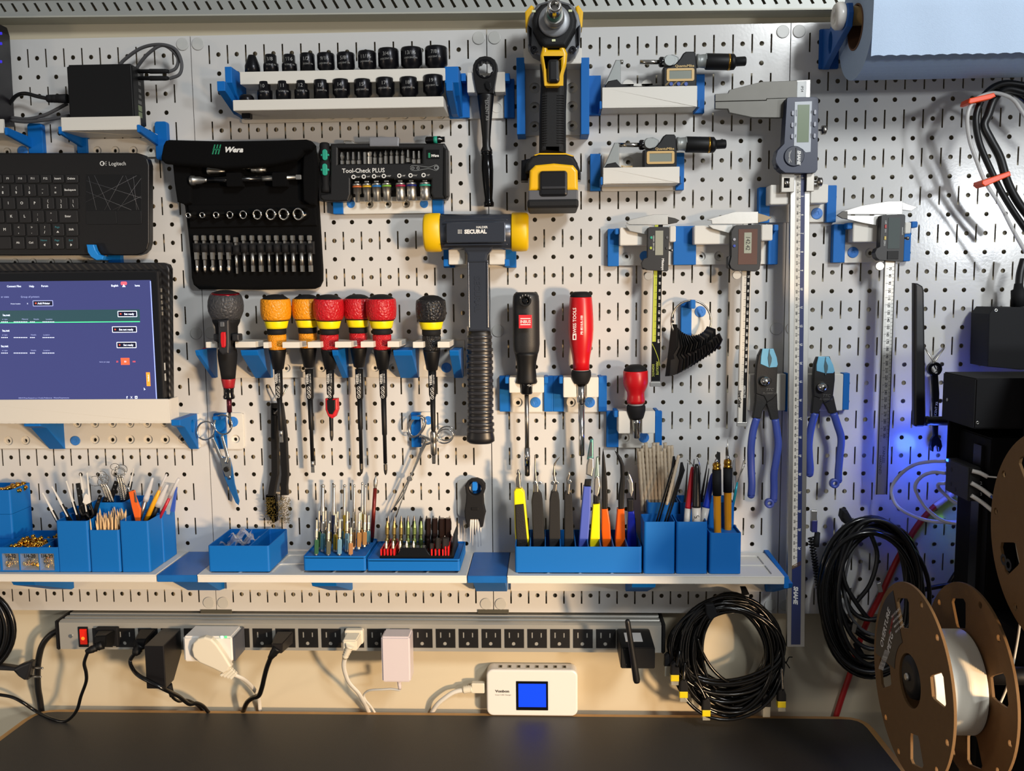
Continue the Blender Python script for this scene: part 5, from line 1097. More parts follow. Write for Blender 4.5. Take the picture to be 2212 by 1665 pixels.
# ================================================================ PLIERS
for (x0,x1,bl,lab) in ((1617,1697,(1697,806,1702,889),'cream mount block behind the left blue handled pliers'),(1741,1821,(1821,806,1835,885),'cream mount block behind the right blue handled pliers')):
    t=thing('tool_holder',lab,'bracket',base((x0+x1)/2,888),GT)
    ob('mount_block',MB().rect(x0,808,x1,887,20,19.7,2,1),'pwhite',t); ob('side_bracket',MB().rect(*bl,14,13.7,1,.7),'pblue',t)
def plier(lab,ox,oy,face,head,ll,rl,hl,hr,ring,piv,d=36):
    t=thing('slip_joint_pliers',lab,'pliers',U(piv[0],hr[-1][1],d),'blue handled slip joint pliers')
    ob('jaw_head',MB().poly(head,d,10,1.5,res=2),mat('plierblk','262422',.5,.5,bump=.4,bscale=900),t)
    fc=ob('blue_jaw_face',MB().poly(face,d+1,3,.6),mat('lightblue','6fb0cc',.35),t)
    cx=sum(p[0] for p in face)/len(face)
    ob('jaw_gap',MB().poly([(cx-1,face[0][1]+1),(cx+.5,face[0][1]+1),(cx,face[0][1]+9),(cx+4.5,face[0][1]+20),(cx+4,face[0][1]+28),(cx,face[0][1]+40),(cx-1.5,face[0][1]+40),(cx-3,face[0][1]+30),(cx-4,face[0][1]+20)],d+1.6,1,.1),mat('jawdark','3c5860',.5),fc)
    ob('handle_shank',MB().poly(ll,d-1,8,1),'plierblk',t); ob('handle_shank',MB().poly(rl,d-3,8,1),'plierblk',t)
    for h in (hl,hr):
        m=MB(); m.tub([(x,y,d-4) for x,y in h],8.2,12,6,flat=.8); e=h[-1]; m.lat((e[0],e[1],d-4),(e[0],e[1]+7,d-4),[(0,8.2),(3,7.2),(5.5,4.5),(7,1)],12,flat=.8)
        o=ob('grip',m,mat('gripblue','3a4c9c',.42),t)
    ob('hang_ring',MB().disc(ring[0],ring[1],10.5,d,8,ri=4,bev=1.5),'gripblue',t)
    m=MB(); m.lathe(U(piv[0],piv[1],d-2),U(piv[0],piv[1],d+10),[(0,11.5*S(d)),(.004,11.5*S(d)),(.008,9.6*S(d)),(.0105,6*S(d)),(.0115,1*S(d))],24); ob('pivot_ball',m,'chrome',t)
    ob('pivot_slot',MB().disc(piv[0]+8,piv[1]-1,7,d+.4,1),'black',t)
    m=MB(); m.text('TTC',piv[0]+9,piv[1]+18,6,d,shear=.3,th=.3); m.text('PL-200SC-S',piv[0]+9,piv[1]+26,4,d,th=.3); ob('embossed_text',m,mat('emboss','6c6a66',.4,.5),t)
plier('left pair of blue handled slip joint pliers with light blue jaws',0,0,[(1647,753),(1671,753),(1678,772),(1680.5,787),(1678,793),(1661,794),(1643,786),(1644,770)],
 [(1645,754),(1638,768),(1634,790),(1632,820),(1633,851),(1650,856),(1657,870),(1670,862),(1678,853),(1680,796),(1680,787),(1672,753)],
 [(1633,850),(1658,856),(1656,872),(1648,886),(1643,904),(1626,903),(1632,870)],[(1650,855),(1679,850),(1680,880),(1683,907),(1666,907),(1660,885)],
 [(1634.5,903),(1627,930),(1622.5,965),(1622.5,1005),(1624,1045),(1622.5,1070)],[(1674.5,905),(1678,930),(1681,960),(1677,992),(1672,1023),(1672,1055),(1671,1080)],(1663,1088),(1653,823))
plier('right pair of blue handled slip joint pliers, right of the long caliper',0,0,[(1768,770),(1791,770),(1800,788),(1803.4,802),(1800,806),(1783,806.5),(1764,801),(1764,788)],
 [(1766,771),(1760,785),(1758,805),(1757,835),(1758,856),(1774,862),(1781,872),(1792,866),(1800,857),(1804,820),(1804,803),(1793,770)],
 [(1758,852),(1783,862),(1776,874),(1768,893),(1753.5,893),(1756,868)],[(1774,862),(1801,855),(1806,878),(1809.5,893),(1792,893),(1786,880)],
 [(1761,892),(1752.5,922),(1747.5,955),(1748,985),(1750,1010),(1749,1024)],[(1800.5,892),(1809,918),(1817,947),(1814,985),(1811,1020),(1811,1038)],(1804,1045),(1775.5,836))
# ================================================================ BOTTOM SHELVES
ZS=.0902
def shelf(lab,xf0,xf1,xb0,xb1):
    a=U(xf0,1245,108).x;b=U(xf1,1245,108).x
    t=thing('storage_shelf',lab,'shelf',((a+b)/2,-.06,ZS-.01),'white shelves on the lower pegboard')
    ob('shelf_base',MB().box(a,b,-.109,-.0055,ZS-.0105,ZS-.002),'pwhite',t,bev=.5)
    L=[[(a,-.109),(b,-.109),(b,-.0055),(a,-.0055)]]; n=int((b-a-.006)/.042); x=(a+b)/2-n*.021
    for i in range(n):
        for j in range(2):
            y=-.1005+j*.042+.0; L.append(rrect(x+i*.042+.0012,y+.0012,x+(i+1)*.042-.0012,y+.0408,.003,3))
    F=Matrix(((1,0,0,0),(0,1,0,0),(0,0,1,ZS-.001),(0,0,0,1)))
    ob('grid_rim',MB().shape(L,-.001,.001,.0003,frame=F),'pwhite',t)
    ob('back_flange',MB().box(a,b,-.0055,-.0003,.034,ZS-.001),'pwhite',t)
    return t,a,b
def under(t,x0,x1):
    F=Matrix(((0,0,1,(x0+x1)/2),(-1,0,0,0),(0,1,0,0),(0,0,0,1))); m=MB()
    m.shape([[(.0058,.036),(.012,.036),(.1,ZS-.018),(.105,ZS-.0107),(.0058,ZS-.0107)]],-abs(x1-x0)/2,abs(x1-x0)/2,.0005,frame=F); ob('under_bracket',m,'pblue',t)
t,a,b=shelf('left white shelf carrying nut trays and pen bins',-130,337,-100,400); under(t,U(120,1266,0).x,U(165,1266,0).x)
t,a,b=shelf('middle white shelf carrying the film tray and driver bit blocks',427,1008,462,1024); under(t,U(715,1266,0).x,U(764,1266,0).x)
t,a,b=shelf('right white shelf carrying the pliers bin and pen bins',1096,1694,1104,1648); under(t,U(1350,1266,0).x,U(1397,1266,0).x); under(t,U(1650,1266,0).x,U(1668,1266,0).x)
ob('corner_bracket',MB().hexa([(b,-.108,ZS-.016),(b+.006,-.108,ZS-.016),(b+.006,-.0005,ZS-.03),(b,-.0005,ZS-.03),(b,-.108,ZS-.001),(b+.006,-.108,ZS-.001),(b+.006,-.0005,ZS+.003),(b,-.0005,ZS+.003)]),'pblue',t)
for lab,x0,x1 in (('blue bridge plate between the left and middle shelves',338,426),('scuffed blue bridge plate between the middle and right shelves',1009,1095)):
    a=U(x0,1247,108).x+.0004;b=U(x1,1247,108).x-.0004
    m=MB(); m.box(a,b,-.108,-.0005,ZS-.0105,ZS-.001); tt=thing('shelf_joiner',lab,'bracket',((a+b)/2,-.05,ZS-.01)); ob('bridge_plate',m,mat('pbluescuff','1560a8',.35,vary=.15,vscale=60),tt,bev=.6)
    ob('gusset',MB().hexa([(a+.004,-.02,.038),(b-.004,-.02,.038),(b-.004,-.0005,.034),(a+.004,-.0005,.034),(a+.004,-.09,ZS-.0106),(b-.004,-.09,ZS-.0106),(b-.004,-.0005,ZS-.0106),(a+.004,-.0005,ZS-.0106)]),'pblue',tt)
def binbox(lab,x0,x1,df,db,z1,divs=(),zf=None,z0=None,name='storage_bin',grp='blue printed storage bins',floor=None,col='pblue'):
    z0=z0 or ZS+.0004; a=U(x0,1220,df).x+.0003; b=U(x1,1220,df).x-.0003; D0,D1=df/1000,db/1000; w=.0013
    t=thing(name,lab,'bin',((a+b)/2,-(D0+D1)/2,z0),grp); zf=zf or z1
    def rim(L,z,zz):
        F=Matrix(((1,0,0,0),(0,1,0,0),(0,0,1,(z+zz)/2),(0,0,0,1))); return MB().shape(L,-(zz-z)/2,(zz-z)/2,.0003,frame=F)
    cells=[]; xs=[a+w]+[a+(b-a)*q for q in divs]+[b-w]
    for i in range(len(xs)-1): cells.append(rrect(xs[i]+(w/2 if i else 0),-D0+w,xs[i+1]-(w/2 if i<len(xs)-2 else 0),-D1-w,.002,3))
    ob('walls',rim([rrect(a,-D0,b,-D1,.003,4)]+cells,z0,z1),col,t)
    ob('floor',rim([rrect(a+w,-D0+w,b-w,-D1-w,.002,3)],z0,floor or z0+.003),col,t)
    return t,a,b,z0
G='blue printed storage bins'
# left group
for i,z in enumerate((ZS+.0004,.1245,.1590)):
    t,a,b,z0=binbox(['hidden','middle bin of the stack at the left edge, holding nothing visible','top bin of the stack at the left edge, holding brass nuts'][i].replace('hidden','lowest blue bin of the left edge stack behind the nut tray').replace(', holding nothing visible',' of blue boxes'),-70,33,57,7,z+.0342,z0=z)
def fill_pile(x0,x1,y0,y1,z0,h,n,grp,lab,proto=[None]):
    for i in range(n):
        if proto[0] is None:
            m=MB(); m.lathe((0,0,0),(0,0,1),[(0,.0022),(.0004,.0028),(.0016,.0028),(.002,.0024),(.0026,.0024),(.003,.0028),(.0046,.0028),(.0052,.0022),(.0052,.0014),(.0002,.0013)],10,caps=False)
            me=bpy.data.meshes.new('threaded_insert'); me.from_pydata(m.v,[],m.f); me.polygons.foreach_set('use_smooth',m.sm); me.materials.append(mat('brassnut','d0983a',.22,1)); proto[0]=me
        u=random.random(); v=random.random()
        o=bpy.data.objects.new('threaded_insert',proto[0]); COL.objects.link(o)
        zz=z0+h*max(0,1-(abs(u-.5)*1.6)**2)*random.uniform(.55,1); o.location=(x0+(x1-x0)*u,y0+(y1-y0)*v,zz); o.rotation_euler=(random.uniform(0,3),random.uniform(0,3),random.uniform(0,3))
        setp(o,lab,'insert',grp)
# nut trays
a=U(-60,1220,100).x;b=U(127,1220,100).x
t=thing('nut_tray','low blue tray with three clear front windows full of brass inserts','tray',((a+b)/2,-.08,ZS)); z0=ZS+.0004;z1=.1245
W=[(U(x0,1214,100).x,U(x1,1214,100).x) for x0,x1 in ((-38,0),(4.6,41),(43.5,84),(85,117))]; zw0=U(60,1232,100).z; zw1=U(60,1195.5,100).z
ob('front_wall',MB().shape([[(a,z0),(b,z0),(b,z1),(a,z1)]]+[[(p,zw0),(q,zw0),(q,zw1),(p,zw1)] for p,q in W],-.100,-.0985,.0003),'pblue',t)
ob('rear_wall',MB().box(a,b,-.0595,-.058,z0,z1),'pblue',t); ob('tray_floor',MB().box(a,b,-.0985,-.0595,z0,z0+.002),'pblue',t)
for i,x in enumerate((a+.0007,(W[0][1]+W[1][0])/2,(W[1][1]+W[2][0])/2,(W[2][1]+W[3][0])/2,b-.0007)): ob('divider',MB().box(x-.0007,x+.0007,-.0985,-.0595,z0+.002,z1-(0 if i in(0,4) else .001)),'pblue',t)
txt=[None,('10-32','3/8"','7.1d'),('1/4-20','1/2"','9.5d'),('1/4-20','0.3"','9.0d')]
for i,(p,q) in enumerate(W):
    wn=ob('window',MB().box(p,q,-.0994,-.0989,zw0,zw1),mat('windowclear','e8ecec',.1,alpha=.10),t)
    if txt[i]:
        cx=(4.6+41)/2 if i==1 else (43.5+84)/2 if i==2 else 101; m=MB(); m.text(txt[i][0],cx,1200.5,8,99.6,bold=.03,sx=.95); m.text(txt[i][1],cx,1209,6,99.6); m.text(txt[i][2],cx,1216,6,99.6); ob('window_lettering',m,'blacktext',wn)
lb='small brass threaded insert heaped in the blue bins at the left edge'
fill_pile(W[1][0]+.001,W[2][1],-.095,-.064,z0+.017,.022,150,'brass inserts in the left trays',lb)
fill_pile(W[3][0]+.002,W[3][1],-.095,-.064,z0+.012,.012,30,'brass inserts in the left trays',lb)
for p,q in W[1:]: fill_pile(p+.003,q-.003,-.0955,-.085,z0+.004,.010,20,'brass inserts in the left trays',lb)
t,a,b,z0=binbox('low blue bin behind the windowed nut tray, with a few inserts',36,127,56.5,14,.1245)
fill_pile(b-.030,b-.004,-.05,-.02,z0+.018,.012,18,'brass inserts in the left trays',lb)
a0=U(-55,1045,50).x
fill_pile(U(-20,1045,50).x,U(28,1045,50).x,-.052,-.012,.183,.012,34,'brass inserts in the left trays',lb)
# pen bins
tC,cA,cB,z0=binbox('tall blue bin of black and white fine tools beside the nut tray',125.5,195,100,58,.1608)
binbox('blue bin behind the fine tool bin on the left shelf',125.5+8,195+8,57.5,14,.1608)
tD,dA,dB,z0=binbox('shorter blue bin full of wooden toothpicks',195,261,100,58,.1483)
tH,hA,hB,z0=binbox('highest rear blue bin holding wire key loops',203,310,57.5,14,.1758,divs=(.66,))
tE,eA,eB,z0=binbox('front blue bin holding tweezers, capped pens and a yellow pencil',262,325.5,100,58,.1608)
binbox('rear blue bin at the right end of the left shelf',311,356.5,57.5,14,.1608)
def bar(name,lab,cat,p0,p1,parts,grp=None,seg=10):
    """slender tool between pixel points p0 (bottom) and p1 (tip) with lathe parts (name, profile in px, material)"""
    t=thing(name,lab,cat,U(*p0),grp)
    for n,pr,m_ in parts: ob(n,MB().lat(p0,p1,pr,seg),m_,t)
    return t
def stripb(name,lab,cat,p0,p1,w,parts,grp=None,th=3):
    t=thing(name,lab,cat,U(*p0),grp); L=math.hypot(p1[0]-p0[0],p1[1]-p0[1]); ux,uy=(p1[0]-p0[0])/L,(p1[1]-p0[1])/L
    for n,a0,a1,w0,w1,m_,off in parts:
        d=p0[2]+(p1[2]-p0[2])*(a0+a1)/2; q=lambda s_,w_:(p0[0]+ux*L*s_-uy*w_,p0[1]+uy*L*s_+ux*w_)
        ob(n,MB().poly([q(a0,-w0/2),q(a1,-w1/2),q(a1,w1/2),q(a0,w0/2)],d+off,th if off==0 else .8,.3),m_,t)
    return t
FT='fine tweezers and probes in the left bin'
mat('probeW','d8d8d4',.3)
for i,(p0,p1,f,lab) in enumerate((((136,1150,80),(91,1065,84),.55,'leftmost fine white needle tool leaning out of the tool bin'),((163,1148,80),(111,1051,84),.6,'second fine white needle tool with a black and white grip'),((176,1146,74),(142,1039,78),.58,'third fine needle tool with two rivets'),((190,1125,70),(172,1023,74),.35,'tall white fine tip tool left of the wire loops'),((196,1120,66),(187,1021,70),.35,'white fine tip tool just left of the wire loops'),((275,1075,40),(288,1012,36),.55,'fine needle tool rising right of the wire loops'))):
    stripb('probe',lab,'probe',p0,p1,5,[('grip',-.05,f,7,6,'black',0),('needle',f,1,3.6,.5,'probeW',0),('white_inlay',f*.55,f*1.05,2.6,3,'probeW',1.2)],FT)
for i,(p0,p1,w,lab) in enumerate((((178,1115,70),(167,1044,72),10,'flat black riveted handle left of centre in the tool bin'),((204,1108,64),(216,1070,64),8,'black riveted handle leaning right in the tool bin'),((214,1115,52),(228,1075,50),10,'wide black handle behind the riveted one'),((236,1085,42),(251,1040,38),11,'black and white handle behind the wire loops'),((274,1085,40),(279,1045,38),7,'short black handle to the right of the wire loops'))):
    t=stripb('riveted_handle',lab,'scraper',p0,p1,w,[('handle_body',-.1,1,w,w*.8,'black',0)])  # black riveted handles of unidentified tools
    q=lambda s_:(p0[0]+(p1[0]-p0[0])*s_,p0[1]+(p1[1]-p0[1])*s_)
    for s_ in (.62,.85): ob('rivet',MB().disc(*q(s_),1.8,p0[2]+1,2,n=10),'chrome',t)
t=thing('snips','small black snips with crossed white blades in the tool bin','snips',U(185,1110,76))
ob('blade',MB().poly([(178,1085),(182,1070),(185,1066),(190,1070),(194,1086),(186,1090)],78,2,.3),'whiteplastic',t)
ob('handle',MB().tub([(177,1090,76),(172,1100,76),(178,1112,76),(186,1110,76),(193,1118,76),(201,1112,76),(197,1095,76),(190,1086,76)],2.8,8,5),'black',t)
# toothpicks: one modelled, the rest copied
m=MB(); m.lathe((0,0,0),(0,0,1),[(0,.0003),(.006,.0009),(.058,.0009),(.0645,.0002)],6)
tp0=None
for i in range(72):
    x=dA+.003+(dB-dA-.006)*((i*.618)%1); y=-.096+.034*((i*.371)%1); hz=.004+.006*((y+.096)/.034)+random.uniform(-.003,.004)
    if tp0 is None: tp0=ob('toothpick',m,mat('toothwood','dcb888',.6)); o=tp0
    else: o=tp0.copy(); COL.objects.link(o)
    o.location=(x,y,ZS+.0035+hz); o.rotation_euler=(random.uniform(-.07,.07),random.uniform(-.1,.1),0); setp(o,'thin wooden toothpick standing in the short blue bin','toothpick','toothpicks in the blue bin')
# wire loops
for j,(cx,cy,bx,by,lab,dd) in enumerate(((222,1031,238,1084,'left bunch of steel key rings with ribbed wire stems',46),(256,1012,268,1082,'right bunch of steel key rings with ribbed wire stems',38))):
    t=thing('wire_loop_bunch',lab,'key rings',U(bx,by,dd))
    for k in range(4):
        r=random.uniform(9,13) if k else 15; ox=[-16,-2,4,0][k] if j==0 else [0,-8,6,2][k]; oy=[8,-4,2,10][k]; fl=random.uniform(.7,1)
        m=MB(); m.tub([(cx+ox+r*math.cos(q*PI/10),cy+oy+r*fl*math.sin(q*PI/10),dd+3*k+6*math.sin(q*PI/10)) for q in range(20)],.75,6,1,closed=True); ob('ring',m,'chrome',t)
    for k in range(3):
        x1=cx+(-4+5*k); m=MB(); P=[(x1,cy+14,dd),(x1+(bx-cx)*.45,(cy+by)/2,dd-1),(bx-5+6*k,by,dd-4)]
        m.tub(P,2.4,8,6)
        for q in range(14):
            u=q/14; xx=P[0][0]*(1-u)+P[2][0]*u; yy=P[0][1]*(1-u)+P[2][1]*u; m.lat((xx,yy,dd-2*u),(xx+.5,yy+2,dd-2*u),[(0,2.4),(1,3.2),(2,2.4)],8)
        ob('ribbed_stem',m,'satin',t)
# bin E contents
t=thing('angled_tweezers','orange handled tweezers with a bent steel tip','tweezers',U(300,1120,80))
ob('handle',MB().poly([(277,1062),(290,1059),(292,1072),(303,1100),(302,1126),(292,1126),(284,1095)],82,4,1),mat('tweezor','e0611c',.4),t)
ob('steel_tip',MB().tub([(281,1062,82),(276,1053,82),(268,1046,82),(261,1038,82)],2.2,8,5,rp1=.8),'chrome',t); ob('inner_jaw',MB().poly([(290,1062),(293,1070),(296,1085),(292,1085)],84,1,.2),'steel',t)
bar('capped_brush','steel handled brush with a clear pointed cap','brush',(301,1124,76),(330,1032,74),[('handle',[(0,4),(48,4)],'satin'),('clear_cap',[(44,6),(52,6.5),(90,3.4),(97,2.6)],'frost')])
bar('yellow_brush','yellow tapered brush handle with a clear tip sheath','brush',(315,1124,72),(360,1024,70),[('handle',[(0,6),(50,5),(80,2.8)],mat('penyellow','dfa01a',.35)),('clear_cap',[(72,3.4),(106,2.6),(110,2)],'frost')])
bar('capped_brush','black handled brush with a short clear cap','brush',(326,1122,68),(363,1044,66),[('handle',[(0,6.5),(36,6)],'black'),('clear_cap',[(32,8),(40,8),(80,4),(84,3)],'frost')])
bar('capped_brush','red handled brush with the rightmost clear cap','brush',(345,1118,62),(387,1032,58),[('handle',[(0,4),(52,3.4)],mat('penred','b02030',.35)),('clear_cap',[(48,4.6),(90,3.6),(95,2.6)],'frost')])
stripb('blue_card','flat blue plastic strip at the right of the brush bin','strip',(372,1105,45),(378,1052,42),9,[('card',0,1,9,8,mat('cardblue','3658b4',.4),0)])
stripb('clear_ruler','translucent printed plastic card leaning behind the brushes','card',(355,1110,48),(364,1043,40),30,[('card',0,1,20,34,mat('cardclear','b8bcc0',.2,alpha=.6),0)])
# film tray
a_=binbox('wide blue tray holding crumpled clear film on the middle shelf',450,583,97,11,.1262,divs=(.36,.68),z0=ZS+.0004)
t=thing('plastic_film','crumpled clear plastic film lying in the blue tray','film',U(520,1150,60))
for (cx,cy,s_) in ((508,1165,1),(540,1160,.8),(524,1147,.8)):
    m=MB(); n=10; vs=[]; C_=U(cx,cy,62)
    for i in range(n):
        for j in range(n): vs.append(C_+Vector(((i-n/2)*.0032*s_+random.uniform(-.002,.002),(j-n/2)*.004*s_+random.uniform(-.002,.002),-.001+.006*math.sin(i*.9+j*.6)*s_-.0008*abs(i-n/2)+random.uniform(-.0012,.0012))))
    m.add(vs,[(i*n+j,(i+1)*n+j,(i+1)*n+j+1,i*n+j+1) for i in range(n-1) for j in range(n-1)],True); ob('film_sheet',m,mat('film','e6e8ec',.12,alpha=.35),t)
# bit blocks
def block(lab,x0,x1,df,db,z1):
    a=U(x0,1220,df).x+.0003;b=U(x1,1220,df).x-.0003; F=Matrix(((1,0,0,0),(0,1,0,0),(0,0,1,(ZS+.0004+z1)/2),(0,0,0,1))); h=(z1-ZS-.0004)/2
    t=thing('bit_block',lab,'block',((a+b)/2,-(df+db)/2000,ZS),'blue blocks of driver bits'); ob('body',MB().shape([rrect(a,-df/1000,b,-db/1000,.003,4)],-h,h-.0035,.0004,frame=F),'pblue',t)
    F2=Matrix(((1,0,0,0),(0,1,0,0),(0,0,1,z1-.00175),(0,0,0,1))); ob('rim',MB().shape([rrect(a,-df/1000,b,-db/1000,.003,4),rrect(a+.0014,-df/1000+.0014,b-.0014,-db/1000-.0014,.002,3)],-.00175,.00175,.0004,frame=F2),'pblue',t); return t,a,b
block('blue block packed with long colour banded driver bits',655,791,97,12,.1123)
bitcols=['3f6b4c','4a7a8a','8a7d2a','7ba9c4','c08a5c','b08452','6a6c5a','263050']
cn=['green','blue grey','olive yellow','light blue','orange tan','tan','grey green','navy']
def cbit(px,yt,yb,d,r,c,lab,short=True):
    t=thing('colour_bit',lab,'bit',U(px,yb,d),'colour banded bits in the blue block'); h=yb-yt
    x1=px+(px-760)*.0+1.5
    if short:
        ob('shank',MB().lat((px,yb,d),(x1,yt,d),[(0,r*.95),(h*.38,r*.95),(h*.42,r*.55),(h*.5,r*.5),(h*.52,r*.9),(h*.72,r*.85),(h*.76,r*.6),(h,r*.55)],8,sm=False),'satin',t)
        ob('colour_sleeve',MB().lat((px,yb,d),(x1,yt,d),[(h*.06,r*1.15),(h*.42,r*1.15),(h*.46,r*.9)],6,sm=False),mat('bitc'+c,c,.35,.3),t)
    else:
        ob('shank',MB().lat((px,yb,d),(x1,yt,d),[(0,r),(h*.6,r),(h*.66,r*.7),(h*.95,r*.62),(h*.955,r*.5),(h*.965,r*.75),(h*.99,r*.75),(h,r*.3)],10),'satin',t)
        ob('colour_sleeve',MB().lat((px,yb,d),(x1,yt,d),[(h*.15,r*1.1),(h*.52,r*1.1)],6,sm=False),mat('bitc'+c,c,.35,.3),t)
    return t
rw=[('front',88,1200,1130,[683,709,733,757]),('second',74,1191,1114,[697,724,749,775]),('third',60,1186,1108,[688,711,737,763,787]),('fourth',46,1180,1112,[702,728,752,778,795])]
rc_=[[0,6,3,4],[1,2,3,5],[0,2,1,5,5],[6,2,4,5,1]]
for i,(nm,d,yb,yt,xs) in enumerate(rw):
    for j,x in enumerate(xs):
        c=rc_[i][j]; yy=yt-random.uniform(-4,10)+ (8 if i==0 and j==3 else 0)
        cbit(x,yy,yb-(6 if x>770 else 0),d,4.6,bitcols[c],'short %s sleeved bit, %s in the %s row of the bit block'%(cn[c],bord[j],nm))
for x,yt,r,c,lab in ((701,1046,6.5,'263050','thick long navy banded bit at the left of the bit block'),(725,1046,5,'263050','long bit with ball end, second of the tall rear row'),(748,1046,4.4,'8a7d2a','long bit with olive sleeve, third of the tall rear row'),(769,1046,3.6,'8a7d2a','slim long bit, fourth of the tall rear row'),(786,1041,3.4,'8a7d2a','slim long bit, fifth of the tall rear row'),(793,1046,3.2,'c08a5c','slim long bit, sixth of the tall rear row')):
    cbit(x-5,yt,1182,28,r,c,lab,False)
t=bar('long_cross_bit','dark red long cross tip bit, tallest in the blue block','bit',(803,1172,24),(812,1026,20),[('shank',[(0,2.8),(12,4.6),(14,4.6)],'darksteel'),('red_sleeve',[(12,4.8),(118,4.2)],mat('dredbit','70201c',.3,.4)),('cross_tip',[(117,3.2),(120,3.4),(124,4.6),(134,5),(140,2.5),(146,.8)],'satin')],seg=8)
block('blue block with a black and red case of short security bits',792,994,97,12,.1085)
def wz(px,py,z): return UZ(px,py,z)
t=thing('bit_cassette','black hinged cassette with red dividers sunk in the blue block','case',U(905,1205,60))
p=[(818,1206),(976,1206),(984,1185),(976,1146),(838,1170)]
m=MB(); a1=U(820,1206,88).x; b1=U(980,1206,88).x; m.box(a1,b1,-.088,-.022,.1052,.1100); ob('base',m,'black',t,bev=1)
ob('handle',MB().hexa([(U(858,1200,88).x,-.088,.11),(U(931,1200,88).x,-.088,.11),(U(931,1200,88).x,-.070,.11),(U(858,1200,88).x,-.070,.11),(U(868,1190,80).x,-.086,.1205),(U(920,1190,80).x,-.086,.1205),(U(920,1190,80).x,-.072,.1205),(U(868,1190,80).x,-.072,.1205)]),'blackgloss',t,bev=1)
m=MB(); xr=b1-.002; m.hexa([(xr,-.088,.11),(xr+.002,-.088,.11),(xr+.002,-.03,.11),(xr,-.03,.11),(xr,-.070,.135),(xr+.002,-.070,.135),(xr+.002,-.03,.135),(xr,-.03,.135)]); ob('side_cheek',m,'black',t)
for i,x in enumerate((824,831,838,845,852,933,941,949,957,963,969)):
    q=U(x,1200,84).x; ob('red_divider',MB().box(q-.0009,q+.0009,-.086,-.034,.11,.1185+(.004*(i>8))),mat('divred','d01c1c',.4),t)
gb='short security bits in the black cassette'
def sbit(px,yt,yb,d,r,m_,lab,tip=True,seg=6):
    h=yb-yt; return ob('security_bit',MB().lat((px,yb,d),(px+.5,yt,d),[(0,r),(h*.35,r),(h*.4,r*.6),(h*.5,r*.6),(h*.54,r*.95),(h*.78,r*.95),(h,r*.25)] if tip else [(0,r),(h*.3,r),(h*.36,r*.7),(h*.45,r),(h,r)],seg,sm=False),m_,label=lab,cat='bit',group=gb)
for i,x in enumerate((838,852,866,881,894,908,921,935,949,971)): sbit(x,1114,1178,36,4.4,'darksteel','dark bit tip, %s from the left in the rearmost cassette row'%bord[i],seg=8)
for i,x in enumerate((836,851,866,881,895,909)): sbit(x,1125,1186,56,5,mat('olivebit%d'%(i//3),['6e6238','55673c'][i//3],.3,.7),'greenish gold bit, %s from the left in the middle cassette row'%bord[i],seg=8)
for i,(x,r) in enumerate(((925,5.5),(939,6),(954,7),(967,6.6))): sbit(x,1119,1186,56,r,mat('bronzebit','3c2c28',.3,.7),'dark bronze flat bit, %s of four at the right of the middle row'%bord[i],False)
for i,x in enumerate((834,849,864,878,893)): sbit(x,1168,1204,80,3.8,'satin','small silver bit, %s from the left in the front cassette row'%bord[i],seg=8)
for i,(x,yt,r) in enumerate(((932,1174,5),(946,1163,6.6),(962,1161,8.2))): sbit(x,yt,1200,80,r,mat('hexgrey','55504e',.3,.8),['small','medium','large'][i]+' grey hex bit at the front right of the cassette',False)
# pliers bin
binbox('long blue bin with nine pairs of pliers on the right shelf',1112,1387,97,12,.1257,divs=(.12,.24,.36,.48,.58,.68,.78,.89))
zb_=ZS+.004
def pl(lab,parts,x,d=60):
    t=thing('pliers',lab,'pliers',U(x,1180,d),'pliers standing in the blue bin')
    for n,pts,dd,th,m_ in parts: ob(n,MB().poly(pts,d+dd,th,min(1.6,th*.3),res=2),m_,t)
    return t
def down(l,r): return [(r,1214),(l,1214)]
mat('foam','1d1c1b',.85,bump=.8,bscale=1200); mat('leather','17130c',.7,bump=1,bscale=600)
pl('yellow edged plier with black leather grips, leftmost in the bin',[('jaw',[(1115,1052),(1114,1035),(1118,1024),(1117,1016),(1120,1014),(1124,1022),(1124,1032),(1126,1056)],0,6,'steel'),('yellow_grip',[(1110,1062),(1114,1056),(1126,1055),(1133,1064),(1144,1180),(1143,1214),(1117,1214),(1112,1150)],0,14,'yellowbright'),('black_grip',[(1112.5,1091),(1131,1089),(1140,1180),(1141,1214),(1119,1214),(1114,1140)],3,16,'leather')],1130)
for nm,tip,x0,x1,x2,x3,lab in (('a',[(1154,983),(1157,985),(1158,1012),(1160,1035),(1163,1050),(1163,1064),(1152,1064),(1152,1050),(1154,1020)],1147,1172,1152,1177,'black foam grip plier with a straight needle nose'),('b',[(1195,1052),(1196,1040),(1194,1020),(1196,1002),(1203,992),(1211,985),(1203,997),(1199,1006),(1200,1030),(1204,1045),(1202,1062),(1193,1062)],1186,1209,1187,1211,'black foam grip plier with a bent needle nose')):
    t=pl(lab,[('jaw',tip,0,4,'steel'),('foam_grip',[(x0+1,1084),(x0+4,1066),(x0+9,1060),(x0+16,1060),(x1-2,1070),(x1,1085),(x3,1180),(x3,1214),(x2,1214),(x2-1,1150)],0,16,'foam')],x0+12)
    ob('joint_pin',MB().disc(x0+8,1043,4.5,62,6,n=14),'chrome',t); ob('joint_pin',MB().disc(x1-6,1043,3.5,60,5,n=14),'chrome',t)
t=pl('small black foam grip cutter with a pointed tip',[('jaw',[(1230,1017),(1232,1025),(1229,1036),(1232,1045),(1230,1070),(1224,1070),(1224,1045),(1223,1034)],0,4,'steel'),('foam_grip',[(1219,1068),(1222,1063),(1229,1064),(1236,1072),(1240,1180),(1240,1214),(1220,1214),(1219,1180)],0,14,'foam')],1230); ob('joint_pin',MB().disc(1230,1041,4.5,62,6,n=14),'chrome',t)
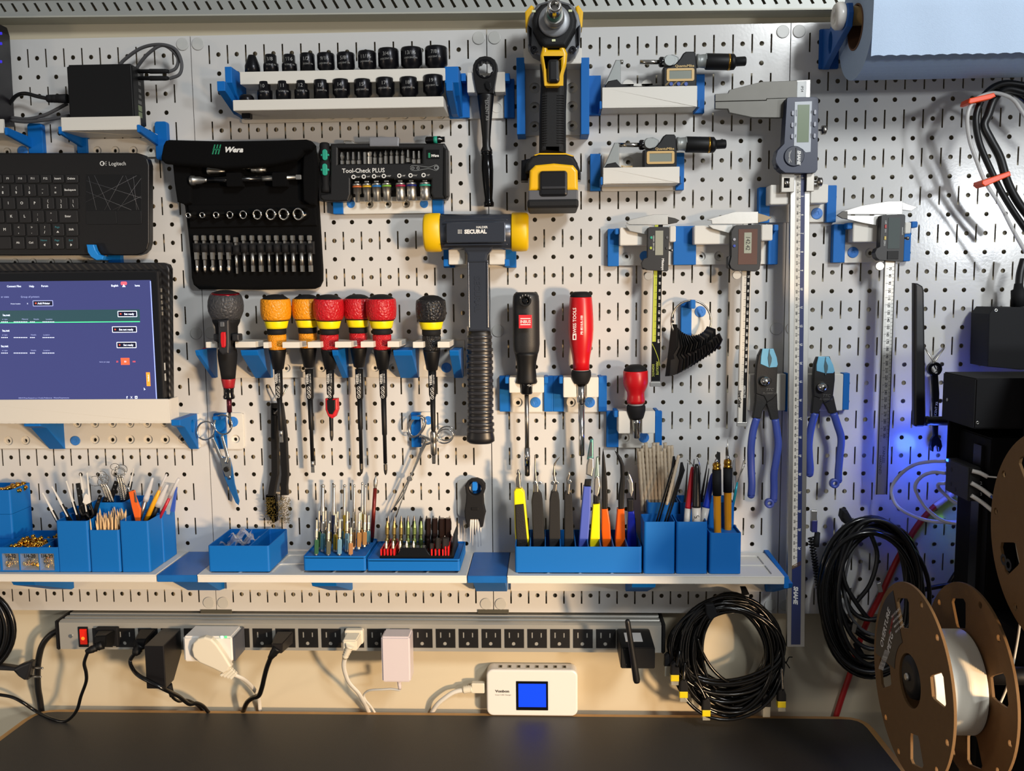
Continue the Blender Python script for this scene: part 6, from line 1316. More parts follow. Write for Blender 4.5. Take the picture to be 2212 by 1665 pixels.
t=pl('tall blue handled plier with teal edged jaws',[('neck',[(1262,1050),(1264,1036),(1278,1036),(1276,1051)],0,7,'black'),('jaw',[(1266,1025),(1267,1005),(1272,988),(1283,990),(1283,1010),(1279,1030)],1,8,'satin'),('jaw_tip',[(1268,993),(1275,949),(1282,948),(1282,990),(1276,992)],0,6,mat('tealjaw','4f8a88',.35,.4)),('blue_grip',[(1250,1180),(1256,1100),(1261,1051),(1277,1051),(1276,1100),(1270,1180),(1268,1214),(1248,1214)],0,14,mat('perigrip','4a5cb4',.4))],1263)
ob('jaw_face',MB().poly([(1271,987),(1276,955),(1279,955),(1279,985)],62,1,.2),'chrome',t)
t=pl('bright yellow handled plier with flat steel jaws',[('neck',[(1282,1088),(1282,1070),(1294,1070),(1294,1088)],0,8,'black'),('jaw',[(1283,1056),(1284,1035),(1289,1026),(1295,1030),(1297,1050),(1294,1066),(1290,1074),(1283,1070)],1,8,'satin'),('jaw_tip',[(1284,1032),(1288,988),(1293,986),(1295,1030)],0,6,mat('greyteal','8fa49c',.35,.5)),('yellow_grip',[(1281,1090),(1296,1088),(1296,1180),(1295,1214),(1276,1214),(1274,1175)],0,14,'yellowbright')],1285)
pl('orange handled plier with a long straight black nose',[('black_nose',[(1303,969),(1306,985),(1312,1040),(1313,1075),(1313,1100),(1301,1100),(1300,1040),(1301,985)],0,7,'black'),('orange_grip',[(1300,1100),(1313,1098),(1318,1130),(1321,1182),(1320,1214),(1304,1214),(1300,1150)],0,14,mat('plorange','d6580c',.25))],1310)
pl('orange handled plier with a bent black nose',[('black_nose',[(1328,974),(1333,978),(1343,990),(1348,1003),(1350,1040),(1349,1075),(1348,1100),(1336,1100),(1336,1070),(1341,1030),(1340,1005),(1333,986)],0,7,'black'),('orange_grip',[(1334,1100),(1349,1098),(1350,1130),(1351,1182),(1350,1214),(1332,1214),(1329,1170),(1332,1130)],0,14,'plorange')],1341)
pl('dark blue handled small cutter at the right end of the pliers bin',[('neck',[(1356,1106),(1355,1078),(1369,1078),(1369,1106)],0,8,'black'),('jaw',[(1354,1036),(1357,1034),(1358,1018),(1364,1030),(1368,1042),(1369,1060),(1364,1076),(1358,1064),(1357,1045)],0,7,'satin'),('blue_grip',[(1357,1105),(1370,1103),(1374,1140),(1376,1182),(1375,1214),(1359,1214),(1354,1180)],0,14,mat('dkblue','1424a0',.25))],1364)
# right bins
binbox('tall blue bin with black tweezers beside the pliers bin',1390,1458,100,58,.1601); binbox('tallest rear blue bin stuffed with pipe cleaners',1398,1466,57.5,14,.1756)
binbox('tall blue bin of markers, second of the front row on the right',1460,1528,100,58,.1601); binbox('rear blue bin behind the markers',1468,1526,57.5,14,.1756)
binbox('shorter blue block bin with two hobby knives',1532,1601,100,58,.1453,floor=.142); binbox('rear blue bin behind the hobby knives',1528,1585,57.5,14,.1756)
for i in range(19):
    x=1383+ (i%10)*7.4+random.uniform(-1,1); d=44 if i<10 else 30; xt=1377+(i%10)*8.2+random.uniform(-2,2); yt=963+random.uniform(-6,8)-(i%3)*3
    m=MB(); m.lat((x+6,1086+20,d-6),(xt+2,yt,d),[(k*6,3.6+.8*(k%2)) for k in range(int((1106-yt)/6)+1)],8); 
    ob('pipe_cleaner',m,mat('pipecl','c2b096',.95,bump=1,bscale=2500),label='fuzzy tan pipe cleaner standing in the dense bundle on the right shelf',cat='pipe cleaner',group='pipe cleaners in the rear bin')
ob('pipe_cleaner',MB().lat((1440,1090,84),(1467,981,82),[(k*5,3.2+.7*(k%2)) for k in range(23)],8),'pipecl',label='single pipe cleaner leaning between the black tweezers',cat='pipe cleaner')
for p0,p1,w,lab in (((1420,1130,84),(1456,985,78),11,'glossy black tweezers leaning right in front of the pipe cleaners'),((1438,1130,88),(1473,998,80),13,'wide black tweezers, right of the single pipe cleaner')):
    t=thing('black_tweezers',lab,'tweezers',U(*p0))
    for o_,dd in ((-2.6,0),(2.6,-5)): ob('arm',MB().poly([(p0[0]+o_-1.8,p0[1]),(p0[0]+o_+1.8,p0[1]),(p1[0]+o_+w*.32,p1[1]+18),(p1[0]+o_*.3+1,p1[1]),(p1[0]+o_*.3-2,p1[1]+1),(p1[0]+o_-w*.3,p1[1]+26)],p0[2]+dd,2.5,.5),'blackgloss',t)
def marker(lab,p0,p1,capc,r,bodyc='c9c6bf'):
    L=math.hypot(p1[0]-p0[0],p1[1]-p0[1]); t=thing('marker',lab,'marker',U(*p0)); c=L*.38
    ob('barrel',MB().lat(p0,p1,[(-.0,r*.95),(c,r*1.05)],18),mat('mk'+bodyc,bodyc,.4),t); ob('cap',MB().lat(p0,p1,[(c-1,r*1.1),(c+3,r),(L*.8,r*.8),(L*.95,r*.6),(L,r*.35)],18),mat('mk'+capc,capc,.3),t); return t
marker('red capped marker leaning in the second tall bin',(1481,1150,82),(1496,1008,78),'b01828',7)
t=marker('black capped marker standing upright in the second tall bin',(1504,1150,88),(1505,1002,86),'161616',9.5)
marker('blue capped marker leaning right in the second tall bin',(1516,1140,78),(1540,1022,70),'1838b0',8)
ob('marker_lettering',MB().text('S',1505,1118,10,0,frame=Matrix.Translation(U(1505,1112,96.5))@Matrix(((1,0,0,0),(0,0,-1,0),(0,1,0,0),(0,0,0,1))),bold=.02) if False else MB().text('S',1505,1116,11,97,rot=-70),'blacktext',t)
for x0,y0,x1,y1,lab in ((1488,1080,1500,992,'dark fine tweezers behind the red marker'),(1510,1070,1529,997,'dark fine tweezers right of the black marker'),(1516,1085,1532,1012,'short dark tweezers in front of the blue marker'),(1478,1085,1486,1000,'dark fine tweezers left of the red marker')):
    stripb('fine_tweezers',lab,'tweezers',(x0,y0+40,50),(x1,y1,46),6,[('arm',0,1,8,1,'iron',0)])
for x0,y0,x1,y1 in ((1498,1010,1484,993),(1512,1010,1504,984)): ob('wire_tip',MB().tub([(x0,y0+60,44),(x0,y0,44),(x1,y1,44)],.9,5,4),'chrome',label='thin curved steel wire tip, %s'%('left of the black marker cap' if x0<1500 else 'above the black marker cap'),cat='wire')
for i,(x,yb,y1,y2,y3,d) in enumerate(((1550,1150,1068,1014,999,86),(1572,1146,1061,1010,992,70))):
    t=thing('hobby_knife','orange handled hobby knife with a %s'%('flat chisel blade' if i==0 else 'long needle point'),'knife',U(x,yb,d)); A=(x,yb+6,d);B=(x-(0 if i else 2),y3,d); Y=lambda y:yb+6-y
    ob('orange_handle',MB().lat(A,B,[(0,8),(Y(y1)-10,8.4),(Y(y1),8.8)],12,sm=False),mat('knifeor','cf8812',.35),t); ob('rubber_grip',MB().lat(A,B,[(Y(y1)-1,9.6),(Y(y2),9.8)],24),'blacksoft',t)
    ob('brass_collar',MB().lat(A,B,[(Y(y2)-1,9),(Y(y2)+4,9),(Y(y2)+5,8),(Y(y2)+9,9),(Y(y3)-1,8)],24),'brass',t); ob('chuck_jaw',MB().lat(A,B,[(Y(y3)-2,6),(Y(y3)+5,4),(Y(y3)+8,3)],12),'chrome',t)
    if i==0: ob('blade',MB().poly([(1546,1000),(1549,975),(1556,977),(1556,1000)],d,1,.1),'darksteel',t)
    else: ob('needle',MB().lat((1572,990,d),(1571.5,948,d),[(0,2.6),(42,.4)],8),'steel',t)
t=thing('wire_stripper_pick','thin teal handled pick with splayed wire tips behind the knives','pick',U(1582,1120,50))
ob('teal_handle',MB().lat((1578,1120,48),(1593,1040,44),[(0,3),(60,3),(80,2)],10),mat('teal2','1c9aa8',.3,.3),t)
for x,y in ((1608,987),(1606,1008),(1611,1000)): ob('wire_strand',MB().tub([(1590,1050,44),(1597,1030,44),(x,y,44)],.8,5,4),'chrome',t)
ob('wire_tip',MB().tub([(1584,1060,40),(1583,1000,40),(1588,994,40)],.9,5,4),'chrome',label='thin steel hooked wire between the needle knife and teal pick',cat='wire')
# ================================================================ POWER STRIP AND PLUGS
mat('alu','a8a69e',.36,.35,vary=.04,vscale=20); mat('outlet','151414',.4)
SX0,SX1=-.2200,.6440; ZT,ZB=-.0073,-.0468; YF=-.030
t=thing('power_strip','long aluminium power strip with a row of black outlets below the pegboard','power strip',(.2,-.01,ZB))
m=MB(); pr=[(-.0205,ZB)]
F=Matrix(((0,0,1,(SX0+SX1)/2),(-1,0,0,0),(0,1,0,0),(0,0,0,1)))
pf=[(-.0205,ZB),(.030,ZB),(.030,ZT),(.026,ZT+.002),(.020,ZT+.002),(.019,ZT+.0005),(.014,ZT+.0005),(.013,ZT+.002),(.006,ZT+.002),(.005,ZT+.0005),(0,ZT+.0005),(-.001,ZT+.003),(-.0205,ZT+.003)]
m.shape([pf],-(SX1-SX0)/2,(SX1-SX0)/2,.0003,frame=F); ob('body',m,'alu',t)
for X0,X1 in ((SX0-.0055,SX0),(SX1,SX1+.0055)): ob('end_cap',MB().box(X0,X1,-.0315,.0205,ZB-.001,ZT+.0035),'black',t,bev=1.5)
sw=ob('rocker_switch',MB().rect(169,1354,190,1397.5,31.5,2,1,.3),'black',t); ob('lit_red_rocker',MB().rect(172,1359,187,1392,33,2,1,.5),mat('rocker','c01808',.3,emit='ff2a08',es=.25),sw)
ob('glow_spot',MB().disc(179,1379,4,33.4,.6,bev=.1),mat('glowspot','ff6020',.3,emit='ff5a14',es=2.2),sw)
ob('screw_head',MB().disc(152,1374,4.5,31.2,1.5),'chrome',t)
def outlet(cx,cy):
    o=ob('outlet',MB().rect(cx-21,cy-20.3,cx+21,cy+20.3,31,1.5,0,.3,[(cx-12,cy-13,cx-9,cy-1),(cx+7.5,cy-12,cx+10.3,cy-2),(cx-1.2,cy+11.5,4.2)]),'outlet',t)
    ob('slot_recess',MB().rect(cx-18,cy-17,cx+18,cy+18,29.8,.3,0,0),mat('slotdark','3c3a38',.5),o)
for i in range(24):
    cx=1308.9-49.45*i-(.0 if i<8 else 0); cy=1379.5-.1*i
    if cx>205: outlet(cx,cy)
outlet(1358,1380)
def plug_parts(t,items):
    for n,f,m_ in items: ob(n,f,m_,t)
def zpath(pts): return pts
# black flat plug with cord draping over the worktop
t=thing('black_plug','black angled plug beside the lit red switch, its cord draping onto the worktop','plug',U(205,1410,50))
ob('plug_face',MB().rect(207,1356,254,1396,38,7,2,1),'blacksoft',t)
m=MB(); m.hexa([U(201,1398,60),U(228,1398,60),U(248,1392,38),U(212,1392,38),U(204,1374,60),U(230,1372,60),U(250,1360,38),U(212,1360,38)]); ob('plug_body',m,'black',t,bev=1.5)
ob('strain_relief',MB().lat((222,1392,58),(186,1408,66),[(0,11),(8,9.5),(12,9.5),(14,7),(17,9.5),(22,8),(24,9),(34,7),(40,5)],14),'black',t)
zdk=-.1545+.0025
P=[U(190,1407,64),U(182,1432,60),U(186,1452,56),U(186,1472,52),U(175,1503,46),U(165,1535,42)]+[UZ(142,1557,zdk),UZ(114,1553,zdk),UZ(78,1536,zdk),U(51,1518,14),U(25,1505,12),U(-10,1499,12)]
ob('cord',MB().tube(P,.0024,10,6),mat('cordgloss','0c0c0d',.25),t)
# second plug
t=thing('black_plug','black angled plug squeezed left of the big black adapter','plug',U(290,1415,50))
m=MB(); m.hexa([U(284,1400,64),U(309,1404,64),U(334,1388,36),U(306,1384,36),U(292,1380,64),U(316,1380,64),U(336,1358,36),U(302,1358,36)]); ob('plug_body',m,'black',t,bev=1.5)
ob('strain_relief',MB().lat((306,1392,62),(290,1414,66),[(0,12),(6,11),(8,9),(12,11),(16,10),(18,11),(26,7)],14),'black',t)
ob('cord',MB().tub([(291,1411,64),(281,1428,60),(288,1447,72),(300,1459,88),(318,1469,97),(354,1488,97),(385,1503,60),(408,1520,38),(425,1519,26),(440,1526,12),(453,1542,-2)],4.6,10,6,flat=.7),'cordgloss',t)
t=thing('power_adapter','large black wall adapter standing out from the power strip','adapter',U(335,1490,60))
a,b=BB(314,1395,356,1487,89); yb=-.0315
m=MB(); F=Matrix(((0,0,1,(a.x+b.x)/2),(-1,0,0,0),(0,1,0,0),(0,0,0,1)))
m.shape([[(.0315,a.z+.028),(.0315,b.z+.002),(.089,b.z),(.089,a.z),(.062,a.z)]],-(b.x-a.x)/2,(b.x-a.x)/2,.0012,frame=F); ob('case',m,mat('adapterblk','121113',.38),t)
ob('cord_exit',MB().lat((365,1478,60),(370,1500,56),[(0,7),(16,6.5),(20,5),(26,4.5)],12),'blacksoft',t)
ob('cord',MB().tub([(369,1494,56),(374,1506,50),(386,1514,30),(400,1512,12),(412,1515,4),(428,1524,-8),(440,1538,-14)],3.6,8,6),'cordgloss',t)
# smart plug and flat white plug
t=thing('smart_plug','white box smart plug with a grey side cover and green light','plug',U(450,1429,60))
a,b=BB(396,1375,505,1430,73)
m=MB(); m.box(a.x,b.x-.002,-.073,-.0315,a.z,b.z); ob('case',m,'whiteplastic',t,bev=2.5,seg=3)
ob('side_cover',MB().box(b.x-.0015,b.x+.0015,-.072,-.032,a.z+.001,b.z-.001),mat('covergrey','4a4d55',.45),t,bev=.8)
ob('green_light',MB().rect(476,1373.5,482,1378.5,73.6,1,1,.1),mat('greenled','c8ffd0',.3,emit='b8ffc8',es=1.5),t); ob('green_light',MB().rect(485,1373.5,490,1378,73.6,1,1,.1),mat('greenled2','60d890',.3,emit='30e070',es=.8),t)
t=thing('flat_white_plug','flat round white plug on the smart plug with a ribbed tail','plug',U(450,1435,80))
q=[(413,1404),(416,1390),(426,1380),(441,1376),(456,1380),(468,1392),(484,1415),(499,1440),(492,1450),(482,1456),(460,1445),(430,1432),(417,1420)]
m=MB(); m.poly(q,84,11,3,res=4); ob('plug_body',m,mat('plugwhite','d6cfbc',.35),t)
m=MB()
for i in range(4): m.poly([(484+i*6,1452-i*1-3),(487+i*6,1457-i*1),(499+i*3,1441+i*1),(496+i*3,1437+i*1)] if False else [(474+i*7,1458-i*0+i*2),(478+i*7,1463+i*2),(499+i*4,1445+i*4),(496+i*4,1440+i*4)],80,6,1)
ob('strain_relief',m,'plugwhite',t)
ob('cord',MB().tub([(492,1452,78),(510,1459,74),(528,1468,60),(545,1484,30),(556,1500,8),(560,1515,-6),(562,1536,-14)],4.6,10,6,flat=.6),'cordwhite',t)
t=thing('black_plug','black boxy plug with a thick cord, middle left of the power strip','plug',U(590,1420,50))
m=MB(); m.hexa([U(588,1410,66),U(609,1412,66),U(633,1390,36),U(606,1388,36),U(586,1390,66),U(610,1390,66),U(634,1363,36),U(598,1363,36)]); ob('plug_body',m,mat('plugdark','1e1b1a',.4),t,bev=1.2)
ob('strain_relief',MB().lat((600,1398,64),(583,1422,64),[(0,11),(4,10),(8,10.5),(12,9),(16,9.5),(20,8),(29,6)],14),'black',t)
ob('cord',MB().tub([(586,1417,64),(577,1440,58),(571,1462,52),(566,1484,44),(559,1502,34),(546,1507,24),(533,1518,12),(524,1540,-6)],5.6,10,6),'cordgloss',t)
t=thing('white_plug','slim white two-pin plug with a ribbed tail in the middle of the strip','plug',U(755,1420,50))
ob('plug_face',MB().rect(744,1361,784,1392,44,11,5,2),'plugwhite',t)
m=MB(); m.hexa([U(740,1404,62),U(771,1406,62),U(783,1390,44),U(752,1390,44),U(740,1383,62),U(770,1383,62),U(780,1366,44),U(748,1366,44)]); ob('plug_body',m,'plugwhite',t,bev=1.5)
ob('strain_relief',MB().lat((757,1392,62),(744,1422,58),[(0,11)]+[(5+i*2.6,[9.5,7.5][i%2]-i*.2) for i in range(9)]+[(32,5.5)],14),'plugwhite',t)
ob('cord',MB().tub([(745,1418,58),(743,1442,50),(753,1472,38),(774,1496,26),(784,1513,14),(790,1524,4),(798,1540,-8)],5.2,10,6,flat=.6),'cordwhite',t)
t=thing('white_adapter','white rounded wall adapter with a thin cord, right of the slim white plug','adapter',U(855,1474,50))
a,b=BB(824,1376,886,1474,63); ob('case',MB().box(a.x,b.x,-.063,-.0315,a.z,b.z),mat('adapterwhite','cdc3c6',.3),t,bev=2.2,seg=3)
ob('strain_relief',MB().lat((862,1470,48),(864,1489,46),[(0,5),(10,4.5),(14,4),(19,3)],10),'adapterwhite',t)
ob('cord',MB().tub([(864,1486,46),(862,1490,46),(845,1488,42),(826,1489,38),(805,1490,32),(793,1493,26),(786,1501,18),(790,1512,12),(800,1524,4),(812,1542,-8)],2.6,8,6),'cordwhite',t)
t=thing('wireless_module','black module with a stub antenna and blank white sticker on the strip end','module',U(1377,1445,80))
a,b=BB(1341,1399,1415,1444,99); ob('case',MB().box(a.x,b.x,-.099,-.0315,a.z,b.z),'black',t,bev=1)
c0=U(1350,1362,40);c1=U(1392,1385,75); ob('white_sticker',MB().box(U(1352,1385,80).x,U(1389,1385,80).x,-.078,-.048,b.z+.0001,b.z+.0006),mat('sticker','d8d6d2',.5),t)
ob('antenna',MB().lat((1355,1338,112),(1376,1474,104),[(0,3),(2,5),(6,6),(40,6.2),(95,7.6),(132,8),(137,6.5)],18),mat('antblk','101011',.45),t)
for x,y in ((1350,1402),(1352,1436)): ob('screw_head',MB().disc(x,y,2,99.6,1),'darksteel',t)
# extra black cord and plug at left
t=thing('thick_cord','thick black cord curving down from the left end of the power strip','cable',U(85,1527,0))
ob('cord',MB().tub([(127,1361,10),(108,1372,12),(92,1392,12),(84,1420,10),(81,1450,6),(82,1485,0),(86,1510,-6),(90,1540,-10)],7,12,6),'cord',t)
t=thing('euro_plug','black two-pin plug pointing right, lying against the thick cord','plug',U(60,1470,20))
ob('plug_body',MB().poly([(-10,1438),(12,1440),(30,1443),(44,1436),(60,1430),(69,1431),(64,1452),(58,1470),(50,1470),(38,1462),(28,1451),(10,1450),(-10,1449)],34,14,4,res=3),mat('eplug','17171a',.45),t)
for y0,x0,x1 in ((1441,64,94),(1460,60,90)): ob('pin',MB().lat((x0,y0,27),(x1,y0+2,27),[(0,2.6),(22,2.6),(29,2.2),(30,1)],10),'steel',t)
t=thing('cable_coil','large black cable coil hanging at the lower left edge','cable',U(0,1440,30))
for i,(rx,d) in enumerate(((30,30),(24,24),(14,34),(4,26),(28,16))): ob('loop',MB().tub([(-62+(60+rx)*math.cos(q*PI/10)*1.03,1362+(92-i*3)*math.sin(q*PI/10),d) for q in range(20)],5.5,8,2,closed=True),'cordgloss',t)
# ================================================================ USB CHARGER
t=thing('usb_charger','white rounded multi-port charger with a blue lit screen at the back of the worktop','charger',(U(1150,1548,6).x,-.0,-.1545))
a,b=BB(1051,1447,1248,1548,6)
F=Matrix(((1,0,0,0),(0,0,1,0),(0,1,0,0),(0,0,0,1)))
m=MB(); m.shape([rrect(a.x,-.1541,b.x,b.z,.0095,6)],-.006,.0195,.003,res=4); ob('case',m,'whiteplastic',t)
ob('screen_frame',MB().rect(1115,1471.5,1184,1534,6.6,1,1,.1),'blackgloss',t); s_=ob('lit_screen',MB().rect(1120,1477,1179.5,1527,7,.6,0,0),mat('bluescreen','0830d0',.3,emit='0a3cf0',es=.95),t)
m=MB(); m.text('Vonbon',1085,1492.5,5.5,6,bold=.06,sx=1.25); m.text('Smart USB Charger',1087,1500.5,3.2,6); ob('lettering',m,mat('greytext','55524e',.5),t)
for i in range(8):
    x=U(1081+19.7*i,1438,-7).x; p=ob('usb_port',MB().box(x-.0028,x+.0028,.001,.010,b.z-.0003,b.z+.0003),mat('portshade','8d8676',.5),t); ob('contact',MB().box(x-.001,x+.002,.0025,.0085,b.z+.0002,b.z+.0005),'black',p)
t=thing('charger_cable','white cord with a ribbed plug entering the left side of the multi-port charger','cable',U(990,1500,0))
ob('connector',MB().rect(1018,1476,1047,1498,0,10,3,1.5),'plugwhite',t); ob('strain_relief',MB().lat((1020,1487,-5),(999,1490,-5),[(0,9.5)]+[(2+i*2.4,[9.4,8][i%2]) for i in range(8)]+[(21,6)],14),'plugwhite',t)
ob('cord',MB().tub([(1001,1490,-5),(980,1495,-4),(960,1508,-4),(944,1522,-6),(932,1540,-12)],5.4,10,6),'cordwhite',t)
# ================================================================ ETHERNET COIL
t=thing('ethernet_coil','thick coil of glossy black network cables with yellow plugs below the right shelf','cable coil',U(1565,1560,40))
mat('cordshine','0a0a0a',.18)
for i in range(12):
    m=MB()
    for j in range(3):
        k=i*3+j; f=random.random(); g_=random.random()
        rx=78+46*f; ry=76+58*g_; cx=1578+random.uniform(-14,12)-(f-.5)*10; cy=1404+ (g_-.35)*26+random.uniform(-5,5); ph=random.uniform(0,6)
        cx=min(max(cx,1438+rx),1692-rx) if rx<127 else 1565; cy=min(max(cy,1274+ry),1562-ry)
        m.tub([(cx+rx*math.cos(q*PI/12)+2.5*math.sin(3*q*PI/12+ph),cy+ry*math.sin(q*PI/12)+2*math.cos(2*q*PI/12+ph),18+12*g_+16*f+7*math.sin(q*PI/12+ph)) for q in range(24)],3.9,8,2,closed=True)
    ob('cable_loops',m,'cordshine',t)
ob('cable_strand',MB().tub([(1507,1378,36),(1515,1405,38),(1535,1440,40),(1560,1465,40),(1580,1474,36)],3.8,8,6),'cordshine',t)
for pts in ([(1524,1306),(1542,1304),(1552,1330),(1535,1341),(1526,1330)],[(1601,1270),(1613,1270),(1620,1285),(1606,1288)]): ob('hook_strap',MB().poly(pts,58,10,2),'blacksoft',t)
def rj(x,y,d,yel=True,ang=0):
    ob('plug_boot',MB().poly([(x-8,y-30),(x-2,y-36),(x+6,y-34),(x+10,y-22),(x+10,y-8),(x-9,y-8)],d,10,2),'blacksoft',t)
    if yel: ob('yellow_clip',MB().rect(x-9,y-9,x+9,y+5,d,9,1,.8),mat('rjyel','d8c010',.35),t)
    ob('clear_plug',MB().rect(x-8,y+(4 if yel else -9),x+8,y+13,d-1,8,0,.4),mat('rjclear','b8b4a4',.15,alpha=.5),t)
for x,y,d,yl in ((1458,1467,58,1),(1477,1503,60,1),(1526,1543,54,1),(1689,1524,56,1),(1502,1516,40,0),(1656,1536,44,0),(1444,1448,44,0)): rj(x,y,d,yl)
for p in ([(1462,1440,58),(1466,1420,56),(1468,1405,52)],[(1477,1470,58),(1478,1450,55),(1480,1430,50)],[(1524,1510,54),(1515,1490,52),(1500,1470,50)],[(1690,1492,54),(1689,1465,50),(1688,1440,46)]): ob('cable_end',MB().tub(p,3.8,8,5),'cordshine',t)
t=ob('twist_tie',MB().tub([(1688,1420,30),(1697,1432,32),(1704,1420,34),(1712,1419,36)],1.2,6,5).tub([(1692,1424,30),(1700,1434,32),(1706,1443,34)],1.2,6,5),'black',label='small black twist tie sticking out right of the network cable coil',cat='twist tie')
# ================================================================ RIGHT CABLE COIL
t=thing('cable_bundle','large hanging bundle of black cables with metal USB ends behind the spool','cable coil',U(1880,1450,30))
ob('hook_strap',MB().poly([(1822,1104),(1832,1103),(1842,1120),(1846,1135),(1826,1132),(1819,1120)],44,20,4,res=3),'blacksoft',t)
L=[(1878,1290,105,172,1),(1884,1270,98,150,1),(1872,1285,90,150,0),(1895,1260,92,128,1),(1886,1300,84,150,0),(1900,1255,80,118,2),(1880,1240,70,98,0),(1890,1300,112,150,0),(1866,1280,96,160,1),(1884,1280,74,158,0),(1880,1285,108,166,0),(1890,1262,88,140,0),(1872,1300,100,150,1)]
for i,(cx,cy,rx,ry,c) in enumerate(L):
    ph=i*1.3; cx+=4; m=MB(); m.tub([(cx+rx*math.cos(q*PI/12)+5*math.sin(2*q*PI/12+ph),cy+ry*math.sin(q*PI/12),25+3.2*i+6*math.sin(q*PI/12+ph)) for q in range(24)],[5,6,3.4][c],8,2,closed=True)
    ob('cable_loop',m,['cord','cordshine','cordgrey'][c],t)
for p in ([(1790,1170,40),(1815,1220,40),(1830,1270,44),(1870,1330,44),(1890,1340,40)],[(1880,1150,40),(1895,1200,40),(1880,1260,44),(1850,1300,44)],[(1800,1320,40),(1830,1350,42),(1880,1370,42)]): ob('cable_strand',MB().tub(p,5,8,6),'cord',t)
ob('curly_cord',MB().tub([(1752+6*math.cos(q*1.6)+ (q*.25),1160+q*1.6,34+5*math.sin(q*1.6)) for q in range(72)],2.2,6,2),'cord',t)
for a_,b_ in (((1766,1150,36),(1758,1210,34)),((1848,1390,46),(1868,1430,46))):
    ob('connector',MB().lat(a_,b_,[(0,6),(20,7),(30,7)],12),'blacksoft',t)
ob('usb_plug',MB().rect(1753,1103,1765,1126,40,6,0,.4),'satin',t); ob('blue_insert',MB().rect(1754,1124,1766,1150,40.5,9,1,.8),mat('usbblue','2a2c66',.4),t)
ob('usb_plug',MB().poly([(1843,1345),(1852,1350),(1848,1368),(1839,1364)],50,6,.4),'steel',t); ob('usb_plug',MB().poly([(1895,1260),(1903,1258),(1908,1278),(1900,1280)],50,6,.4),'satin',t)
t=thing('red_cable','red cable running diagonally down behind the cable bundle','cable',U(1810,1551,0))
ob('cable',MB().tub([(2062,1062,8),(2040,1080,8),(2018,1095,8),(1990,1125,8),(1966,1160,8),(1935,1215,8),(1905,1280,7),(1872,1345,4),(1852,1400,-6),(1838,1450,-12),(1820,1502,-14),(1803,1556,-14)],6.5,10,6),mat('redcable','a01418',.45),t)
ob('white_section',MB().tub([(2058,1066,8.5),(2045,1076,8.5),(2030,1087,8.5),(2020,1094,8.5)],7,10,4),mat('whsec','b8a8ac',.4),t)
for i,p in enumerate(([(1985,1276,30),(2020,1268,36),(2060,1262,40),(2112,1256,60)],[(2050,1262,30),(2070,1232,36),(2090,1216,40),(2116,1208,60)])): ob('black_cable',MB().tub(p,5.5,8,6),'cord',label='%s black cord running into the printer column above the rear spool'%('lower' if i==0 else 'upper'),cat='cable')
# ================================================================ PAPER ROLL
t=thing('roll_bracket','blue printed arm with a white knob holding the wooden dowel','bracket',U(1780,150,20))
xa=U(1771,107,0).x; F=Matrix(((0,0,1,xa+.006),(-1,0,0,0),(0,1,0,0),(0,0,0,1)))
RX=U(1885,100,147).x; ax_z=U(1857,34,86).z; AY=.086
z=lambda py,d:U(1800,py,d).z
prof=[(.0005,z(150,0)),(.010,z(150,10)),(.03,z(130,25)),(.098,ax_z-.016),(.102,ax_z),(.098,ax_z+.012),(.086,ax_z+.015),(.074,ax_z+.012),(.03,z(66,25)),(.0005,z(62,0))]
m=MB(); m.shape([prof,circ(.036,z(95,30),.009,18,.014)],-.004,.004,.001,frame=F); ob('arm',m,mat('pbluedk','0e57a6',.42,bump=.15,bscale=900,wave='Z'),t)
ob('foot',MB().box(xa-.002,xa+.024,-.0045,-.0003,z(150,0),z(64,0)),'pbluedk',t,bev=1)
C0=Vector((xa+.002,-AY,ax_z)); ob('knob',MB().lathe(C0,C0-Vector((1,0,0)),[(0,.015),(.002,.0165),(.008,.0165),(.011,.014),(.011,.005),(.006,.004)],32),'whiteplastic',t)
ob('dowel',MB().lathe(C0,C0+Vector((1,0,0)),[(0,.0115),(.42,.0115)],28),mat('dowelw','a88a55',.6,vary=.2,vscale=60),t)
t=thing('paper_roll','large roll of blue shop paper with a torn sheet hanging in front','paper roll',(RX+.15,-AY,ax_z-.07))
cz=ax_z-.0135; C1=Vector((RX,-AY,cz)); mat('paper','9fb4d0',.95,bump=.6,bscale=900,vary=.05,vscale=300)
def tubeX(r0,r1,x0,x1,seg=64):
    m=MB(); v=[];f=[]
    for i in range(seg):
        a=2*PI*i/seg
        for (x,r) in ((x0,r0),(x1,r0),(x1,r1),(x0,r1)): v.append((x,-AY+r*math.cos(a),cz+r*math.sin(a)))
    for i in range(seg):
        j=(i+1)%seg
        for k in range(4): f.append((i*4+k,j*4+k,j*4+(k+1)%4,i*4+(k+1)%4))
    return m.add(v,f,False)
ob('rolled_paper',tubeX(.0625,.0275,RX,RX+.34),'paper',t); ob('cardboard_core',tubeX(.0275,.0255,RX-.001,RX+.341),mat('corecard','6a4a34',.8),t)
xs=U(1885,60,152).x; xe=RX+.338; zb_=U(1900,118,152).z; m=MB(); pts=[]; N=70
top=[]
v=[];f=[]
rows_=12
for i in range(N+1):
    x=xs+(xe-xs)*i/N
    for j in range(rows_+1):
        u=j/rows_; zz=zb_+(cz+.075-zb_)*u; y=-AY-.0635-.004*math.sin(u*2)-.0008*math.sin(i*.4+u*3)
        if j==0 and i%3==0: zz-=.0011
        if u>.55: 
            y=-AY-.0635+.02*(u-.55)**2
        v.append((x,y,zz))
for i in range(N):
    for j in range(rows_): a=i*(rows_+1)+j; f.append((a,a+rows_+1,a+rows_+2,a+1))
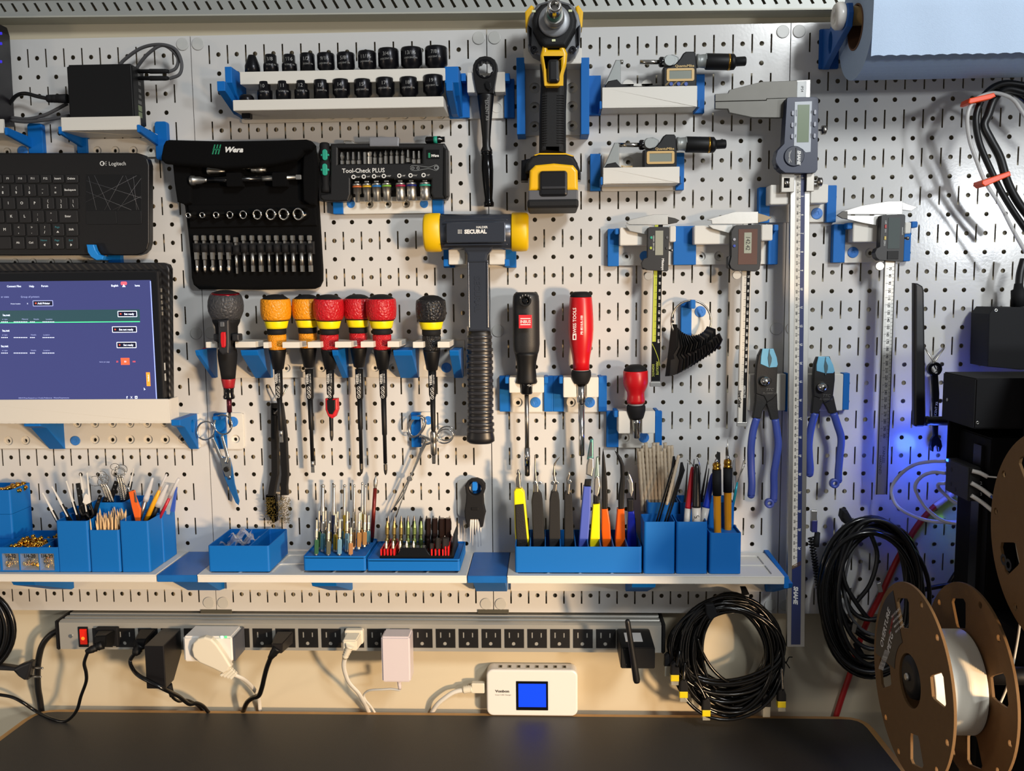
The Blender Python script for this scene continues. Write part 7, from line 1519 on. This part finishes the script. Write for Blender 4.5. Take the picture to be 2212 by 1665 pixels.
n=len(v); v2=[(x,y+.0004,z_) for x,y,z_ in v]; m.add(v+v2,f+[tuple(q+n for q in reversed(p)) for p in f],True); ob('hanging_sheet',m,mat('papersheet','bccfe6',.95,bump=.8,bscale=900,vary=.04,vscale=300),t)
# ================================================================ TIED CABLES, ANTENNA, WRENCH
t=thing('tied_cables','black cables and a clear tube looped together with orange ties at the right edge','cable bundle',U(2150,500,70))
ob('black_cable',MB().tub([(2260,195,60),(2212,184,64),(2168,180,68),(2135,196,72),(2115,228,74),(2108,262,76),(2116,310,76),(2138,362,76),(2160,408,76),(2188,455,74),(2222,505,70)],6.5,10,6),'cord',t)
ob('black_cable',MB().tub([(2260,215,56),(2214,200,60),(2172,192,64),(2148,214,68),(2134,250,72),(2126,272,74),(2140,302,76),(2160,340,76),(2176,392,76),(2200,438,74),(2240,490,70)],8.5,10,6),'cord',t)
ob('black_cable',MB().tub([(2260,270,50),(2212,215,56),(2180,197,60),(2150,190,66),(2125,205,70)],6,10,6),'cordshine',t)
ob('clear_tube',MB().tub([(2270,330,60),(2212,248,66),(2188,215,72),(2158,202,78),(2132,203,82),(2104,218,84),(2090,250,86),(2094,300,86),(2110,348,84),(2130,396,82),(2162,446,78),(2190,500,74),(2230,570,70)],4,10,6),mat('tubeclear','c9c7c4',.25,alpha=.75),t)
for p,d in (([(2092,222),(2095,212),(2148,200),(2152,208),(2140,214),(2097,224)],90),([(2121,397),(2122,390),(2182,369),(2185,379),(2128,403)],90)): ob('orange_tie',MB().poly(p,d,24,1.2),mat('tieor','f04a08',.35),t)
t=thing('panel_antenna','long flat black antenna standing left of the printer boxes','antenna',U(1988,922,60))
ob('blade',MB().poly([(1976,611),(1984,612),(1994,618),(1997,626),(2001,915),(1996,922),(1980,922),(1976,918)],66,12,3,res=3),mat('antblk2','141416',.4),t)
ob('joint',MB().lat((1996,909,58),(2050,909,62),[(0,10),(8,11),(12,9),(20,10),(54,10)],18),'antblk2',t)
t=thing('peg_hook','bent wire peg hook carrying the black wrench','hook',U(2018,790,10))
for p in ([(1999,752,0),(2000,755,8),(2008,768,12),(2016,782,14),(2019,792,14),(2022,797,22)],[(2040,750,0),(2038,754,8),(2028,768,12),(2018,782,14)]): ob('wire',MB().tub(p,1.5,8,4),'steel',t)
t=thing('combination_wrench','black combination wrench hanging behind the antenna','wrench',U(2022,980,12))
c=U(2020,797,18); k=S(18)
ob('ring_end',MB().shape([circ(c.x,c.z,15*k,28),circ(c.x,c.z,8*k,12)],-.019,-.011,.001),'blackchrome',t)
ob('shank',MB().poly([(2013,808),(2027,808),(2030,850),(2027,945),(2017,945),(2014,850)],17,5,1.2),'blackchrome',t)
ob('open_end',MB().poly([(2017,942),(2027,942),(2034,952),(2036,964),(2032,975),(2027,976),(2026,966),(2022,962),(2018,966),(2017,976),(2012,974),(2009,963),(2011,951)],18,6,1.2),'blackchrome',t)
ob('size_marking',MB().text('CRESCENT X6',2021,890,5,17,rot=86),'etch',t)
# ================================================================ PRINTER BOXES
mat('printer','1c1c1e',.65,bump=.15,bscale=1500,spec=.2); mat('printer2','0c0c0d',.7,spec=.15)
t=thing('control_box','black metal box with a cable gland at the right edge','box',U(2190,795,60))
ob('case',MB().poly([(2137,678),(2148,663),(2300,664),(2300,800),(2200,798),(2134,792)],62,50,1),'printer',t)
ob('cable_gland',MB().lat((2200,612,40),(2202,664,40),[(0,8),(12,10),(14,15),(50,16)],16),'blacksoft',t); ob('cord',MB().tub([(2212,560,36),(2204,590,38),(2201,620,40)],8,10,5),'cord',t)
ob('screw_head',MB().disc(2152,670,3.4,62.6,1,ri=1.5),'satin',t)
t=thing('printer_frame','black 3D printer frame with stepped boxes filling the right edge','3D printer',U(2150,1500,200))
def boxat(px0,d0,px1,d1,zt,zb,name,m_='printer',bev=1.5):
    # left face spans px0 (back, depth d0) .. px1 (front, depth d1)
    X=(U(px0,900,d0).x+U(px1,900,d1).x)/2
    return ob(name,MB().box(X,X+.32,-d1/1000,-d0/1000,zb,zt),m_,t,bev=bev)
boxat(2032,120,2106,205,U(2030,803,120).z,U(2100,925,200).z,'upper_case')
boxat(2046,118,2052,124,U(2046,880,120).z,U(2046,1010,120).z,'middle_case','printer2')
X=U(2108,1200,180).x
ob('column',MB().box(X,X+.035,-.205,-.125,-.20,U(2108,940,180).z),'printer2',t,bev=1.5)
ob('rear_panel',MB().box(X+.02,X+.4,-.150,-.135,-.30,U(2108,940,180).z),'printer2',t)
ob('rail',MB().box(X-.004,X+.001,-.19,-.17,-.20,U(2108,960,180).z),mat('rail','1b1b1d',.35,.5),t,bev=.5)
for x,y,d in ((2106,915,206),): ob('screw_head',MB().disc(x+6,y-2,3.6,d,1,ri=1.6),'satin',t)
Xl=(U(2032,900,120).x+U(2106,900,205).x)/2; q=U(2036,861,124); ob('side_screw',MB().lathe((Xl-.0008,-.135,q.z),(Xl+.002,-.135,q.z),[(0,.002),(.001,.0024)],14),'satin',t)
ob('unseen_shade_box',MB().box(1.03,1.6,-.42,-.21,-.15,.405),'printer2',t,bev=3)  # unseen box added out of view to shade the lower right board
t=thing('filament_hub','black printed hub numbered 1 2 3 with white tube stubs','hub',U(2080,1078,160))
X0=U(2040,1030,135).x; X1=U(2112,1030,195).x
zt=U(2050,990,140).z; zb=U(2050,1060,140).z
X=(U(2040,1030,135).x+U(2095,1030,195).x)/2
ob('body',MB().box(X,U(2108,1200,180).x-.006,-.195,-.135,zb,zt),mat('hubblk','1e1d1c',.6,bump=.2,bscale=900,wave='Z'),t,bev=1)
for y,z_ in ((.150,.012),(.150,.030),(.162,.034)): ob('side_hole',MB().lathe((X-.0004,-y,zt-z_),(X+.001,-y,zt-z_),[(0,.0028),(.001,.0028)],14),'black',t)
m=MB()
for i,s_ in enumerate('123'): q=U(2124,1020+25*i,196); m.text(s_,2119,1019+24*i,7,195.2,rot=8)
ob('number_lettering',m,'whitetext',t)
for i,(p0,p1) in enumerate((((2100,1017,197),(2134,1030,205)),((2098,1043,197),(2142,1072,215)),((2098,1070,197),(2144,1103,215)))): ob('tube_stub',MB().tub([p0,((p0[0]+p1[0])/2,(p0[1]+p1[1])/2-2,p0[2]+4),p1],4.6,10,5),'whiteplastic',t)
ob('blue_light',MB().box(X-.0006,X+.002,-.141,-.136,zt-.004,zt-.001),mat('blueled','2040ff',.3,emit='2050ff',es=8),t)
for i,(p,c) in enumerate((([(2132,1029,205),(2160,1032,225),(2200,1040,260)],'whiteplastic'),([(2140,1070,215),(2152,1088,225),(2180,1130,250)],'cardblue'),([(2142,1101,215),(2156,1125,225),(2175,1170,250)],'whiteplastic'))): ob('filament_strand',MB().tub(p,1.8,8,5),c,label=['uppermost white filament strand leaving the numbered hub','blue filament strand leaving the numbered hub','lowest white filament strand leaving the numbered hub'][i],cat='filament')
t=thing('guide_tubes','three translucent white guide tubes looping left of the printer','tube',U(1980,1100,60))
for p in ([(2044,996,128),(2010,997,100),(1975,1004,70),(1945,1025,55),(1926,1056,50),(1936,1090,55),(1968,1112,70),(2014,1126,90),(2075,1127,110),(2125,1120,130)],[(2044,1022,128),(2015,1020,110),(1990,1030,90),(1977,1050,80),(1986,1076,80),(2010,1106,90),(2048,1128,105),(2125,1133,130)],[(2044,1044,130),(2028,1045,110),(2028,1054,100),(2042,1068,100),(2066,1086,110),(2125,1108,130)]): ob('tube',MB().tub(p,3.9,10,6),mat('ptfe','c4c6cc',.3,alpha=.8),t)
# ================================================================ SPOOLS
mat('card','6a4e2c',.85,bump=.5,bscale=700,vary=.10,vscale=120); mat('cardedge','b08a52',.9)
def flange(t,C,R,th,a0,name='flange',rc=.031,win=True):
    F=Matrix(((0,0,-1,C.x),(-1,0,0,C.y),(0,1,0,C.z),(0,0,0,1)))
    L=[circ(0,0,R,80)]
    L.append(circ(0,0,.027,40))
    for k in range(4):
        a=a0+k*PI/2; w=[]; r0,r1,h0,h1=.052,.082,.009,.015
        for r,h in ((r0,-h0),(r0+.004,-h0-.002),(r1-.004,-h1-.001),(r1,-h1+.003),(r1,h1-.003),(r1-.004,h1+.001),(r0+.004,h0+.002),(r0,h0)):
            w.append((r*math.cos(a)-h*math.sin(a),r*math.sin(a)+h*math.cos(a)))
        L.append(w)
        for q in (.55,1.02): L.append(circ(.090*math.cos(a+q),.090*math.sin(a+q),.0035,12))
    m=MB(); m.shape(L,-th/2,th/2,.0004,frame=F); return ob(name,m,'card',t),F
S1=CAM+ray(1968,1470)*.909; R0=.099; wd=.057
t=thing('filament_spool','cardboard spool of white filament with a black label, nearest the worktop','spool',(S1.x+wd/2,S1.y,S1.z-R0))
f1,F=flange(t,S1,R0,.003,.32); f2,F2=flange(t,S1+Vector((wd,0,0)),R0,.003,.32)
xax=Vector((1,0,0))
m=MB(); n=26; m.lathe(S1+Vector((.002,0,0)),S1+Vector((wd-.002,0,0)),[(.0005,.031)]+sum([[(.001+i*(wd-.006)/n,.0505),(.001+(i+.5)*(wd-.006)/n,.0518)] for i in range(n)],[])+[(wd-.005,.031)],64,caps=False); ob('wound_filament',m,mat('filwhite','d6d0c0',.45),t)
ob('core_tube',MB().lathe(S1+Vector((.002,0,0)),S1+Vector((wd-.002,0,0)),[(0,.0300),(wd-.004,.0300)],48,caps=False),'card',t)
ob('hub_disc',MB().lathe(S1+Vector((-.003,0,.004)),S1+Vector((.02,0,.004)),[(0,.014),(.002,.0215),(.006,.0225),(.014,.0225)],40),'black',t)
ob('hub_bolt',MB().lathe(S1+Vector((-.006,0,.004)),S1+Vector((0,0,.004)),[(0,.003),(.001,.004),(.004,.004)],16),'satin',t)
Xc=U(2108,1200,180).x
hb=thing('spool_holder','black spool hub and axle fixed to the printer column','holder',(S1.x,S1.y,S1.z-.03))
ob('axle',MB().lathe(S1+Vector((wd+.003,0,.006)),S1+Vector((.3,0,.006)),[(0,.009),(Xc+.02-S1.x-wd,.009)],20),'black',hb)
ob('axle_arm',MB().box(Xc+.006,Xc+.03,S1.y-.012,-.2055,S1.z-.012,S1.z+.02),'printer2',hb,bev=1)
# label sector on the near flange
lp=[]; a1,a2=.32+PI/2+.25,.32+PI-.22
for i in range(15): a=a1+(a2-a1)*i/14; lp.append((.0925*math.cos(a),.0925*math.sin(a)))
for i in range(15): a=a2-(a2-a1)*i/14; lp.append((.038*math.cos(a),.038*math.sin(a)))
Fl=F@Matrix.Translation((0,0,.0018)); lab_=ob('label',MB().shape([lp],-.0002,.0002,0,frame=Fl),mat('spoollabel','16141a',.4),t)
def stext(s_,u,v,h,rot,m_): 
    m=MB(); m.text(s_,0,0,h,0,rot=rot,frame=Fl@Matrix.Translation((u,v,.0002)),bold=.02,th=.2); ob('label_lettering',m,m_,lab_)
stext('OVERTURE',-.067,.030,.0075,70,'whitetext'); stext('PETG',-.052,.020,.0075,70,'whitetext'); stext('FILAMENT',-.050,.040,.004,70,mat('redtext','a02424',.5))
for i in range(4): stext('PRINT AT 230-250 C',-.040+.004*i,.057-.004*i,.0022,40,'whitetext'); stext('KEEP DRY STORE COOL',-.072+.0035*i,-.008+.001*i,.0022,110 if False else 60,'whitetext')
S2=S1+Vector((wd+.085,.035,.0)); 
t=thing('filament_spool','dark empty looking cardboard spool flange behind the white filament spool','spool',(S2.x,S2.y,S2.z-R0)) if False else t
S3=CAM+ray(2262,1168)*.80
t=thing('filament_spool','big cardboard spool flange cut off by the right edge with printed squiggle','spool',(S3.x,S3.y,S3.z-R0)); f3,F3=flange(t,S3,R0,.003,.5); flange(t,S3+Vector((wd,0,0)),R0,.003,.5)
ob('wound_filament',MB().lathe(S3+Vector((.002,0,0)),S3+Vector((wd-.002,0,0)),[(0,.06),(wd-.004,.06)],48,caps=False),'filwhite',t)
m=MB(); m.text('8',0,0,.022,0,rot=75,frame=F3@Matrix.Translation((-.065,-.040,.0018)),sx=.9); ob('printed_squiggle',m,'blacktext',f3)
ob('hub_disc',MB().lathe(S3+Vector((-.003,0,0)),S3+Vector((.02,0,0)),[(0,.024),(.02,.0245)],32),'black',t)
ob('filament_strand',MB().tub([(2106,1574,330),(2130,1566,330),(2155,1530,330),(2180,1470,330),(2195,1400,330),(2203,1347,330),(2206,1300,320)],2.6,8,6),'filwhite',label='single white filament strand rising from the lower spool to the right edge',cat='filament')
# small status lamps of the printer electronics
def lamp(name,loc,col,e,r=.004):
    l=bpy.data.lights.new(name,'POINT'); l.color=col; l.energy=e; l.shadow_soft_size=r; o=bpy.data.objects.new(name,l); COL.objects.link(o); o.location=loc
lamp('blue_status_lamp',U(2034,990,60),(.05,.12,1),.34,.014); lamp('green_status_lamp',U(2088,1150,40),(.3,1,.05),.004)
